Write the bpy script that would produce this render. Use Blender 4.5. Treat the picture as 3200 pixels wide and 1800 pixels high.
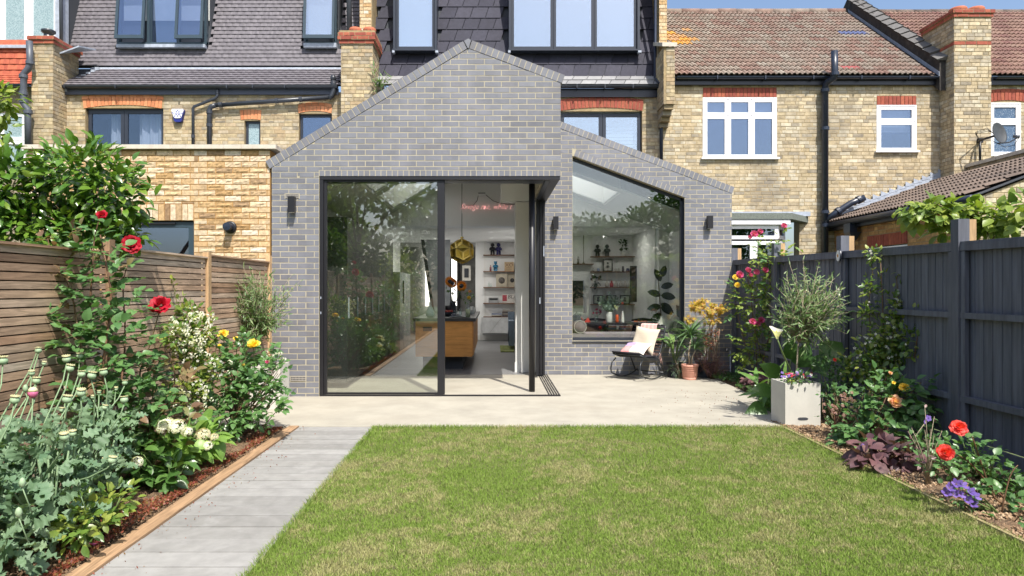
import bpy, math, random
import numpy as np
from mathutils import Vector, Matrix

# ------------------------------------------------------------------ camera, sky, sun, exposure
for o in list(bpy.data.objects):
    bpy.data.objects.remove(o)
SC = bpy.context.scene
COL = SC.collection
R = random.Random(11)
PI = math.pi

cam_d = bpy.data.cameras.new("camera")
cam = bpy.data.objects.new("camera", cam_d)
COL.objects.link(cam)
cam.location = (0, 0, 1.42)
cam.rotation_euler = (math.radians(90), 0, 0)
cam_d.lens = 24.0
cam_d.sensor_width = 36.0
cam_d.shift_x = 0.0186
cam_d.shift_y = 0.001
cam_d.clip_start = 0.05
cam_d.clip_end = 500
SC.camera = cam

SUN_DIR = Vector((-0.40, 1.0, -1.58)).normalized()      # the way the light travels
sun_el = math.asin(-SUN_DIR.z)
sun_az = math.atan2(-SUN_DIR.x, -SUN_DIR.y)             # compass angle from +Y towards +X
world = bpy.data.worlds.new("World")
SC.world = world
world.use_nodes = True
wn = world.node_tree
for n in list(wn.nodes):
    wn.nodes.remove(n)
sky = wn.nodes.new("ShaderNodeTexSky")
sky.sky_type = 'NISHITA'
sky.sun_disc = False
sky.sun_elevation = sun_el
sky.sun_rotation = sun_az
sky.air_density = 1.0
sky.dust_density = 3.0
sky.ozone_density = 2.0
bgn = wn.nodes.new("ShaderNodeBackground")
bgn.inputs[1].default_value = 0.15
won = wn.nodes.new("ShaderNodeOutputWorld")
wn.links.new(sky.outputs[0], bgn.inputs[0])
wn.links.new(bgn.outputs[0], won.inputs[0])

sd = bpy.data.lights.new("sun", 'SUN')
sd.energy = 4.6
sd.angle = math.radians(0.5)
sd.color = (1.0, 0.955, 0.88)
sun = bpy.data.objects.new("sun", sd)
COL.objects.link(sun)
sun.location = (4, -8, 14)
sun.rotation_euler = SUN_DIR.to_track_quat('-Z', 'Y').to_euler()

SC.view_settings.view_transform = 'Standard'
SC.view_settings.look = 'None'
SC.view_settings.exposure = 0.54
SC.view_settings.gamma = 1.0
SC.view_settings.use_curve_mapping = False
SC.render.engine = 'CYCLES'
SC.cycles.use_denoising = True
SC.cycles.max_bounces = 12
SC.cycles.diffuse_bounces = 8
SC.cycles.glossy_bounces = 3
SC.cycles.transmission_bounces = 6
SC.cycles.transparent_max_bounces = 12
SC.cycles.caustics_reflective = False
SC.cycles.caustics_refractive = False
SC.cycles.sample_clamp_indirect = 8.0

# ------------------------------------------------------------------ measuring helpers
F = 1717.0
def P(x, y, Y):
    """a point of the place at depth Y, read off the survey grid"""
    return Vector(((x - 1240) * Y / F, Y, 1.42 - (y - 727) * Y / F))
def PX(x, Y): return (x - 1240) * Y / F
def PZ(y, Y): return 1.42 - (y - 727) * Y / F

# ------------------------------------------------------------------ object helpers
def put(o, parent=None):
    COL.objects.link(o)
    if parent is not None:
        o.parent = parent
    return o

WL = {}
def wloc(o):
    v = Vector((0, 0, 0))
    while o is not None:
        v += o.location
        o = o.parent
    return v

def tag(o, label=None, cat=None, group=None, kind=None):
    if label: o['label'] = label
    if cat: o['category'] = cat
    if group: o['group'] = group
    if kind: o['kind'] = kind
    return o

def thing(name, label, cat, loc=(0, 0, 0), group=None):
    o = bpy.data.objects.new(name, None)
    o.empty_display_size = 0.2
    o.location = loc
    put(o)
    return tag(o, label, cat, group)

class MB:
    """collects shapes in world coordinates and links them as one mesh object"""
    def __init__(s):
        s.v = []; s.f = []; s.sm = []
    def add(s, vs, fs, smooth=False):
        n = len(s.v)
        s.v += [tuple(v) for v in vs]
        s.f += [tuple(i + n for i in f) for f in fs]
        s.sm += [smooth] * len(fs)
        return s
    def box(s, x0, x1, y0, y1, z0, z1):
        if x0 > x1: x0, x1 = x1, x0
        if y0 > y1: y0, y1 = y1, y0
        if z0 > z1: z0, z1 = z1, z0
        return s.add([(x0,y0,z0),(x1,y0,z0),(x1,y1,z0),(x0,y1,z0),(x0,y0,z1),(x1,y0,z1),(x1,y1,z1),(x0,y1,z1)],
              [(0,3,2,1),(4,5,6,7),(0,1,5,4),(1,2,6,5),(2,3,7,6),(3,0,4,7)])
    def cbox(s, c, sx, sy, sz, rot=None):
        """box round a centre, turned by a matrix"""
        vs = [Vector((a*sx/2, b*sy/2, d*sz/2)) for d in (-1,1) for a,b in ((-1,-1),(1,-1),(1,1),(-1,1))]
        if rot is not None: vs = [rot @ v for v in vs]
        c = Vector(c)
        return s.add([v + c for v in vs], [(0,3,2,1),(4,5,6,7),(0,1,5,4),(1,2,6,5),(2,3,7,6),(3,0,4,7)])
    def prism(s, poly, off):
        """polygon of 3d points pushed along off"""
        n = len(poly); off = Vector(off)
        a = [Vector(p) for p in poly]; b = [p + off for p in a]
        fs = [tuple(range(n)), tuple(range(2*n-1, n-1, -1))]
        fs += [(i, i+n, (i+1) % n + n, (i+1) % n) for i in range(n)]
        return s.add(a + b, fs)
    def bar(s, a, b, w, h, up=(0,0,1)):
        a = Vector(a); b = Vector(b); d = (b-a).normalized()
        x = d.cross(Vector(up))
        if x.length < 1e-4: x = d.cross(Vector((1,0,0)))
        x.normalize(); z = x.cross(d)
        vs = [p + x*i*w/2 + z*j*h/2 for p in (a, b) for i, j in ((-1,-1),(1,-1),(1,1),(-1,1))]
        return s.add(vs, [(0,1,2,3),(7,6,5,4),(0,4,5,1),(1,5,6,2),(2,6,7,3),(3,7,4,0)])
    def tube(s, pts, r, n=8, cap=True, smooth=True):
        pts = [Vector(p) for p in pts]
        m = len(pts)
        rs = r if isinstance(r, (list, tuple)) else [r]*m
        vs = []; ref = None
        for i, p in enumerate(pts):
            d = (pts[min(i+1, m-1)] - pts[max(i-1, 0)])
            if d.length < 1e-9: d = Vector((0,0,1))
            d.normalize()
            if ref is None:
                ref = d.cross(Vector((0.13, 0.31, 0.94)))
                if ref.length < 1e-3: ref = d.cross(Vector((1,0,0)))
            x = (ref - d*ref.dot(d))
            if x.length < 1e-6: x = d.orthogonal()
            x.normalize(); ref = x; y = d.cross(x)
            for k in range(n):
                a = 2*PI*k/n
                vs.append(p + (x*math.cos(a) + y*math.sin(a))*rs[i])
        fs = []
        for i in range(m-1):
            for k in range(n):
                k2 = (k+1) % n
                fs.append((i*n+k, i*n+k2, (i+1)*n+k2, (i+1)*n+k))
        if cap:
            fs.append(tuple(range(n-1, -1, -1)))
            fs.append(tuple((m-1)*n + k for k in range(n)))
        return s.add(vs, fs, smooth)
    def lathe(s, prof, c, n=16, axis=None, smooth=True):
        """profile of (radius, height) spun round an upright axis at c"""
        c = Vector(c); vs = []; fs = []; m = len(prof)
        q = axis if axis is not None else None
        for r, z in prof:
            for k in range(n):
                a = 2*PI*k/n
                v = Vector((r*math.cos(a), r*math.sin(a), z))
                if q is not None: v = q @ v
                vs.append(c + v)
        for i in range(m-1):
            for k in range(n):
                k2 = (k+1) % n
                fs.append((i*n+k, i*n+k2, (i+1)*n+k2, (i+1)*n+k))
        if prof[0][0] > 1e-5: fs.append(tuple(range(n-1, -1, -1)))
        if prof[-1][0] > 1e-5: fs.append(tuple((m-1)*n + k for k in range(n)))
        return s.add(vs, fs, smooth)
    def grid(s, fn, nu, nv, smooth=True):
        vs = [fn(i/nu, j/nv) for j in range(nv+1) for i in range(nu+1)]
        w = nu+1
        fs = [(j*w+i, j*w+i+1, (j+1)*w+i+1, (j+1)*w+i) for j in range(nv) for i in range(nu)]
        return s.add(vs, fs, smooth)
    def mesh(s, name, m, org=(0,0,0)):
        me = bpy.data.meshes.new(name)
        ox, oy, oz = org
        me.from_pydata([(v[0]-ox, v[1]-oy, v[2]-oz) for v in s.v], [], s.f)
        if any(s.sm): me.polygons.foreach_set('use_smooth', s.sm)
        if m is not None: me.materials.append(m)
        return me
    def build(s, name, m, parent=None, org=None, kind=None):
        base = wloc(parent) if parent is not None else Vector((0,0,0))
        if org is None:
            if len(s.v) and parent is None:
                a = np.array(s.v); org = ((a[:,0].min()+a[:,0].max())/2, (a[:,1].min()+a[:,1].max())/2, a[:,2].min())
            else: org = base
        org = Vector(org)
        o = bpy.data.objects.new(name, s.mesh(name, m, org))
        o.location = org - base
        put(o, parent)
        if kind: o['kind'] = kind
        return o

def structure(name, mb, m):
    return mb.build(name, m, None, kind='structure')

def npmesh(name, V, faces_n, faces, m, smooth=False):
    """fast mesh from numpy: V (n,3), faces (k,faces_n)"""
    me = bpy.data.meshes.new(name)
    nf = len(faces)
    me.vertices.add(len(V)); me.vertices.foreach_set('co', np.asarray(V, np.float32).ravel())
    me.loops.add(nf*faces_n); me.loops.foreach_set('vertex_index', np.asarray(faces, np.int32).ravel())
    me.polygons.add(nf)
    me.polygons.foreach_set('loop_start', np.arange(0, nf*faces_n, faces_n, dtype=np.int32))
    me.polygons.foreach_set('loop_total', np.full(nf, faces_n, np.int32))
    if smooth: me.polygons.foreach_set('use_smooth', np.ones(nf, bool))
    me.update(calc_edges=True)
    me.materials.append(m)
    return me

# ------------------------------------------------------------------ materials
class NT:
    def __init__(s, name):
        s.m = bpy.data.materials.new(name); s.m.use_nodes = True
        s.t = s.m.node_tree
        for n in list(s.t.nodes): s.t.nodes.remove(n)
        s.out = s.n('OutputMaterial')
    def n(s, typ, **kw):
        nd = s.t.nodes.new('ShaderNode' + typ)
        for k, v in kw.items(): setattr(nd, k, v)
        return nd
    def l(s, a, b): s.t.links.new(a, b)
    def math(s, op, a, b=None, clamp=False):
        nd = s.n('Math', operation=op, use_clamp=clamp)
        for i, v in enumerate((a, b)):
            if v is None: continue
            if isinstance(v, (int, float)): nd.inputs[i].default_value = v
            else: s.l(v, nd.inputs[i])
        return nd.outputs[0]
    def pos(s, scale=(1,1,1)):
        g = s.n('NewGeometry')
        if scale == (1,1,1): return g.outputs['Position']
        mp = s.n('Mapping'); mp.inputs['Scale'].default_value = scale
        s.l(g.outputs['Position'], mp.inputs[0])
        return mp.outputs[0]
    def noise(s, vec, scale, detail=4, rough=.55, dist=0):
        nd = s.n('TexNoise'); nd.inputs['Scale'].default_value = scale
        nd.inputs['Detail'].default_value = detail; nd.inputs['Roughness'].default_value = rough
        nd.inputs['Distortion'].default_value = dist
        s.l(vec, nd.inputs['Vector']); return nd.outputs[0]
    def rnd(s):
        oi = s.n('ObjectInfo'); g = s.n('NewGeometry')
        return s.math('FRACT', s.math('ADD', oi.outputs['Random'], g.outputs['Random Per Island']))
    def ramp(s, fac, cols, const=False, pos=None):
        r = s.n('ValToRGB'); cr = r.color_ramp
        cr.interpolation = 'CONSTANT' if const else 'LINEAR'
        k = len(cols)
        while len(cr.elements) < k: cr.elements.new(.5)
        for i, c in enumerate(cols):
            cr.elements[i].position = pos[i] if pos else (i/k if const else i/max(1, k-1))
            cr.elements[i].color = (*c, 1)
        s.l(fac, r.inputs[0]); return r.outputs[0]
    def mix(s, fac, a, b, mode='MIX'):
        nd = s.n('Mix', data_type='RGBA', blend_type=mode)
        for i, v in ((0, fac), (6, a), (7, b)):
            if isinstance(v, (int, float)): nd.inputs[i].default_value = v
            elif isinstance(v, tuple): nd.inputs[i].default_value = (*v, 1)
            else: s.l(v, nd.inputs[i])
        return nd.outputs[2]
    def maprange(s, v, a, b, c, d):
        nd = s.n('MapRange')
        nd.inputs[1].default_value = a; nd.inputs[2].default_value = b
        nd.inputs[3].default_value = c; nd.inputs[4].default_value = d
        s.l(v, nd.inputs[0]); return nd.outputs[0]
    def bsdf(s, col, rough=.8, metal=0, spec=.5):
        b = s.n('BsdfPrincipled')
        if isinstance(col, tuple): b.inputs['Base Color'].default_value = (*col, 1)
        else: s.l(col, b.inputs['Base Color'])
        if isinstance(rough, (int, float)): b.inputs['Roughness'].default_value = rough
        else: s.l(rough, b.inputs['Roughness'])
        b.inputs['Metallic'].default_value = metal
        b.inputs['Specular IOR Level'].default_value = spec
        return b
    def bump(s, b, h, strength=.3, dist=.01):
        nd = s.n('Bump'); nd.inputs['Strength'].default_value = strength
        nd.inputs['Distance'].default_value = dist
        s.l(h, nd.inputs['Height']); s.l(nd.outputs[0], b.inputs['Normal'])
    def done(s, sh):
        s.l(sh.outputs[0] if hasattr(sh, 'outputs') else sh, s.out.inputs[0]); return s.m

def pm(name, cols, rough=.8, jit=.0, amt=.2, scale=6, sv=(1,1,1), metal=0, spec=.4, bump=0, bscale=80, bdist=.004, stain=None, const=False):
    """cols: one colour or a spread that each piece draws from; mottled by noise in the place"""
    t = NT(name)
    if isinstance(cols[0], (int, float)): cols = [cols]
    r = t.rnd()
    c = t.ramp(r, cols, const) if len(cols) > 1 else tuple(cols[0])
    p = t.pos(sv)
    nz = t.noise(p, scale, 5, .6)
    k = t.maprange(nz, .3, .7, 1-amt, 1+amt)
    if jit:
        j = t.math('FRACT', t.math('MULTIPLY', r, 7.31))
        k = t.math('MULTIPLY', k, t.maprange(j, 0, 1, 1-jit, 1+jit))
    vv = t.n('CombineColor')
    for i in range(3): t.l(k, vv.inputs[i])
    c = t.mix(1.0, c, vv.outputs[0], 'MULTIPLY')
    if stain:
        scol, sscale, lo, hi, ssv = stain
        sn = t.noise(t.pos(ssv), sscale, 4, .6)
        c = t.mix(t.maprange(sn, lo, hi, 0, 1), c, scol)
    b = t.bsdf(c, rough, metal, spec)
    if bump: t.bump(b, t.noise(p, bscale, 4, .6), bump, bdist)
    return t.done(b)

def leafm(name, cols, rough=.42, trans=.3, spec=.45, vein=.15):
    t = NT(name)
    r = t.rnd()
    c = t.ramp(r, [tuple(min(.9, x*(1.32 if x < .4 else 1)) for x in cc) for cc in cols])
    nz = t.noise(t.pos(), 38, 3)
    k = t.maprange(nz, .3, .7, 1-vein, 1+vein)
    vv = t.n('CombineColor')
    for i in range(3): t.l(k, vv.inputs[i])
    c = t.mix(1.0, c, vv.outputs[0], 'MULTIPLY')
    b = t.bsdf(c, rough, 0, spec)
    tr = t.n('BsdfTranslucent')
    c2 = t.mix(1.0, c, (1.25, 1.35, .55), 'MULTIPLY')
    t.l(c2, tr.inputs[0])
    mx = t.n('MixShader'); mx.inputs[0].default_value = trans
    t.l(b.outputs[0], mx.inputs[1]); t.l(tr.outputs[0], mx.inputs[2])
    return t.done(mx)

def glassm(name, refl=.07, tint=(.93,.95,.94), graze=.75, gloss=(1,1,1)):
    t = NT(name)
    lw = t.n('LayerWeight'); lw.inputs[0].default_value = .5
    f4 = t.math('POWER', lw.outputs['Facing'], 3.5)
    fac = t.math('ADD', t.math('MULTIPLY', f4, graze), refl, clamp=True)
    tr = t.n('BsdfTransparent'); tr.inputs[0].default_value = (*tint, 1)
    gl = t.n('BsdfGlossy'); gl.inputs['Roughness'].default_value = 0.0; gl.inputs[0].default_value = (*gloss, 1)
    mx = t.n('MixShader'); t.l(fac, mx.inputs[0]); t.l(tr.outputs[0], mx.inputs[1]); t.l(gl.outputs[0], mx.inputs[2])
    return t.done(mx)

def woodm(name, cols, axis=1, rough=.65, grain=14, jit=.15, amt=.3, spec=.3):
    sv = [26, 26, 26]; sv[axis] = 1.6
    t = NT(name); r = t.rnd()
    if isinstance(cols[0], (int, float)): cols = [cols]
    c = t.ramp(r, cols) if len(cols) > 1 else tuple(cols[0])
    comb = t.n('CombineXYZ'); t.l(t.math('MULTIPLY', r, 9.0), comb.inputs[axis])
    ad = t.n('VectorMath', operation='ADD'); t.l(t.pos(tuple(sv)), ad.inputs[0]); t.l(comb.outputs[0], ad.inputs[1])
    nz = t.noise(ad.outputs[0], grain/10, 5, .65, 1.2)
    big = t.noise(t.pos(), 2.3, 3)
    k = t.math('MULTIPLY', t.maprange(nz, .3, .7, 1-amt, 1+amt), t.maprange(big, .3, .7, .85, 1.12))
    j = t.math('FRACT', t.math('MULTIPLY', r, 5.7))
    k = t.math('MULTIPLY', k, t.maprange(j, 0, 1, 1-jit, 1+jit))
    vv = t.n('CombineColor')
    for i in range(3): t.l(k, vv.inputs[i])
    c = t.mix(1.0, c, vv.outputs[0], 'MULTIPLY')
    b = t.bsdf(c, rough, 0, spec)
    t.bump(b, nz, .25, .003)
    return t.done(b)

M = {}
M['grey_brick'] = pm('grey_brick', [(.162,.168,.190),(.178,.184,.209),(.146,.149,.168),(.198,.205,.230),(.172,.176,.198),(.164,.163,.177)], .55, .06, .09, 9, bump=.3, bscale=120, spec=.45,
                     stain=((.235,.24,.275), 1.6, .5, .8, (1.2,1,.6)))
M['grey_mortar'] = pm('grey_mortar', (.42,.38,.275), .95, 0, .18, 3, bump=.3)
M['stock_brick'] = pm('stock_brick', [(.43,.35,.21),(.38,.30,.18),(.48,.39,.235),(.30,.245,.16),(.42,.31,.18),(.35,.30,.22),(.50,.42,.28),(.24,.205,.15)], .9, .12, .28, 13, bump=.5, bscale=90,
                      stain=((.16,.14,.115), .9, .56, .80, (1,1,1)))
M['stock_brick_b'] = pm('stock_brick_b', [(.50,.41,.26),(.40,.325,.21),(.54,.45,.30),(.33,.275,.19),(.45,.36,.22),(.38,.33,.25),(.56,.50,.37),(.28,.24,.18)], .9, .12, .28, 13, bump=.5, bscale=90,
                      stain=((.20,.175,.14), .8, .54, .78, (1,1,1)))
M['orange_brick'] = pm('orange_brick', [(.46,.26,.10),(.38,.20,.085),(.52,.32,.13),(.30,.15,.07),(.44,.22,.08)], .9, .12, .25, 13, bump=.4, bscale=90)
M['stock_mortar'] = pm('stock_mortar', (.33,.25,.135), .95, 0, .25, 7, bump=.3, stain=((.24,.20,.14), 1.1, .5, .75, (1,1,1)))
M['rustic_brick'] = pm('rustic_brick', [(.54,.37,.19),(.63,.51,.35),(.40,.245,.105),(.58,.43,.25),(.68,.59,.46),(.45,.285,.125),(.55,.40,.23),(.29,.185,.10)], .9, .10, .30, 26, bump=.6, bscale=60, bdist=.005)
M['rustic_mortar'] = pm('rustic_mortar', (.40,.225,.075), .95, 0, .15, 20, bump=.4)
M['red_brick'] = pm('red_brick', [(.33,.085,.05),(.27,.065,.045),(.38,.11,.06)], .85, .1, .2, 14, bump=.4)
M['orange_arch'] = pm('orange_arch', [(.58,.21,.09),(.64,.27,.125),(.52,.18,.075)], .8, .08, .15, 14, bump=.3)
M['coping_stone'] = pm('coping_stone', (.56,.51,.43), .85, 0, .12, 9, bump=.3, stain=((.30,.19,.10), 5, .60, .78, (2.5,1,.5)))
M['plain_tile'] = pm('plain_tile', [(.122,.112,.125),(.144,.133,.147),(.107,.098,.112)], .7, .10, .10, 18, spec=.5, bump=.2)
M['slate'] = pm('slate', [(.040,.040,.056),(.052,.051,.070),(.033,.033,.048)], .7, .12, .15, 12, spec=.18, bump=.15, bscale=40)
M['pantile'] = pm('pantile', [(.225,.17,.135),(.245,.205,.165),(.22,.14,.11),(.26,.225,.185),(.235,.18,.145),(.21,.125,.10),(.24,.20,.16)], .9, .06, .22, 5, bump=.5, bscale=70,
                  stain=((.62,.30,.04), 26, 1.2, 1.3, (1,1,1)))
M['pantile_lichen'] = pm('pantile_lichen', [(.60,.30,.045),(.50,.26,.06),(.40,.25,.14)], .95, .1, .5, 30, bump=.6)
M['brown_tile'] = pm('brown_tile', [(.125,.095,.078),(.16,.12,.095),(.10,.078,.066)], .9, .1, .2, 20, bump=.4)
M['red_tile'] = pm('red_tile', [(.40,.10,.055),(.45,.125,.065),(.36,.085,.05)], .85, .08, .15, 15, bump=.3)
M['terracotta'] = pm('terracotta', (.42,.13,.07), .8, 0, .15, 12, bump=.3)
M['lead'] = pm('lead', (.36,.40,.47), .5, 0, .22, 12, spec=.5, bump=.3, bscale=20)
M['anthracite'] = pm('anthracite', (.026,.032,.046), .38, 0, .06, 6, spec=.5)
M['blue_frame'] = pm('blue_frame', (.035,.058,.075), .38, 0, .06, 6, spec=.5)
M['black_metal'] = pm('black_metal', (.012,.012,.015), .42, 0, .08, 8, spec=.5)
M['iron_pipe'] = pm('iron_pipe', (.018,.026,.046), .33, 0, .25, 18, spec=.6, bump=.25, bscale=30)
M['grey_pipe'] = pm('grey_pipe', (.075,.085,.105), .45, 0, .12, 10, spec=.5)
M['plastic_pipe'] = pm('plastic_pipe', (.035,.04,.05), .35, 0, .15, 10, spec=.5)
M['fascia'] = pm('fascia', (.075,.085,.115), .5, 0, .05, 6)
M['fascia_black'] = pm('fascia_black', (.010,.012,.022), .35, 0, .1, 6, spec=.6)
M['white_upvc'] = pm('white_upvc', (.80,.80,.82), .35, 0, .03, 6, spec=.5)
M['white_paint'] = pm('white_paint', (.78,.78,.75), .6, 0, .04, 3)
M['room_white'] = pm('room_white', (.83,.84,.84), .8, 0, .03, 1.5)
M['shaded_ceiling'] = pm('shaded_ceiling', (.50,.51,.50), .8, 0, .03, 1.5)  # white ceiling, with shade put into its colour
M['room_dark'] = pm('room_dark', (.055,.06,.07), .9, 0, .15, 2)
M['curtain'] = pm('curtain', (.55,.55,.55), .9, 0, .10, 3, sv=(16,1,.3))
M['blind'] = pm('blind', (.78,.78,.74), .8, 0, .06, 5)
M['glass'] = glassm('glass', .15, (.93,.95,.92))
M['glass_window'] = glassm('glass_window', .12, (.93,.95,.93))
M['glass_upper'] = glassm('glass_upper', .21, (.72,.76,.84), .6, (.66,.80,1.0))
M['glass_low'] = glassm('glass_low', .12, (.80,.84,.9), .6, (.70,.84,1.0))
M['rooflight_glass'] = None
M['glass_bright'] = glassm('glass_bright', .42, (.80,.85,.9), .5, (.90,.96,1.0))
M['glass_clear'] = glassm('glass_clear', .06, (.90,.95,.94))
M['frosted'] = None
def frosted():
    t = NT('frosted_glass')
    vo = t.n('TexVoronoi'); vo.inputs['Scale'].default_value = 26; t.l(t.pos(), vo.inputs['Vector'])
    c = t.ramp(vo.outputs['Distance'], [(.19,.27,.29),(.36,.46,.48),(.22,.31,.33)], pos=[.25,.45,.7])
    b = t.bsdf(c, .28, 0, .6); t.bump(b, vo.outputs['Distance'], .3, .003)
    return t.done(b)
M['frosted'] = frosted()
def speckled():
    t = NT('textured_glass')
    nz = t.noise(t.pos(), 34, 2, .5, 2.5)
    c = t.ramp(nz, [(.05,.10,.18),(.05,.10,.18),(.55,.62,.68),(.07,.13,.22)], pos=[0,.60,.66,.72])
    return t.done(t.bsdf(c, .2, 0, .7))
M['speckled'] = speckled()
def concretem(name, col, bl=.12, sc=3.0, rough=.8, extra=(.40,.34,.26)):
    t = NT(name); p = t.pos()
    a = t.noise(p, sc, 6, .65); f = t.noise(p, 90, 3, .6); g = t.noise(p, .7, 4, .5, .6)
    k = t.math('MULTIPLY', t.maprange(a, .3, .7, 1-bl, 1+bl), t.maprange(f, .3, .7, .95, 1.05))
    vv = t.n('CombineColor')
    for i in range(3): t.l(k, vv.inputs[i])
    c = t.mix(1.0, col, vv.outputs[0], 'MULTIPLY')
    c = t.mix(t.maprange(g, .52, .75, 0, .45), c, extra)
    b = t.bsdf(c, rough, 0, .35); t.bump(b, f, .15, .002)
    return t.done(b)
M['patio'] = concretem('patio_concrete', (.37,.345,.285), .14, 2.2, extra=(.31,.275,.215))
M['floor'] = concretem('shaded_polished_concrete', (.17,.17,.175), rough=.38, extra=(.15,.15,.155))  # concrete indoors, darkened in its colour for the lack of light
M['paving'] = pm('paving_stone', [(.255,.25,.235),(.28,.275,.26),(.235,.23,.215)], .85, .07, .14, 9, bump=.3, bscale=150, stain=((.33,.325,.31), 5, .55, .8, (1,1,1)))
M['planter'] = pm('planter_concrete', (.56,.545,.49), .75, 0, .08, 5, bump=.2)
M['soil'] = pm('soil', (.165,.105,.06), .98, 0, .5, 22, bump=.9, bscale=55, bdist=.02, stain=((.30,.215,.13), 60, .55, .68, (1,1,1)))
M['ground'] = pm('garden_ground', (.10,.13,.05), .95, 0, .3, 2)
M['lawn_soil'] = pm('lawn_soil', (.12,.115,.05), .95, 0, .4, 14, bump=.8, bscale=60, bdist=.015)
M['edge_wood'] = woodm('edge_timber', (.33,.21,.12), 1, amt=.4)
M['edge_wood_old'] = woodm('old_edge_timber', (.30,.25,.13), 1)
M['slat_wood'] = woodm('slat_wood', [(.40,.25,.155),(.48,.35,.25),(.33,.195,.12),(.52,.42,.32),(.42,.26,.16)], 1, amt=.45)
M['post_wood'] = woodm('post_wood', (.50,.33,.18), 2)
M['post_wood_dark'] = woodm('old_post_wood', (.27,.175,.105), 2)
M['board_paint'] = pm('fence_paint', [(.108,.115,.140),(.120,.127,.154),(.098,.106,.130)], .65, .12, .28, 3, sv=(9,9,.7), spec=.4, bump=.3, bscale=30)
M['bark'] = pm('bark', (.17,.125,.085), .9, 0, .3, 20, sv=(1,1,.3), bump=.5)
M['pale_bark'] = pm('pale_bark', (.34,.28,.20), .9, 0, .3, 20, bump=.5)
M['green_stem'] = pm('green_stem', (.13,.19,.06), .6, 0, .15, 10)
M['poppy_stem'] = pm('poppy_stem', (.19,.28,.15), .6, 0, .12, 14)
M['cane'] = pm('rose_cane', [(.12,.10,.045),(.17,.075,.045)], .6, 0, .3, 10)
M['lf_camellia'] = leafm('camellia_leaf', [(.045,.105,.015),(.07,.15,.02),(.11,.19,.025),(.055,.125,.02),(.15,.21,.03)], .22, .22, .75)
M['lf_rose'] = leafm('rose_leaf', [(.05,.115,.035),(.08,.165,.055),(.10,.19,.06),(.06,.135,.045)], .38, .28)
M['lf_rose_pale'] = leafm('pale_rose_leaf', [(.12,.19,.04),(.17,.23,.04),(.22,.26,.05),(.09,.155,.035)], .4, .35)
M['lf_copper'] = leafm('copper_leaf', [(.14,.13,.05),(.20,.13,.07),(.12,.07,.045),(.17,.18,.07)], .4, .3)
M['lf_poppy'] = leafm('poppy_leaf', [(.105,.175,.095),(.14,.215,.125),(.075,.14,.075),(.165,.235,.135)], .55, .25)
M['lf_jasmine'] = leafm('jasmine_leaf', [(.055,.11,.025),(.10,.17,.03),(.22,.25,.05),(.07,.13,.03)], .33, .3)
M['lf_willow'] = leafm('narrow_leaf', [(.075,.14,.045),(.12,.195,.07),(.19,.25,.11),(.06,.115,.035)], .45, .3)
M['lf_dark'] = leafm('dark_green_leaf', [(.035,.085,.02),(.06,.13,.03),(.08,.155,.035)], .3, .22, .6)
M['lf_hydrangea'] = leafm('hydrangea_leaf', [(.13,.24,.045),(.18,.29,.06),(.09,.18,.035)], .4, .35)
M['lf_tree'] = leafm('tree_leaf', [(.06,.11,.025),(.10,.16,.035),(.14,.19,.04),(.05,.09,.02)], .5, .3)
M['lf_purple'] = leafm('purple_leaf', [(.09,.045,.05),(.14,.07,.07),(.06,.03,.04),(.17,.10,.09)], .4, .2)
M['lf_heather'] = leafm('heather_leaf', [(.13,.055,.06),(.20,.10,.095),(.09,.04,.045)], .5, .2)
M['lf_maple'] = leafm('maple_leaf', [(.50,.22,.03),(.58,.34,.05),(.42,.12,.03),(.45,.36,.05)], .5, .4)
M['lf_dracaena'] = leafm('strap_leaf', [(.07,.14,.06),(.12,.20,.09),(.05,.10,.05)], .4, .25)
M['lf_aspidistra'] = leafm('broad_leaf', [(.06,.14,.035),(.11,.21,.05),(.16,.26,.06)], .3, .3)
M['lf_conifer'] = leafm('fine_blue_leaf', [(.08,.14,.075),(.12,.19,.10)], .5, .2)
M['lf_red'] = leafm('small_red_leaf', [(.20,.05,.035),(.28,.09,.05),(.13,.04,.03),(.20,.14,.04)], .5, .3)
M['lf_rubber'] = leafm('rubber_leaf', [(.018,.03,.018),(.028,.045,.024)], .22, .05, .6)
M['lf_grey'] = leafm('eucalyptus_leaf', [(.11,.17,.13),(.16,.22,.17)], .5, .2)
def petal(name, cols, trans=.35): return leafm(name, cols, .55, trans, .3, .08)
M['pt_red'] = petal('red_petal', [(.42,.008,.022),(.52,.012,.03),(.30,.005,.016)])
M['pt_pink'] = petal('pink_petal', [(.62,.06,.19),(.72,.16,.30),(.52,.03,.12)])
M['pt_yellow'] = petal('yellow_petal', [(.85,.60,.035),(.92,.74,.12),(.80,.50,.02)])
M['pt_coral'] = petal('coral_petal', [(.82,.055,.05),(.90,.11,.085),(.72,.035,.035)])
M['pt_peach'] = petal('peach_petal', [(.80,.58,.24),(.84,.44,.22),(.80,.66,.32)])
M['pt_white'] = petal('white_petal', [(.80,.80,.70),(.85,.84,.78),(.75,.72,.58)])
M['pt_cream'] = petal('cream_petal', [(.72,.68,.50),(.80,.77,.62),(.70,.55,.42)])
M['pt_violet'] = petal('violet_petal', [(.13,.08,.42),(.20,.13,.55)])
M['pt_orange'] = petal('orange_petal', [(.62,.12,.02),(.70,.20,.03)])
M['pt_faded'] = petal('faded_pink_petal', [(.60,.30,.26),(.66,.42,.30),(.50,.24,.20)])
M['pod'] = pm('seed_pod', [(.27,.39,.23),(.33,.44,.27)], .6, .05, .12, 40)
M['pod_crown'] = pm('pod_crown', (.50,.48,.27), .8, 0, .1, 30)

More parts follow.
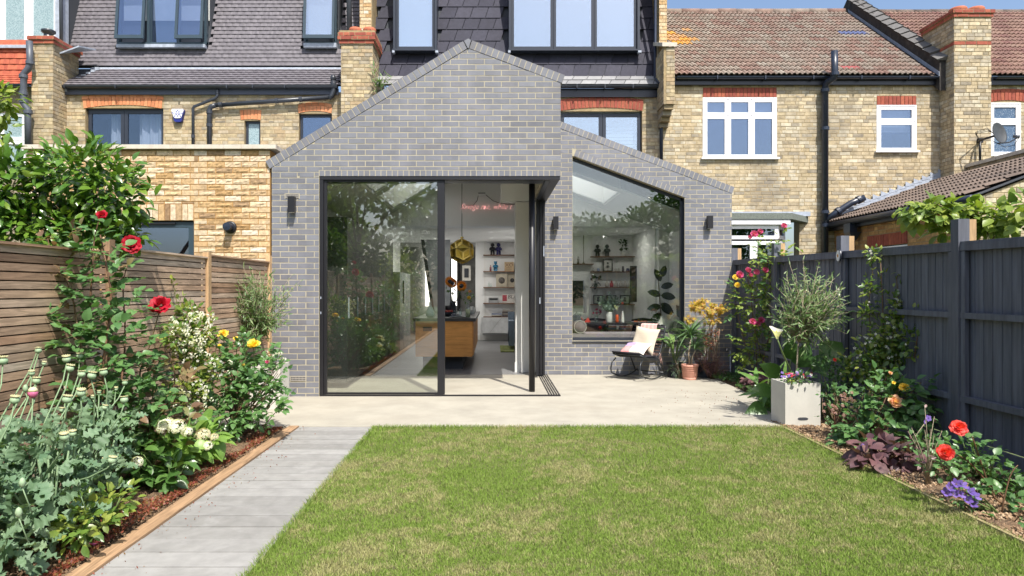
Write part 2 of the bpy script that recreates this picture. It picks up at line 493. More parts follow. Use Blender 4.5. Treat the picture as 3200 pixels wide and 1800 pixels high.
# ------------------------------------------------------------------ 2d cutting
def clip(poly, a, b, c):
    out = []; n = len(poly)
    for i in range(n):
        p = poly[i]; q = poly[(i+1) % n]
        dp = a*p[0]+b*p[1]+c; dq = a*q[0]+b*q[1]+c
        if dp >= -1e-9: out.append(p)
        if (dp > 1e-9 and dq < -1e-9) or (dp < -1e-9 and dq > 1e-9):
            t = dp/(dp-dq)
            out.append((p[0]+(q[0]-p[0])*t, p[1]+(q[1]-p[1])*t))
    return out if len(out) >= 3 else []
def area(p):
    return .5*sum(p[i][0]*p[(i+1) % len(p)][1]-p[(i+1) % len(p)][0]*p[i][1] for i in range(len(p)))
def ccw(p): return p if area(p) > 0 else p[::-1]
def edges(conv):
    conv = ccw(conv)
    for i in range(len(conv)):
        p = conv[i]; q = conv[(i+1) % len(conv)]
        a = -(q[1]-p[1]); b = q[0]-p[0]
        l = math.hypot(a, b); a /= l; b /= l
        yield a, b, -(a*p[0]+b*p[1])
def inside(poly, conv, m=0):
    for a, b, c in edges(conv):
        poly = clip(poly, a, b, c-m)
        if not poly: return []
    return poly
def subtract(poly, hole, m=0):
    out = []; cur = poly
    for a, b, c in edges(hole):
        o = clip(cur, -a, -b, -c-m)
        if o and abs(area(o)) > 1e-6: out.append(o)
        cur = clip(cur, a, b, c+m)
        if not cur: break
    return out
def rect(u0, u1, v0, v1): return [(u0,v0),(u1,v0),(u1,v1),(u0,v1)]

class Wall:
    """an upright plane: u runs along it, v up, face looks along n.  rz turns (x,-y face) pieces into it"""
    def __init__(s, o, rz=0):
        s.o = Vector(o); s.rz = rz
        s.u = Vector((math.cos(rz), math.sin(rz), 0)); s.n = Vector((math.sin(rz), -math.cos(rz), 0))
    def at(s, u, v, d=0): return s.o + s.u*u + Vector((0,0,v)) + s.n*d

def backing(parent, W, outline, holes, thick, m, name='mortar'):
    pcs = [outline]
    for h in holes:
        nx = []
        for p in pcs: nx += subtract(p, h)
        pcs = nx
    b = MB()
    for p in pcs:
        p = ccw(p)
        b.prism([W.at(u, v) for u, v in p], -W.n*thick)
    return b.build(name, m, parent)

_bm = {}
def brick_mesh(L, H, D, style, k, m):
    key = (round(L,4), round(H,4), round(D,4), style, k, m.name)
    if key in _bm: return _bm[key]
    r = random.Random(hash((round(L,4), round(H,4), k)) & 0xffff)
    b = MB()
    if style == 'rough':
        nu, nv = (7, 3) if L > H else (3, 7)
        lean = r.uniform(-1, 1)
        def fn(i, j):
            e = 1.0 if 0 < i < 1 and 0 < j < 1 else 0
            d = (r.uniform(-.002, .006) + .0035*math.sin((j+i*lean*.8)*6+k)) if e else 0
            return ((i-.5)*L + (r.uniform(-.002,.002)), -D-d, (j-.5)*H + r.uniform(-.002,.002))
        b.grid(fn, nu, nv, False)
        h = L/2; w = H/2
        n0 = len(b.v)
        b.add([(-h,0,-w),(h,0,-w),(h,0,w),(-h,0,w),(-h,-D,-w),(h,-D,-w),(h,-D,w),(-h,-D,w)],
              [(0,1,5,4),(1,2,6,5),(2,3,7,6),(3,0,4,7)])
    else:
        jt = .0022 if style == 'old' else .0006
        bev = .004 if style == 'old' else .002
        f = [(-L/2+r.uniform(-jt,jt), -H/2+r.uniform(-jt,jt)), (L/2+r.uniform(-jt,jt), -H/2+r.uniform(-jt,jt)),
             (L/2+r.uniform(-jt,jt), H/2+r.uniform(-jt,jt)), (-L/2+r.uniform(-jt,jt), H/2+r.uniform(-jt,jt))]
        fi = [(x - math.copysign(bev, x), z - math.copysign(bev, z)) for x, z in f]
        dd = D + r.uniform(-.0015, .0015)*(2 if style == 'old' else .5)
        b.add([(x,0,z) for x,z in f] + [(x,-dd+bev*.7,z) for x,z in f] + [(x,-dd,z) for x,z in fi],
              [(0,1,5,4),(1,2,6,5),(2,3,7,6),(3,0,4,7),(4,5,9,8),(5,6,10,9),(6,7,11,10),(7,4,8,11),(8,9,10,11)])
    me = b.mesh('brick', m)
    _bm[key] = me
    return me

def place_piece(name, me, parent, base, loc, rot):
    o = bpy.data.objects.new(name, me)
    o.location = loc - base; o.rotation_euler = rot
    put(o, parent)
    return o

def seen(p):
    """is a point of the place inside the picture (with a margin)"""
    if p.y < .3: return False
    x = 1240 + p.x*F/p.y; y = 727 - (p.z-1.42)*F/p.y
    return -30 < x < 2606 and -30 < y < 1480

def bricks(parent, W, outline, holes, m, L=.215, H=.065, J=.010, D=.009, style='smooth', bond='stretcher', maxn=300,
           v0=0.0, u0=0.0, name='brick', hide=None, seed=3):
    if style == 'old': D = .0045
    if style == 'rough': D = .005
    """lay courses over the outline; whole bricks are objects sharing a few meshes"""
    r = random.Random(seed)
    us = [p[0] for p in outline]; vs = [p[1] for p in outline]
    base = wloc(parent)
    pieces = []
    row = 0; v = v0
    while v < max(vs):
        if v + H > min(vs):
            if bond == 'stretcher': u = u0 - (L+J)*(1 + .5*(row % 2)); 
            else: u = u0 - L*2 - r.choice((0, .06, .11, .17))
            while u < max(us):
                l = L
                if bond == 'mixed': l = r.choice((L, L, L, L*.475, L*.72))
                if u + l > min(us):
                    rc = rect(u+J/2, u+l+J/2, v+J/2, v+H+J/2)
                    cl = inside(rc, outline)
                    if cl:
                        pcs = [cl]
                        for h in holes:
                            nx = []
                            for p in pcs: nx += subtract(p, h, J*.5)
                            pcs = nx
                        whole = len(pcs) == 1 and abs(abs(area(pcs[0])) - l*H) < 1e-5
                        for p in pcs:
                            if abs(area(p)) > .0006: pieces.append((p, whole, l, u+l/2+J/2, v+H/2+J/2))
                u += l + J
        v += H + J; row += 1
    place_bricks(parent, W, pieces, m, H, D, style, maxn, name, hide, seed)

def place_bricks(parent, W, pieces, m, H, D, style, maxn, name='brick', hide=None, seed=3):
    r = random.Random(seed+1)
    base = wloc(parent)
    sc = []
    for i, (p, whole, l, cu, cv) in enumerate(pieces):
        c = W.at(sum(q[0] for q in p)/len(p), sum(q[1] for q in p)/len(p))
        vis = seen(c) and not (hide and hide(c))
        sc.append((-(abs(area(p))/max(c.y, 1)**2 if vis else 0) , i))
    sc.sort()
    nv = 0; rest = MB()
    for s, i in sc:
        p, whole, l, cu, cv = pieces[i]
        if s < 0 and nv < maxn:
            nv += 1
            if whole:
                me = brick_mesh(l, H, D, style, r.randrange(9 if style == 'rough' else 5), m)
                place_piece(name, me, parent, base, W.at(cu, cv), (0, 0, W.rz))
            else:
                b = MB(); q = ccw(p)
                b.prism([W.at(u, v, D) for u, v in q], -W.n*D)
                c = W.at(cu, cv)
                b.build(name, m, parent, org=c)
        else:
            if whole:
                me = brick_mesh(l, H, D, style, r.randrange(9 if style == 'rough' else 5), m)
                c = W.at(cu, cv)
                cs, sn = math.cos(W.rz), math.sin(W.rz)
                vs = [(c.x + v.co.x*cs - v.co.y*sn, c.y + v.co.x*sn + v.co.y*cs, c.z + v.co.z) for v in me.vertices]
                rest.add(vs, [tuple(f.vertices) for f in me.polygons])
            else:
                q = ccw(p)
                rest.prism([W.at(u, v, D) for u, v in q], -W.n*D)
    if rest.v:
        rest.build(name + 's_beyond', m, parent, kind='stuff')

def soldier(parent, W, u0, u1, v0, v1, m, pitch=.075, J=.010, D=.010, arch=0, name='brick', style='smooth', lean=0, top=None):
    """a row of bricks on end; arch = rise at the middle"""
    n = max(1, round((u1-u0)/pitch)); w = (u1-u0)/n
    mid = (u0+u1)/2; hw = (u1-u0)/2
    for i in range(n):
        a = u0+i*w+J/2; b = a+w-J
        def rise(u): return arch*(1-((u-mid)/hw)**2)
        def fan(u, t): return u + (u-mid)*lean*t
        q = [(a, v0+rise(a)), (b, v0+rise(b)), (fan(b,1), v1+rise(b)), (fan(a,1), v1+rise(a))]
        mb = MB()
        if style == 'rough':
            q = [(x+R.uniform(-.003,.003), y+R.uniform(-.004,.004)) for x, y in q]
        d = D + R.uniform(-.0015, .0015)
        mb.prism([W.at(x, y, d) for x, y in q], -W.n*(d+.012))
        mb.build(name, m, parent, org=W.at((a+b)/2, (v0+v1)/2))

def rake(parent, W, a, b, m, pitch=.078, J=.010, hgt=.215, D=.006, deep=.33, name='coping_brick'):
    """bricks on edge laid along a sloping line from a to b (their lower edge on the line)"""
    a = Vector(a); b = Vector(b); d = b-a; L = d.length; d /= L
    nrm = Vector((-d.y, d.x))
    if nrm.y < 0: nrm = -nrm
    n = max(1, round(L/pitch)); w = L/n
    mb = MB(); e0 = a+d*.004; e1 = b-d*.004; pts = [e0, e1, e1+nrm*(hgt-.003), e0+nrm*(hgt-.003)]
    mb.prism([W.at(t.x, t.y, D-.0025) for t in pts], -W.n*(deep-.004)); mb.build('mortar', M['grey_mortar'], parent)
    for i in range(n):
        p = a + d*(i*w+J/2); q = a + d*((i+1)*w-J/2)
        dd = D + R.uniform(-.002, .002)
        pts = [p, q, q+nrm*hgt, p+nrm*hgt]
        mb = MB(); mb.prism([W.at(t.x, t.y, dd) for t in pts], -W.n*(deep+dd))
        mb.build(name, m, parent, org=W.at((p.x+q.x)/2, (p.y+q.y)/2))

# ------------------------------------------------------------------ windows
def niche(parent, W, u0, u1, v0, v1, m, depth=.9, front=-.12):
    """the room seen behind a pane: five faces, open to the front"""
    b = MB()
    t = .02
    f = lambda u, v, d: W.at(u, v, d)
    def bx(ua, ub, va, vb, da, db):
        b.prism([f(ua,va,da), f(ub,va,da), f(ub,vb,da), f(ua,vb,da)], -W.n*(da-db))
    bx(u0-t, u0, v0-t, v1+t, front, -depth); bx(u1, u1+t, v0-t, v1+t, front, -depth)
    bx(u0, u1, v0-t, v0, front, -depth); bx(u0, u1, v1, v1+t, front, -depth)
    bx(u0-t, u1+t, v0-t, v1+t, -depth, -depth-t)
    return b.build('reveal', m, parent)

def sash(parent, W, u0, u1, v0, v1, fm, gm, fw=.05, d=-.03, th=.05, name='casement', out=0):
    """one opening light: frame (> pane)"""
    b = MB()
    def bx(ua, ub, va, vb):
        b.prism([W.at(ua,va,d), W.at(ub,va,d), W.at(ub,vb,d), W.at(ua,vb,d)], -W.n*th)
    bx(u0, u1, v0, v0+fw); bx(u0, u1, v1-fw, v1); bx(u0, u0+fw, v0+fw, v1-fw); bx(u1-fw, u1, v0+fw, v1-fw)
    fr = b.build(name, fm, parent, org=W.at((u0+u1)/2, (v0+v1)/2))
    g = MB()
    g.prism([W.at(u0+fw,v0+fw,d-th*.4), W.at(u1-fw,v0+fw,d-th*.4), W.at(u1-fw,v1-fw,d-th*.4), W.at(u0+fw,v1-fw,d-th*.4)], -W.n*.006)
    g.build('pane', gm, fr)
    return fr

# ------------------------------------------------------------------ tiled slopes
def slope_rot(pitch): return (pitch, 0, 0)
def tile_mesh(kind, w, l, m, k=0):
    key = ('tile', kind, round(w,4), round(l,4), m.name, k)
    if key in _bm: return _bm[key]
    r = random.Random(k*7+3)
    b = MB()
    if kind == 'flat':
        t = .013; tilt = .012; g = .0015
        c = r.uniform(-.002,.002)
        nseg = 3
        for i in range(nseg):
            x0 = -w/2+g + (w-2*g)*i/nseg; x1 = -w/2+g+(w-2*g)*(i+1)/nseg
            z0 = -.004*((2*i/nseg-1)**2); z1 = -.004*((2*(i+1)/nseg-1)**2)
            b.add([(x0,-.012,tilt+z0+c),(x1,-.012,tilt+z1+c),(x1,l,z1+.002),(x0,l,z0+.002),(x0,-.012,tilt+z0+t+c),(x1,-.012,tilt+z1+t+c),(x1,l,z1+.004),(x0,l,z0+.004)],
                  [(4,5,6,7),(0,1,5,4),(0,4,7,3),(1,2,6,5)])
    elif kind == 'pan':
        prof = [(-.5,.0),(-.42,.020),(-.32,.028),(-.22,.020),(-.14,0),(0.0,-.002),(.08,.020),(.18,.028),(.28,.020),(.36,0),(.5,-.002)]
        tilt = .022; t = .012
        n = len(prof)
        vs = []
        for y, zz in ((-.02, tilt+t), (l, .004)):
            for a, h in prof: vs.append((a*w, y, h+zz))
        for a, h in prof: vs.append((a*w, -.02, h+tilt-.006))
        b.add(vs, [(i, i+1, n+i+1, n+i) for i in range(n-1)] + [(2*n+i, 2*n+i+1, i+1, i) for i in range(n-1)])
    elif kind == 'slate':
        t = .009; tilt = .012; sh = .085; g = .006
        dz = r.uniform(-.001,.002)
        b.add([(-w/2+g,-.01,tilt+dz),(w/2-g,-.01,tilt+dz),(w/2-g+sh,l,0),(-w/2+g+sh,l,0),(-w/2+g,-.01,tilt+t+dz),(w/2-g,-.01,tilt+t+dz),(w/2-g+sh,l,t*.5),(-w/2+g+sh,l,t*.5)],
              [(4,5,6,7),(0,1,5,4),(0,4,7,3),(1,2,6,5)])
    me = b.mesh('tile', m); _bm[key] = me
    return me

def tiles(parent, kind, x0, x1, y0, z0, pitch, nrows, gauge, w, m, maxn=300, name='tile', holes=(), stagger=.5, xlim=None, special=None, hide=None, seed=5, over=1.0):
    """courses of tiles up a slope; x0..x1 along the eaves, (y0,z0) the eaves line"""
    r = random.Random(seed)
    base = wloc(parent)
    cp, sp = math.cos(pitch), math.sin(pitch)
    items = []
    for j in range(nrows):
        y = y0 + cp*gauge*j; z = z0 + sp*gauge*j
        a, b_ = (x0, x1) if xlim is None else xlim(j)
        off = stagger*w*(j % 2)
        i0 = math.floor((a-off)/w); x = i0*w + off + w/2
        while x < b_ + w/2:
            if a - .02 <= x - w/2 + .5*w and x <= b_:
                ok = True
                for (ha, hb, hz0, hz1) in holes:
                    if ha < x < hb and hz0 < z+sp*gauge*.5 < hz1: ok = False
                if ok:
                    loc = Vector((x, y, z))
                    items.append((loc, j))
            x += w
    sc = sorted(range(len(items)), key=lambda q: (not (seen(items[q][0]) and not (hide and hide(items[q][0]))), items[q][0].y))
    rest = {}
    k = 0
    for q in sc:
        loc, j = items[q]
        mm = m
        if special:
            s = special(loc)
            if s is not None: mm = s
        v = r.randrange(4)
        me = tile_mesh(kind, w, gauge*over+.02, mm, v)
        if k < maxn and seen(loc):
            k += 1
            place_piece(name, me, parent, base, loc, (pitch, 0, 0))
        else:
            rb = rest.setdefault(mm.name, (MB(), mm))[0]
            rb.add([(loc.x+p.co.x, loc.y+p.co.y*cp-p.co.z*sp, loc.z+p.co.y*sp+p.co.z*cp) for p in me.vertices], [tuple(f.vertices) for f in me.polygons])
    for nm, (rb, mm) in rest.items():
        rb.build(name+'s_beyond', mm, parent, kind='stuff')

# ================================================================== THE GROUND
b = MB(); b.box(-60, 60, -40, 60, -.4, -.10); structure('ground', b, M['ground'])
b = MB()
b.prism([(-2.92,7.05,-.08),(3.02,7.05,-.08),(3.08,7.45,-.08),(3.46,8.7,-.08),(3.52,10.6,-.08),(3.95,11.33,-.08),(-2.92,11.33,-.08)], (0,0,.08))
structure('patio', b, M['patio'])
# path of plank shaped slabs
pth = thing('path', None, None, (-1.61, 3, -.03)); pth['kind'] = 'structure'
b = MB(); b.box(-2.0, -1.215, -7, 7.046, -.09, -.022); b.build('bedding', M['bark'], pth)
k = 0; Y = 7.045
while Y > -6.5:
    b = MB(); z = R.uniform(-.001, .0015)
    b.box(-1.995, -1.222, Y-.1945, Y-.004, -.05, z-.002)
    b.build('slab', M['paving'], pth, org=(-1.61, Y-.1, -.03)); Y -= .1975
# lawn
b = MB(); b.box(-1.216, 2.955, -7, 7.045, -.09, -.012); structure('lawn', b, M['lawn_soil'])
def grass(name, x0, x1, y0, y1, n, seed, hmax=.034):
    g = np.random.RandomState(seed)
    y = y0 + (y1-y0)*g.rand(n); x = x0 + (x1-x0)*g.rand(n)
    h = hmax*(.45+.75*g.rand(n)); a = g.rand(n)*2*PI
    w = .0011+.0011*g.rand(n); la = g.rand(n)*2*PI; lean = h*(.15+.9*g.rand(n))
    flat = g.rand(n) < .18
    lean = np.where(flat, h*1.6, lean); h = np.where(flat, h*.4, h)
    ca, sa = np.cos(a)*w, np.sin(a)*w
    V = np.zeros((n, 5, 3))
    z0 = -.012
    V[:,0] = np.stack([x-ca, y-sa, np.full(n, z0)], 1); V[:,1] = np.stack([x+ca, y+sa, np.full(n, z0)], 1)
    mx = x+np.cos(la)*lean*.4; my = y+np.sin(la)*lean*.4; mz = z0+h*.62
    V[:,2] = np.stack([mx+ca*.8, my+sa*.8, mz], 1); V[:,3] = np.stack([mx-ca*.8, my-sa*.8, mz], 1)
    V[:,4] = np.stack([x+np.cos(la)*lean, y+np.sin(la)*lean, z0+h], 1)
    i = np.arange(n)*5
    T = np.concatenate([np.stack([i,i+1,i+2],1), np.stack([i,i+2,i+3],1), np.stack([i+3,i+2,i+4],1)])
    return V.reshape(-1,3), T
t = NT('grass_blade'); r_ = t.rnd()
p = t.pos(); a1 = t.noise(p, 1.1, 6, .66, .7); a2 = t.noise(p, 6.5, 4, .65)
mixv = t.math('ADD', t.math('MULTIPLY', a1, .62), t.math('MULTIPLY', a2, .5))
green = t.ramp(r_, [(.165,.265,.045),(.22,.32,.06),(.19,.29,.05),(.26,.345,.085)])
straw = t.ramp(r_, [(.37,.37,.155),(.44,.42,.21),(.31,.335,.115),(.36,.32,.15)])
sel = t.math('ADD', t.maprange(mixv, .48, .68, 0.12, .84), t.math('MULTIPLY', t.math('SUBTRACT', t.math('FRACT', t.math('MULTIPLY', r_, 13.7)), .5), .42))
c = t.mix(t.maprange(sel, .40, .60, 0, 1), green, straw)
b_ = t.bsdf(c, .75, 0, .15); tr = t.n('BsdfTranslucent'); t.l(c, tr.inputs[0])
mx = t.n('MixShader'); mx.inputs[0].default_value = .25; t.l(b_.outputs[0], mx.inputs[1]); t.l(tr.outputs[0], mx.inputs[2])
M['grass'] = t.done(mx)
Vs = []; Ts = []; off = 0
for (y0, y1, n, hm) in ((3.2, 4.2, 125000, .019), (4.2, 5.4, 110000, .021), (5.4, 7.06, 95000, .024), (-1, 3.2, 22000, .04), (-7, -1, 14000, .055)):
    V, T = grass('grass', -1.235, 2.99, y0, y1, n, int(y0*10)+99, hm)
    Vs.append(V); Ts.append(T+off); off += len(V)
# a ragged fringe over the edges
for (x0, x1, y0, y1) in ((-1.245,-1.19,2,7.05),(2.93,3.01,2,7.05),(-1.2,2.97,7.02,7.075)):
    V, T = grass('grass', x0, x1, y0, y1, 4500, int(x0*10)+500, .04); Vs.append(V); Ts.append(T+off); off += len(V)
V = np.concatenate(Vs); T = np.concatenate(Ts)
g = bpy.data.objects.new('lawn_grass', npmesh('lawn_grass', V, 3, T, M['grass'])); put(g)
tag(g, 'short mown grass with dry straw coloured patches', 'grass', kind='stuff')

# flower beds: uneven soil sheets
def bed(name, x0, x1, y0, y1, nx, ny, seed):
    g = np.random.RandomState(seed); b = MB()
    H = g.rand(ny+1, nx+1)
    def fn(i, j):
        a = H[round(j*ny), round(i*nx)]
        x = x0+(x1-x0)*i; y = y0+(y1-y0)*j
        return (x+(a-.5)*.02, y+(a-.5)*.03, -.045 + .05*a + .02*math.sin(x*9+y*3)*math.sin(y*5) + .02*min(1, min(i, 1-i)*6))
    b.grid(fn, nx, ny, True)
    if 'patio' in name: b.v = [(x, y, z-.034) for x, y, z in b.v]
    return structure(name, b, M['soil'])
bed('left_bed', -2.95, -2.10, -6.5, 7.04, 22, 330, 4)
bed('left_bed_by_patio', -2.95, -2.60, 7.0, 9.0, 8, 40, 5)
bed('right_bed', 2.985, 4.02, -6.5, 7.06, 24, 320, 6)
bed('right_bed_by_patio', 3.0, 4.05, 7.0, 11.5, 22, 110, 7)
# clods and chippings lying on the beds
def clods(name, x0, x1, y0, y1, n, seed, m, s0=.004, s1=.013):
    g = np.random.RandomState(seed)
    cv = np.array([(1,0,0),(0,1,0),(-1,0,0),(0,-1,0),(0,0,.8),(0,0,-.6)], float)
    cf = np.array([(0,1,4),(1,2,4),(2,3,4),(3,0,4),(1,0,5),(2,1,5),(3,2,5),(0,3,5)])
    s = s0+(s1-s0)*g.rand(n)**2.2
    c = np.stack([x0+(x1-x0)*g.rand(n), y0+(y1-y0)*g.rand(n), .0+.012*g.rand(n)], 1)
    V = c[:,None,:] + cv[None]*s[:,None,None]*(.6+.8*g.rand(n,6,1))
    T = (cf[None]+(np.arange(n)*6)[:,None,None]).reshape(-1,3)
    o = bpy.data.objects.new(name, npmesh(name, V.reshape(-1,3), 3, T, m)); put(o); return o
o = clods('soil_crumbs', -2.93, -2.10, 2.3, 7.0, 16000, 1, M['soil']); tag(o, 'loose crumbs of brown soil along the bed by the slatted fence', 'soil', kind='stuff')
M['chip'] = pm('bark_chip', [(.36,.24,.14),(.22,.13,.07),(.45,.33,.21),(.15,.09,.05)], .95)
o = clods('bark_chips', 3.0, 3.98, 3.2, 7.3, 12000, 2, M['chip'], .005, .018); tag(o, 'bark chips scattered over the bed by the dark fence', 'bark chips', kind='stuff')
# red creeping stonecrop at the front of the left bed
g = np.random.RandomState(5)
def scatter_leaves(name, n, fx, m, size, seed, label, cat):
    g = np.random.RandomState(seed)
    c = fx(g, n); d = g.randn(n,3); d[:,2] = np.abs(d[:,2])*.7+.2; d /= np.linalg.norm(d, axis=1)[:,None]
    s = size*(.5+g.rand(n)); q = np.cross(d, g.randn(n,3)); q /= np.linalg.norm(q, axis=1)[:,None]
    V = np.stack([c, c+d*s[:,None]*.5+q*s[:,None]*.28, c+d*s[:,None], c+d*s[:,None]*.5-q*s[:,None]*.28], 1)
    Fq = np.arange(n*4).reshape(-1,4)
    o = bpy.data.objects.new(name, npmesh(name, V.reshape(-1,3), 4, Fq, m)); put(o); tag(o, label, cat, kind='stuff'); return o
def fx(g, n):
    y = 3.0+3.9*g.rand(n); x = -2.14-.28*np.abs(g.randn(n))*(.55+.45*np.sin(y*5))*np.clip((6.9-y)/2,.25,1)
    return np.stack([np.clip(x,-2.8,-2.12), y, .005+.02*g.rand(n)], 1)
scatter_leaves('stonecrop', 9000, fx, M['lf_red'], .018, 3, 'low red and brown creeping stonecrop along the timber edge of the left bed', 'ground cover')
def fx2(g, n):
    a = g.rand(n)*2*PI; rr = np.sqrt(g.rand(n)); k = g.randint(0, 5, n)
    cx = np.array([3.72,3.75,3.66,3.7,3.62])[k]; cy = np.array([10.7,9.6,8.9,4.5,8.0])[k]
    return np.stack([cx+rr*.28*np.cos(a), cy+rr*.5*np.sin(a), .02+.05*g.rand(n)], 1)
scatter_leaves('creeping_plants', 6000, fx2, M['lf_dark'], .03, 4, 'low dark green creeping leaves under the painted fence', 'ground cover')

b = MB(); b.box(-2.10, -2.0, -6.5, 7.04, -.09, .012)
def fd(g, n):
    k = g.rand(n) < .5
    x = np.where(k, -1.98+.25*g.rand(n)**2, 3.1-1.3*g.rand(n)**2); y = np.where(k, 3.0+4.0*g.rand(n), 7.15+2.4*g.rand(n))
    return np.stack([x, y, .001+.004*g.rand(n)], 1)
scatter_leaves('litter', 380, fd, M['lf_red'], .012, 8, 'bits of dry leaf and soil blown onto the path and patio edges', 'leaf litter')
e = b.build('timber_edging', M['edge_wood'], None); tag(e, 'pale timber edging board between the left flower bed and the slab path', 'edging')
b = MB(); b.box(2.96, 2.985, 2.5, 6.95, -.09, .012)
e = b.build('timber_edging', M['edge_wood_old'], None); tag(e, 'weathered thin timber edging between the lawn and the right flower bed', 'edging')

# ================================================================== FENCES
ft = thing('slatted_fence', 'brown horizontal slatted timber fence left of the path with upright posts', 'fence', (-2.99, 5, 0))
ys = [9.0, 7.06, 5.25, 3.42, 1.6, -.23, -2.06, -3.9, -5.7, -7.5]
sm_ = {}
for i, y in enumerate(ys):
    b = MB(); b.box(-2.985, -2.925, y-.04, y+.035, -.1, 1.80 if i else 1.86)
    b.build('post', M['post_wood'] if i in (0,1) else M['post_wood_dark'], ft, org=(-2.95, y, 0))
for i in range(len(ys)-1):
    ya, yb = ys[i+1]+.036, ys[i]-.041
    top = (1.765, 1.735, 1.692, 1.69, 1.70, 1.70, 1.7, 1.7, 1.7)[i]
    z = top; n = 0
    while z > .06:
        key = round(yb-ya, 3)
        if key not in sm_:
            m_ = MB(); m_.box(-.009, .009, -(yb-ya)/2, (yb-ya)/2, -.0235, .0235); sm_[key] = m_.mesh('slat', M['slat_wood'])
        place_piece('slat', sm_[key], ft, wloc(ft), Vector((-2.965+R.uniform(-.002,.002), (ya+yb)/2, z-.0235)), (R.uniform(-.0012,.0012), R.uniform(-.03,.03), 0))
        z -= .0562; n += 1
    b = MB(); b.box(-2.995, -2.976, ya+.3, ya+.34, .06, top-.01); b.box(-2.995, -2.976, yb-.34, yb-.3, .06, top-.01)
    b.build('batten', M['post_wood_dark'], ft)
    b = MB(); b.box(-3.012, -3.0, ya, yb, .02, top-.004); b.build('gap_blocker', M['post_wood_dark'], ft)  # added board that keeps the gaps between slats dark
    b = MB(); b.box(-2.998, -2.93, ya, yb, top+.0002, top+.016); b.build('cap_rail', M['slat_wood'], ft)

fr = thing('board_fence', 'dark grey painted close board fence on the right with rails and tall posts', 'fence', (4.05, 7, 0))
def ftop(y): return 1.79 + .0135*(y-5)
py = [11.40, 9.70, 7.85, 5.88, 3.95, 2.1, .25, -1.6, -3.45, -5.3]
ph = [2.10, 2.07, 2.03, 2.02, 2.0, 2, 2, 2, 2, 2]
for y, h in zip(py, ph):
    b = MB(); b.box(3.975, 4.07, y-.05, y+.05, -.1, h); b.build('post', M['board_paint'], fr, org=(4.02, y, 0))
    b = MB(); b.box(4.072, 4.13, y-.048, y+.048, 1.6, h-.004); b.build('bare_post', M['post_wood'], fr, org=(4.1, y, 0))
for i in range(len(py)-1):
    yb, ya = py[i]-.05, py[i+1]+.05
    n = round((yb-ya)/.102); w = (yb-ya)/n
    for k in range(n):
        y0 = ya+k*w; tp = ftop(y0+w/2)
        b = MB(); zb = .14
        x = 4.035
        b.add([(x+.005,y0-.003,zb),(x+.0095,y0+w,zb),(x+.022,y0+w,zb),(x+.022,y0-.003,zb),(x+.005,y0-.003,tp),(x+.0095,y0+w,tp),(x+.022,y0+w,tp),(x+.022,y0-.003,tp)],
              [(0,3,7,4),(0,1,2,3),(4,7,6,5),(0,4,5,1),(1,5,6,2),(3,2,6,7)])
        b.build('board', M['board_paint'], fr, org=(x, y0+w/2, .9))
    for (z0, hh, xx) in ((ftop(ya)-.055, .06, 3.985), (1.17, .05, 3.985), (.46, .05, 3.985)):
        dz = ftop(yb)-ftop(ya) if z0 > 1.5 else 0
        b = MB(); b.add([(xx,ya,z0),(xx+.048,ya,z0),(xx+.048,yb,z0+dz),(xx,yb,z0+dz),(xx,ya,z0+hh),(xx+.048,ya,z0+hh+.0),(xx+.048,yb,z0+hh+dz),(xx,yb,z0+hh+dz)],
            [(0,3,2,1),(4,5,6,7),(0,1,5,4),(1,2,6,5),(2,3,7,6),(3,0,4,7)])
        b.build('rail', M['board_paint'], fr, org=(xx, (ya+yb)/2, z0))
    b = MB(); dz = ftop(yb)-ftop(ya); z0 = ftop(ya)+.006
    b.add([(3.99,ya,z0),(4.075,ya,z0),(4.075,yb,z0+dz),(3.99,yb,z0+dz),(3.99,ya,z0+.018),(4.075,ya,z0+.018),(4.075,yb,z0+dz+.018),(3.99,yb,z0+dz+.018)],
        [(0,3,2,1),(4,5,6,7),(0,1,5,4),(1,2,6,5),(2,3,7,6),(3,0,4,7)]); b.build('cap_rail', M['board_paint'], fr)
    for s_ in (ya+.03, yb-.03):
        b = MB(); b.box(3.99, 4.03, s_-.025, s_+.025, .14, ftop(s_)-.06); b.build('upright', M['board_paint'], fr, org=(4, s_, .9))
    b = MB(); b.box(4.01, 4.04, ya, yb, -.08, .135); b.build('gravel_board', M['board_paint'], fr)
# round painted disc hung on the post
dt = thing('hanging_disc', 'small round white disc with a dark rim and orange centre hung on a fence post', 'wall ornament', (3.96, 7.80, 1.80))
q = Matrix.Rotation(-.17, 3, 'Z') @ Matrix.Rotation(-PI/2, 3, 'Y')
b = MB(); b.lathe([(0,-.006),(.078,-.006),(.078,.006),(0,.006)], (3.95,7.80,1.80), 28, q, False); b.build('rim', M['anthracite'], dt)
b = MB(); b.lathe([(0,.0065),(.062,.0065),(.062,.009),(0,.009)], (3.95,7.80,1.80), 28, q, False); b.build('face', M['white_paint'], dt)
b = MB(); b.lathe([(0,.0095),(.020,.0095),(.015,.014),(0,.014)], (3.95,7.80,1.80), 20, q, False); b.build('centre', pm('orange_enamel', (.60,.25,.03), .5), dt)

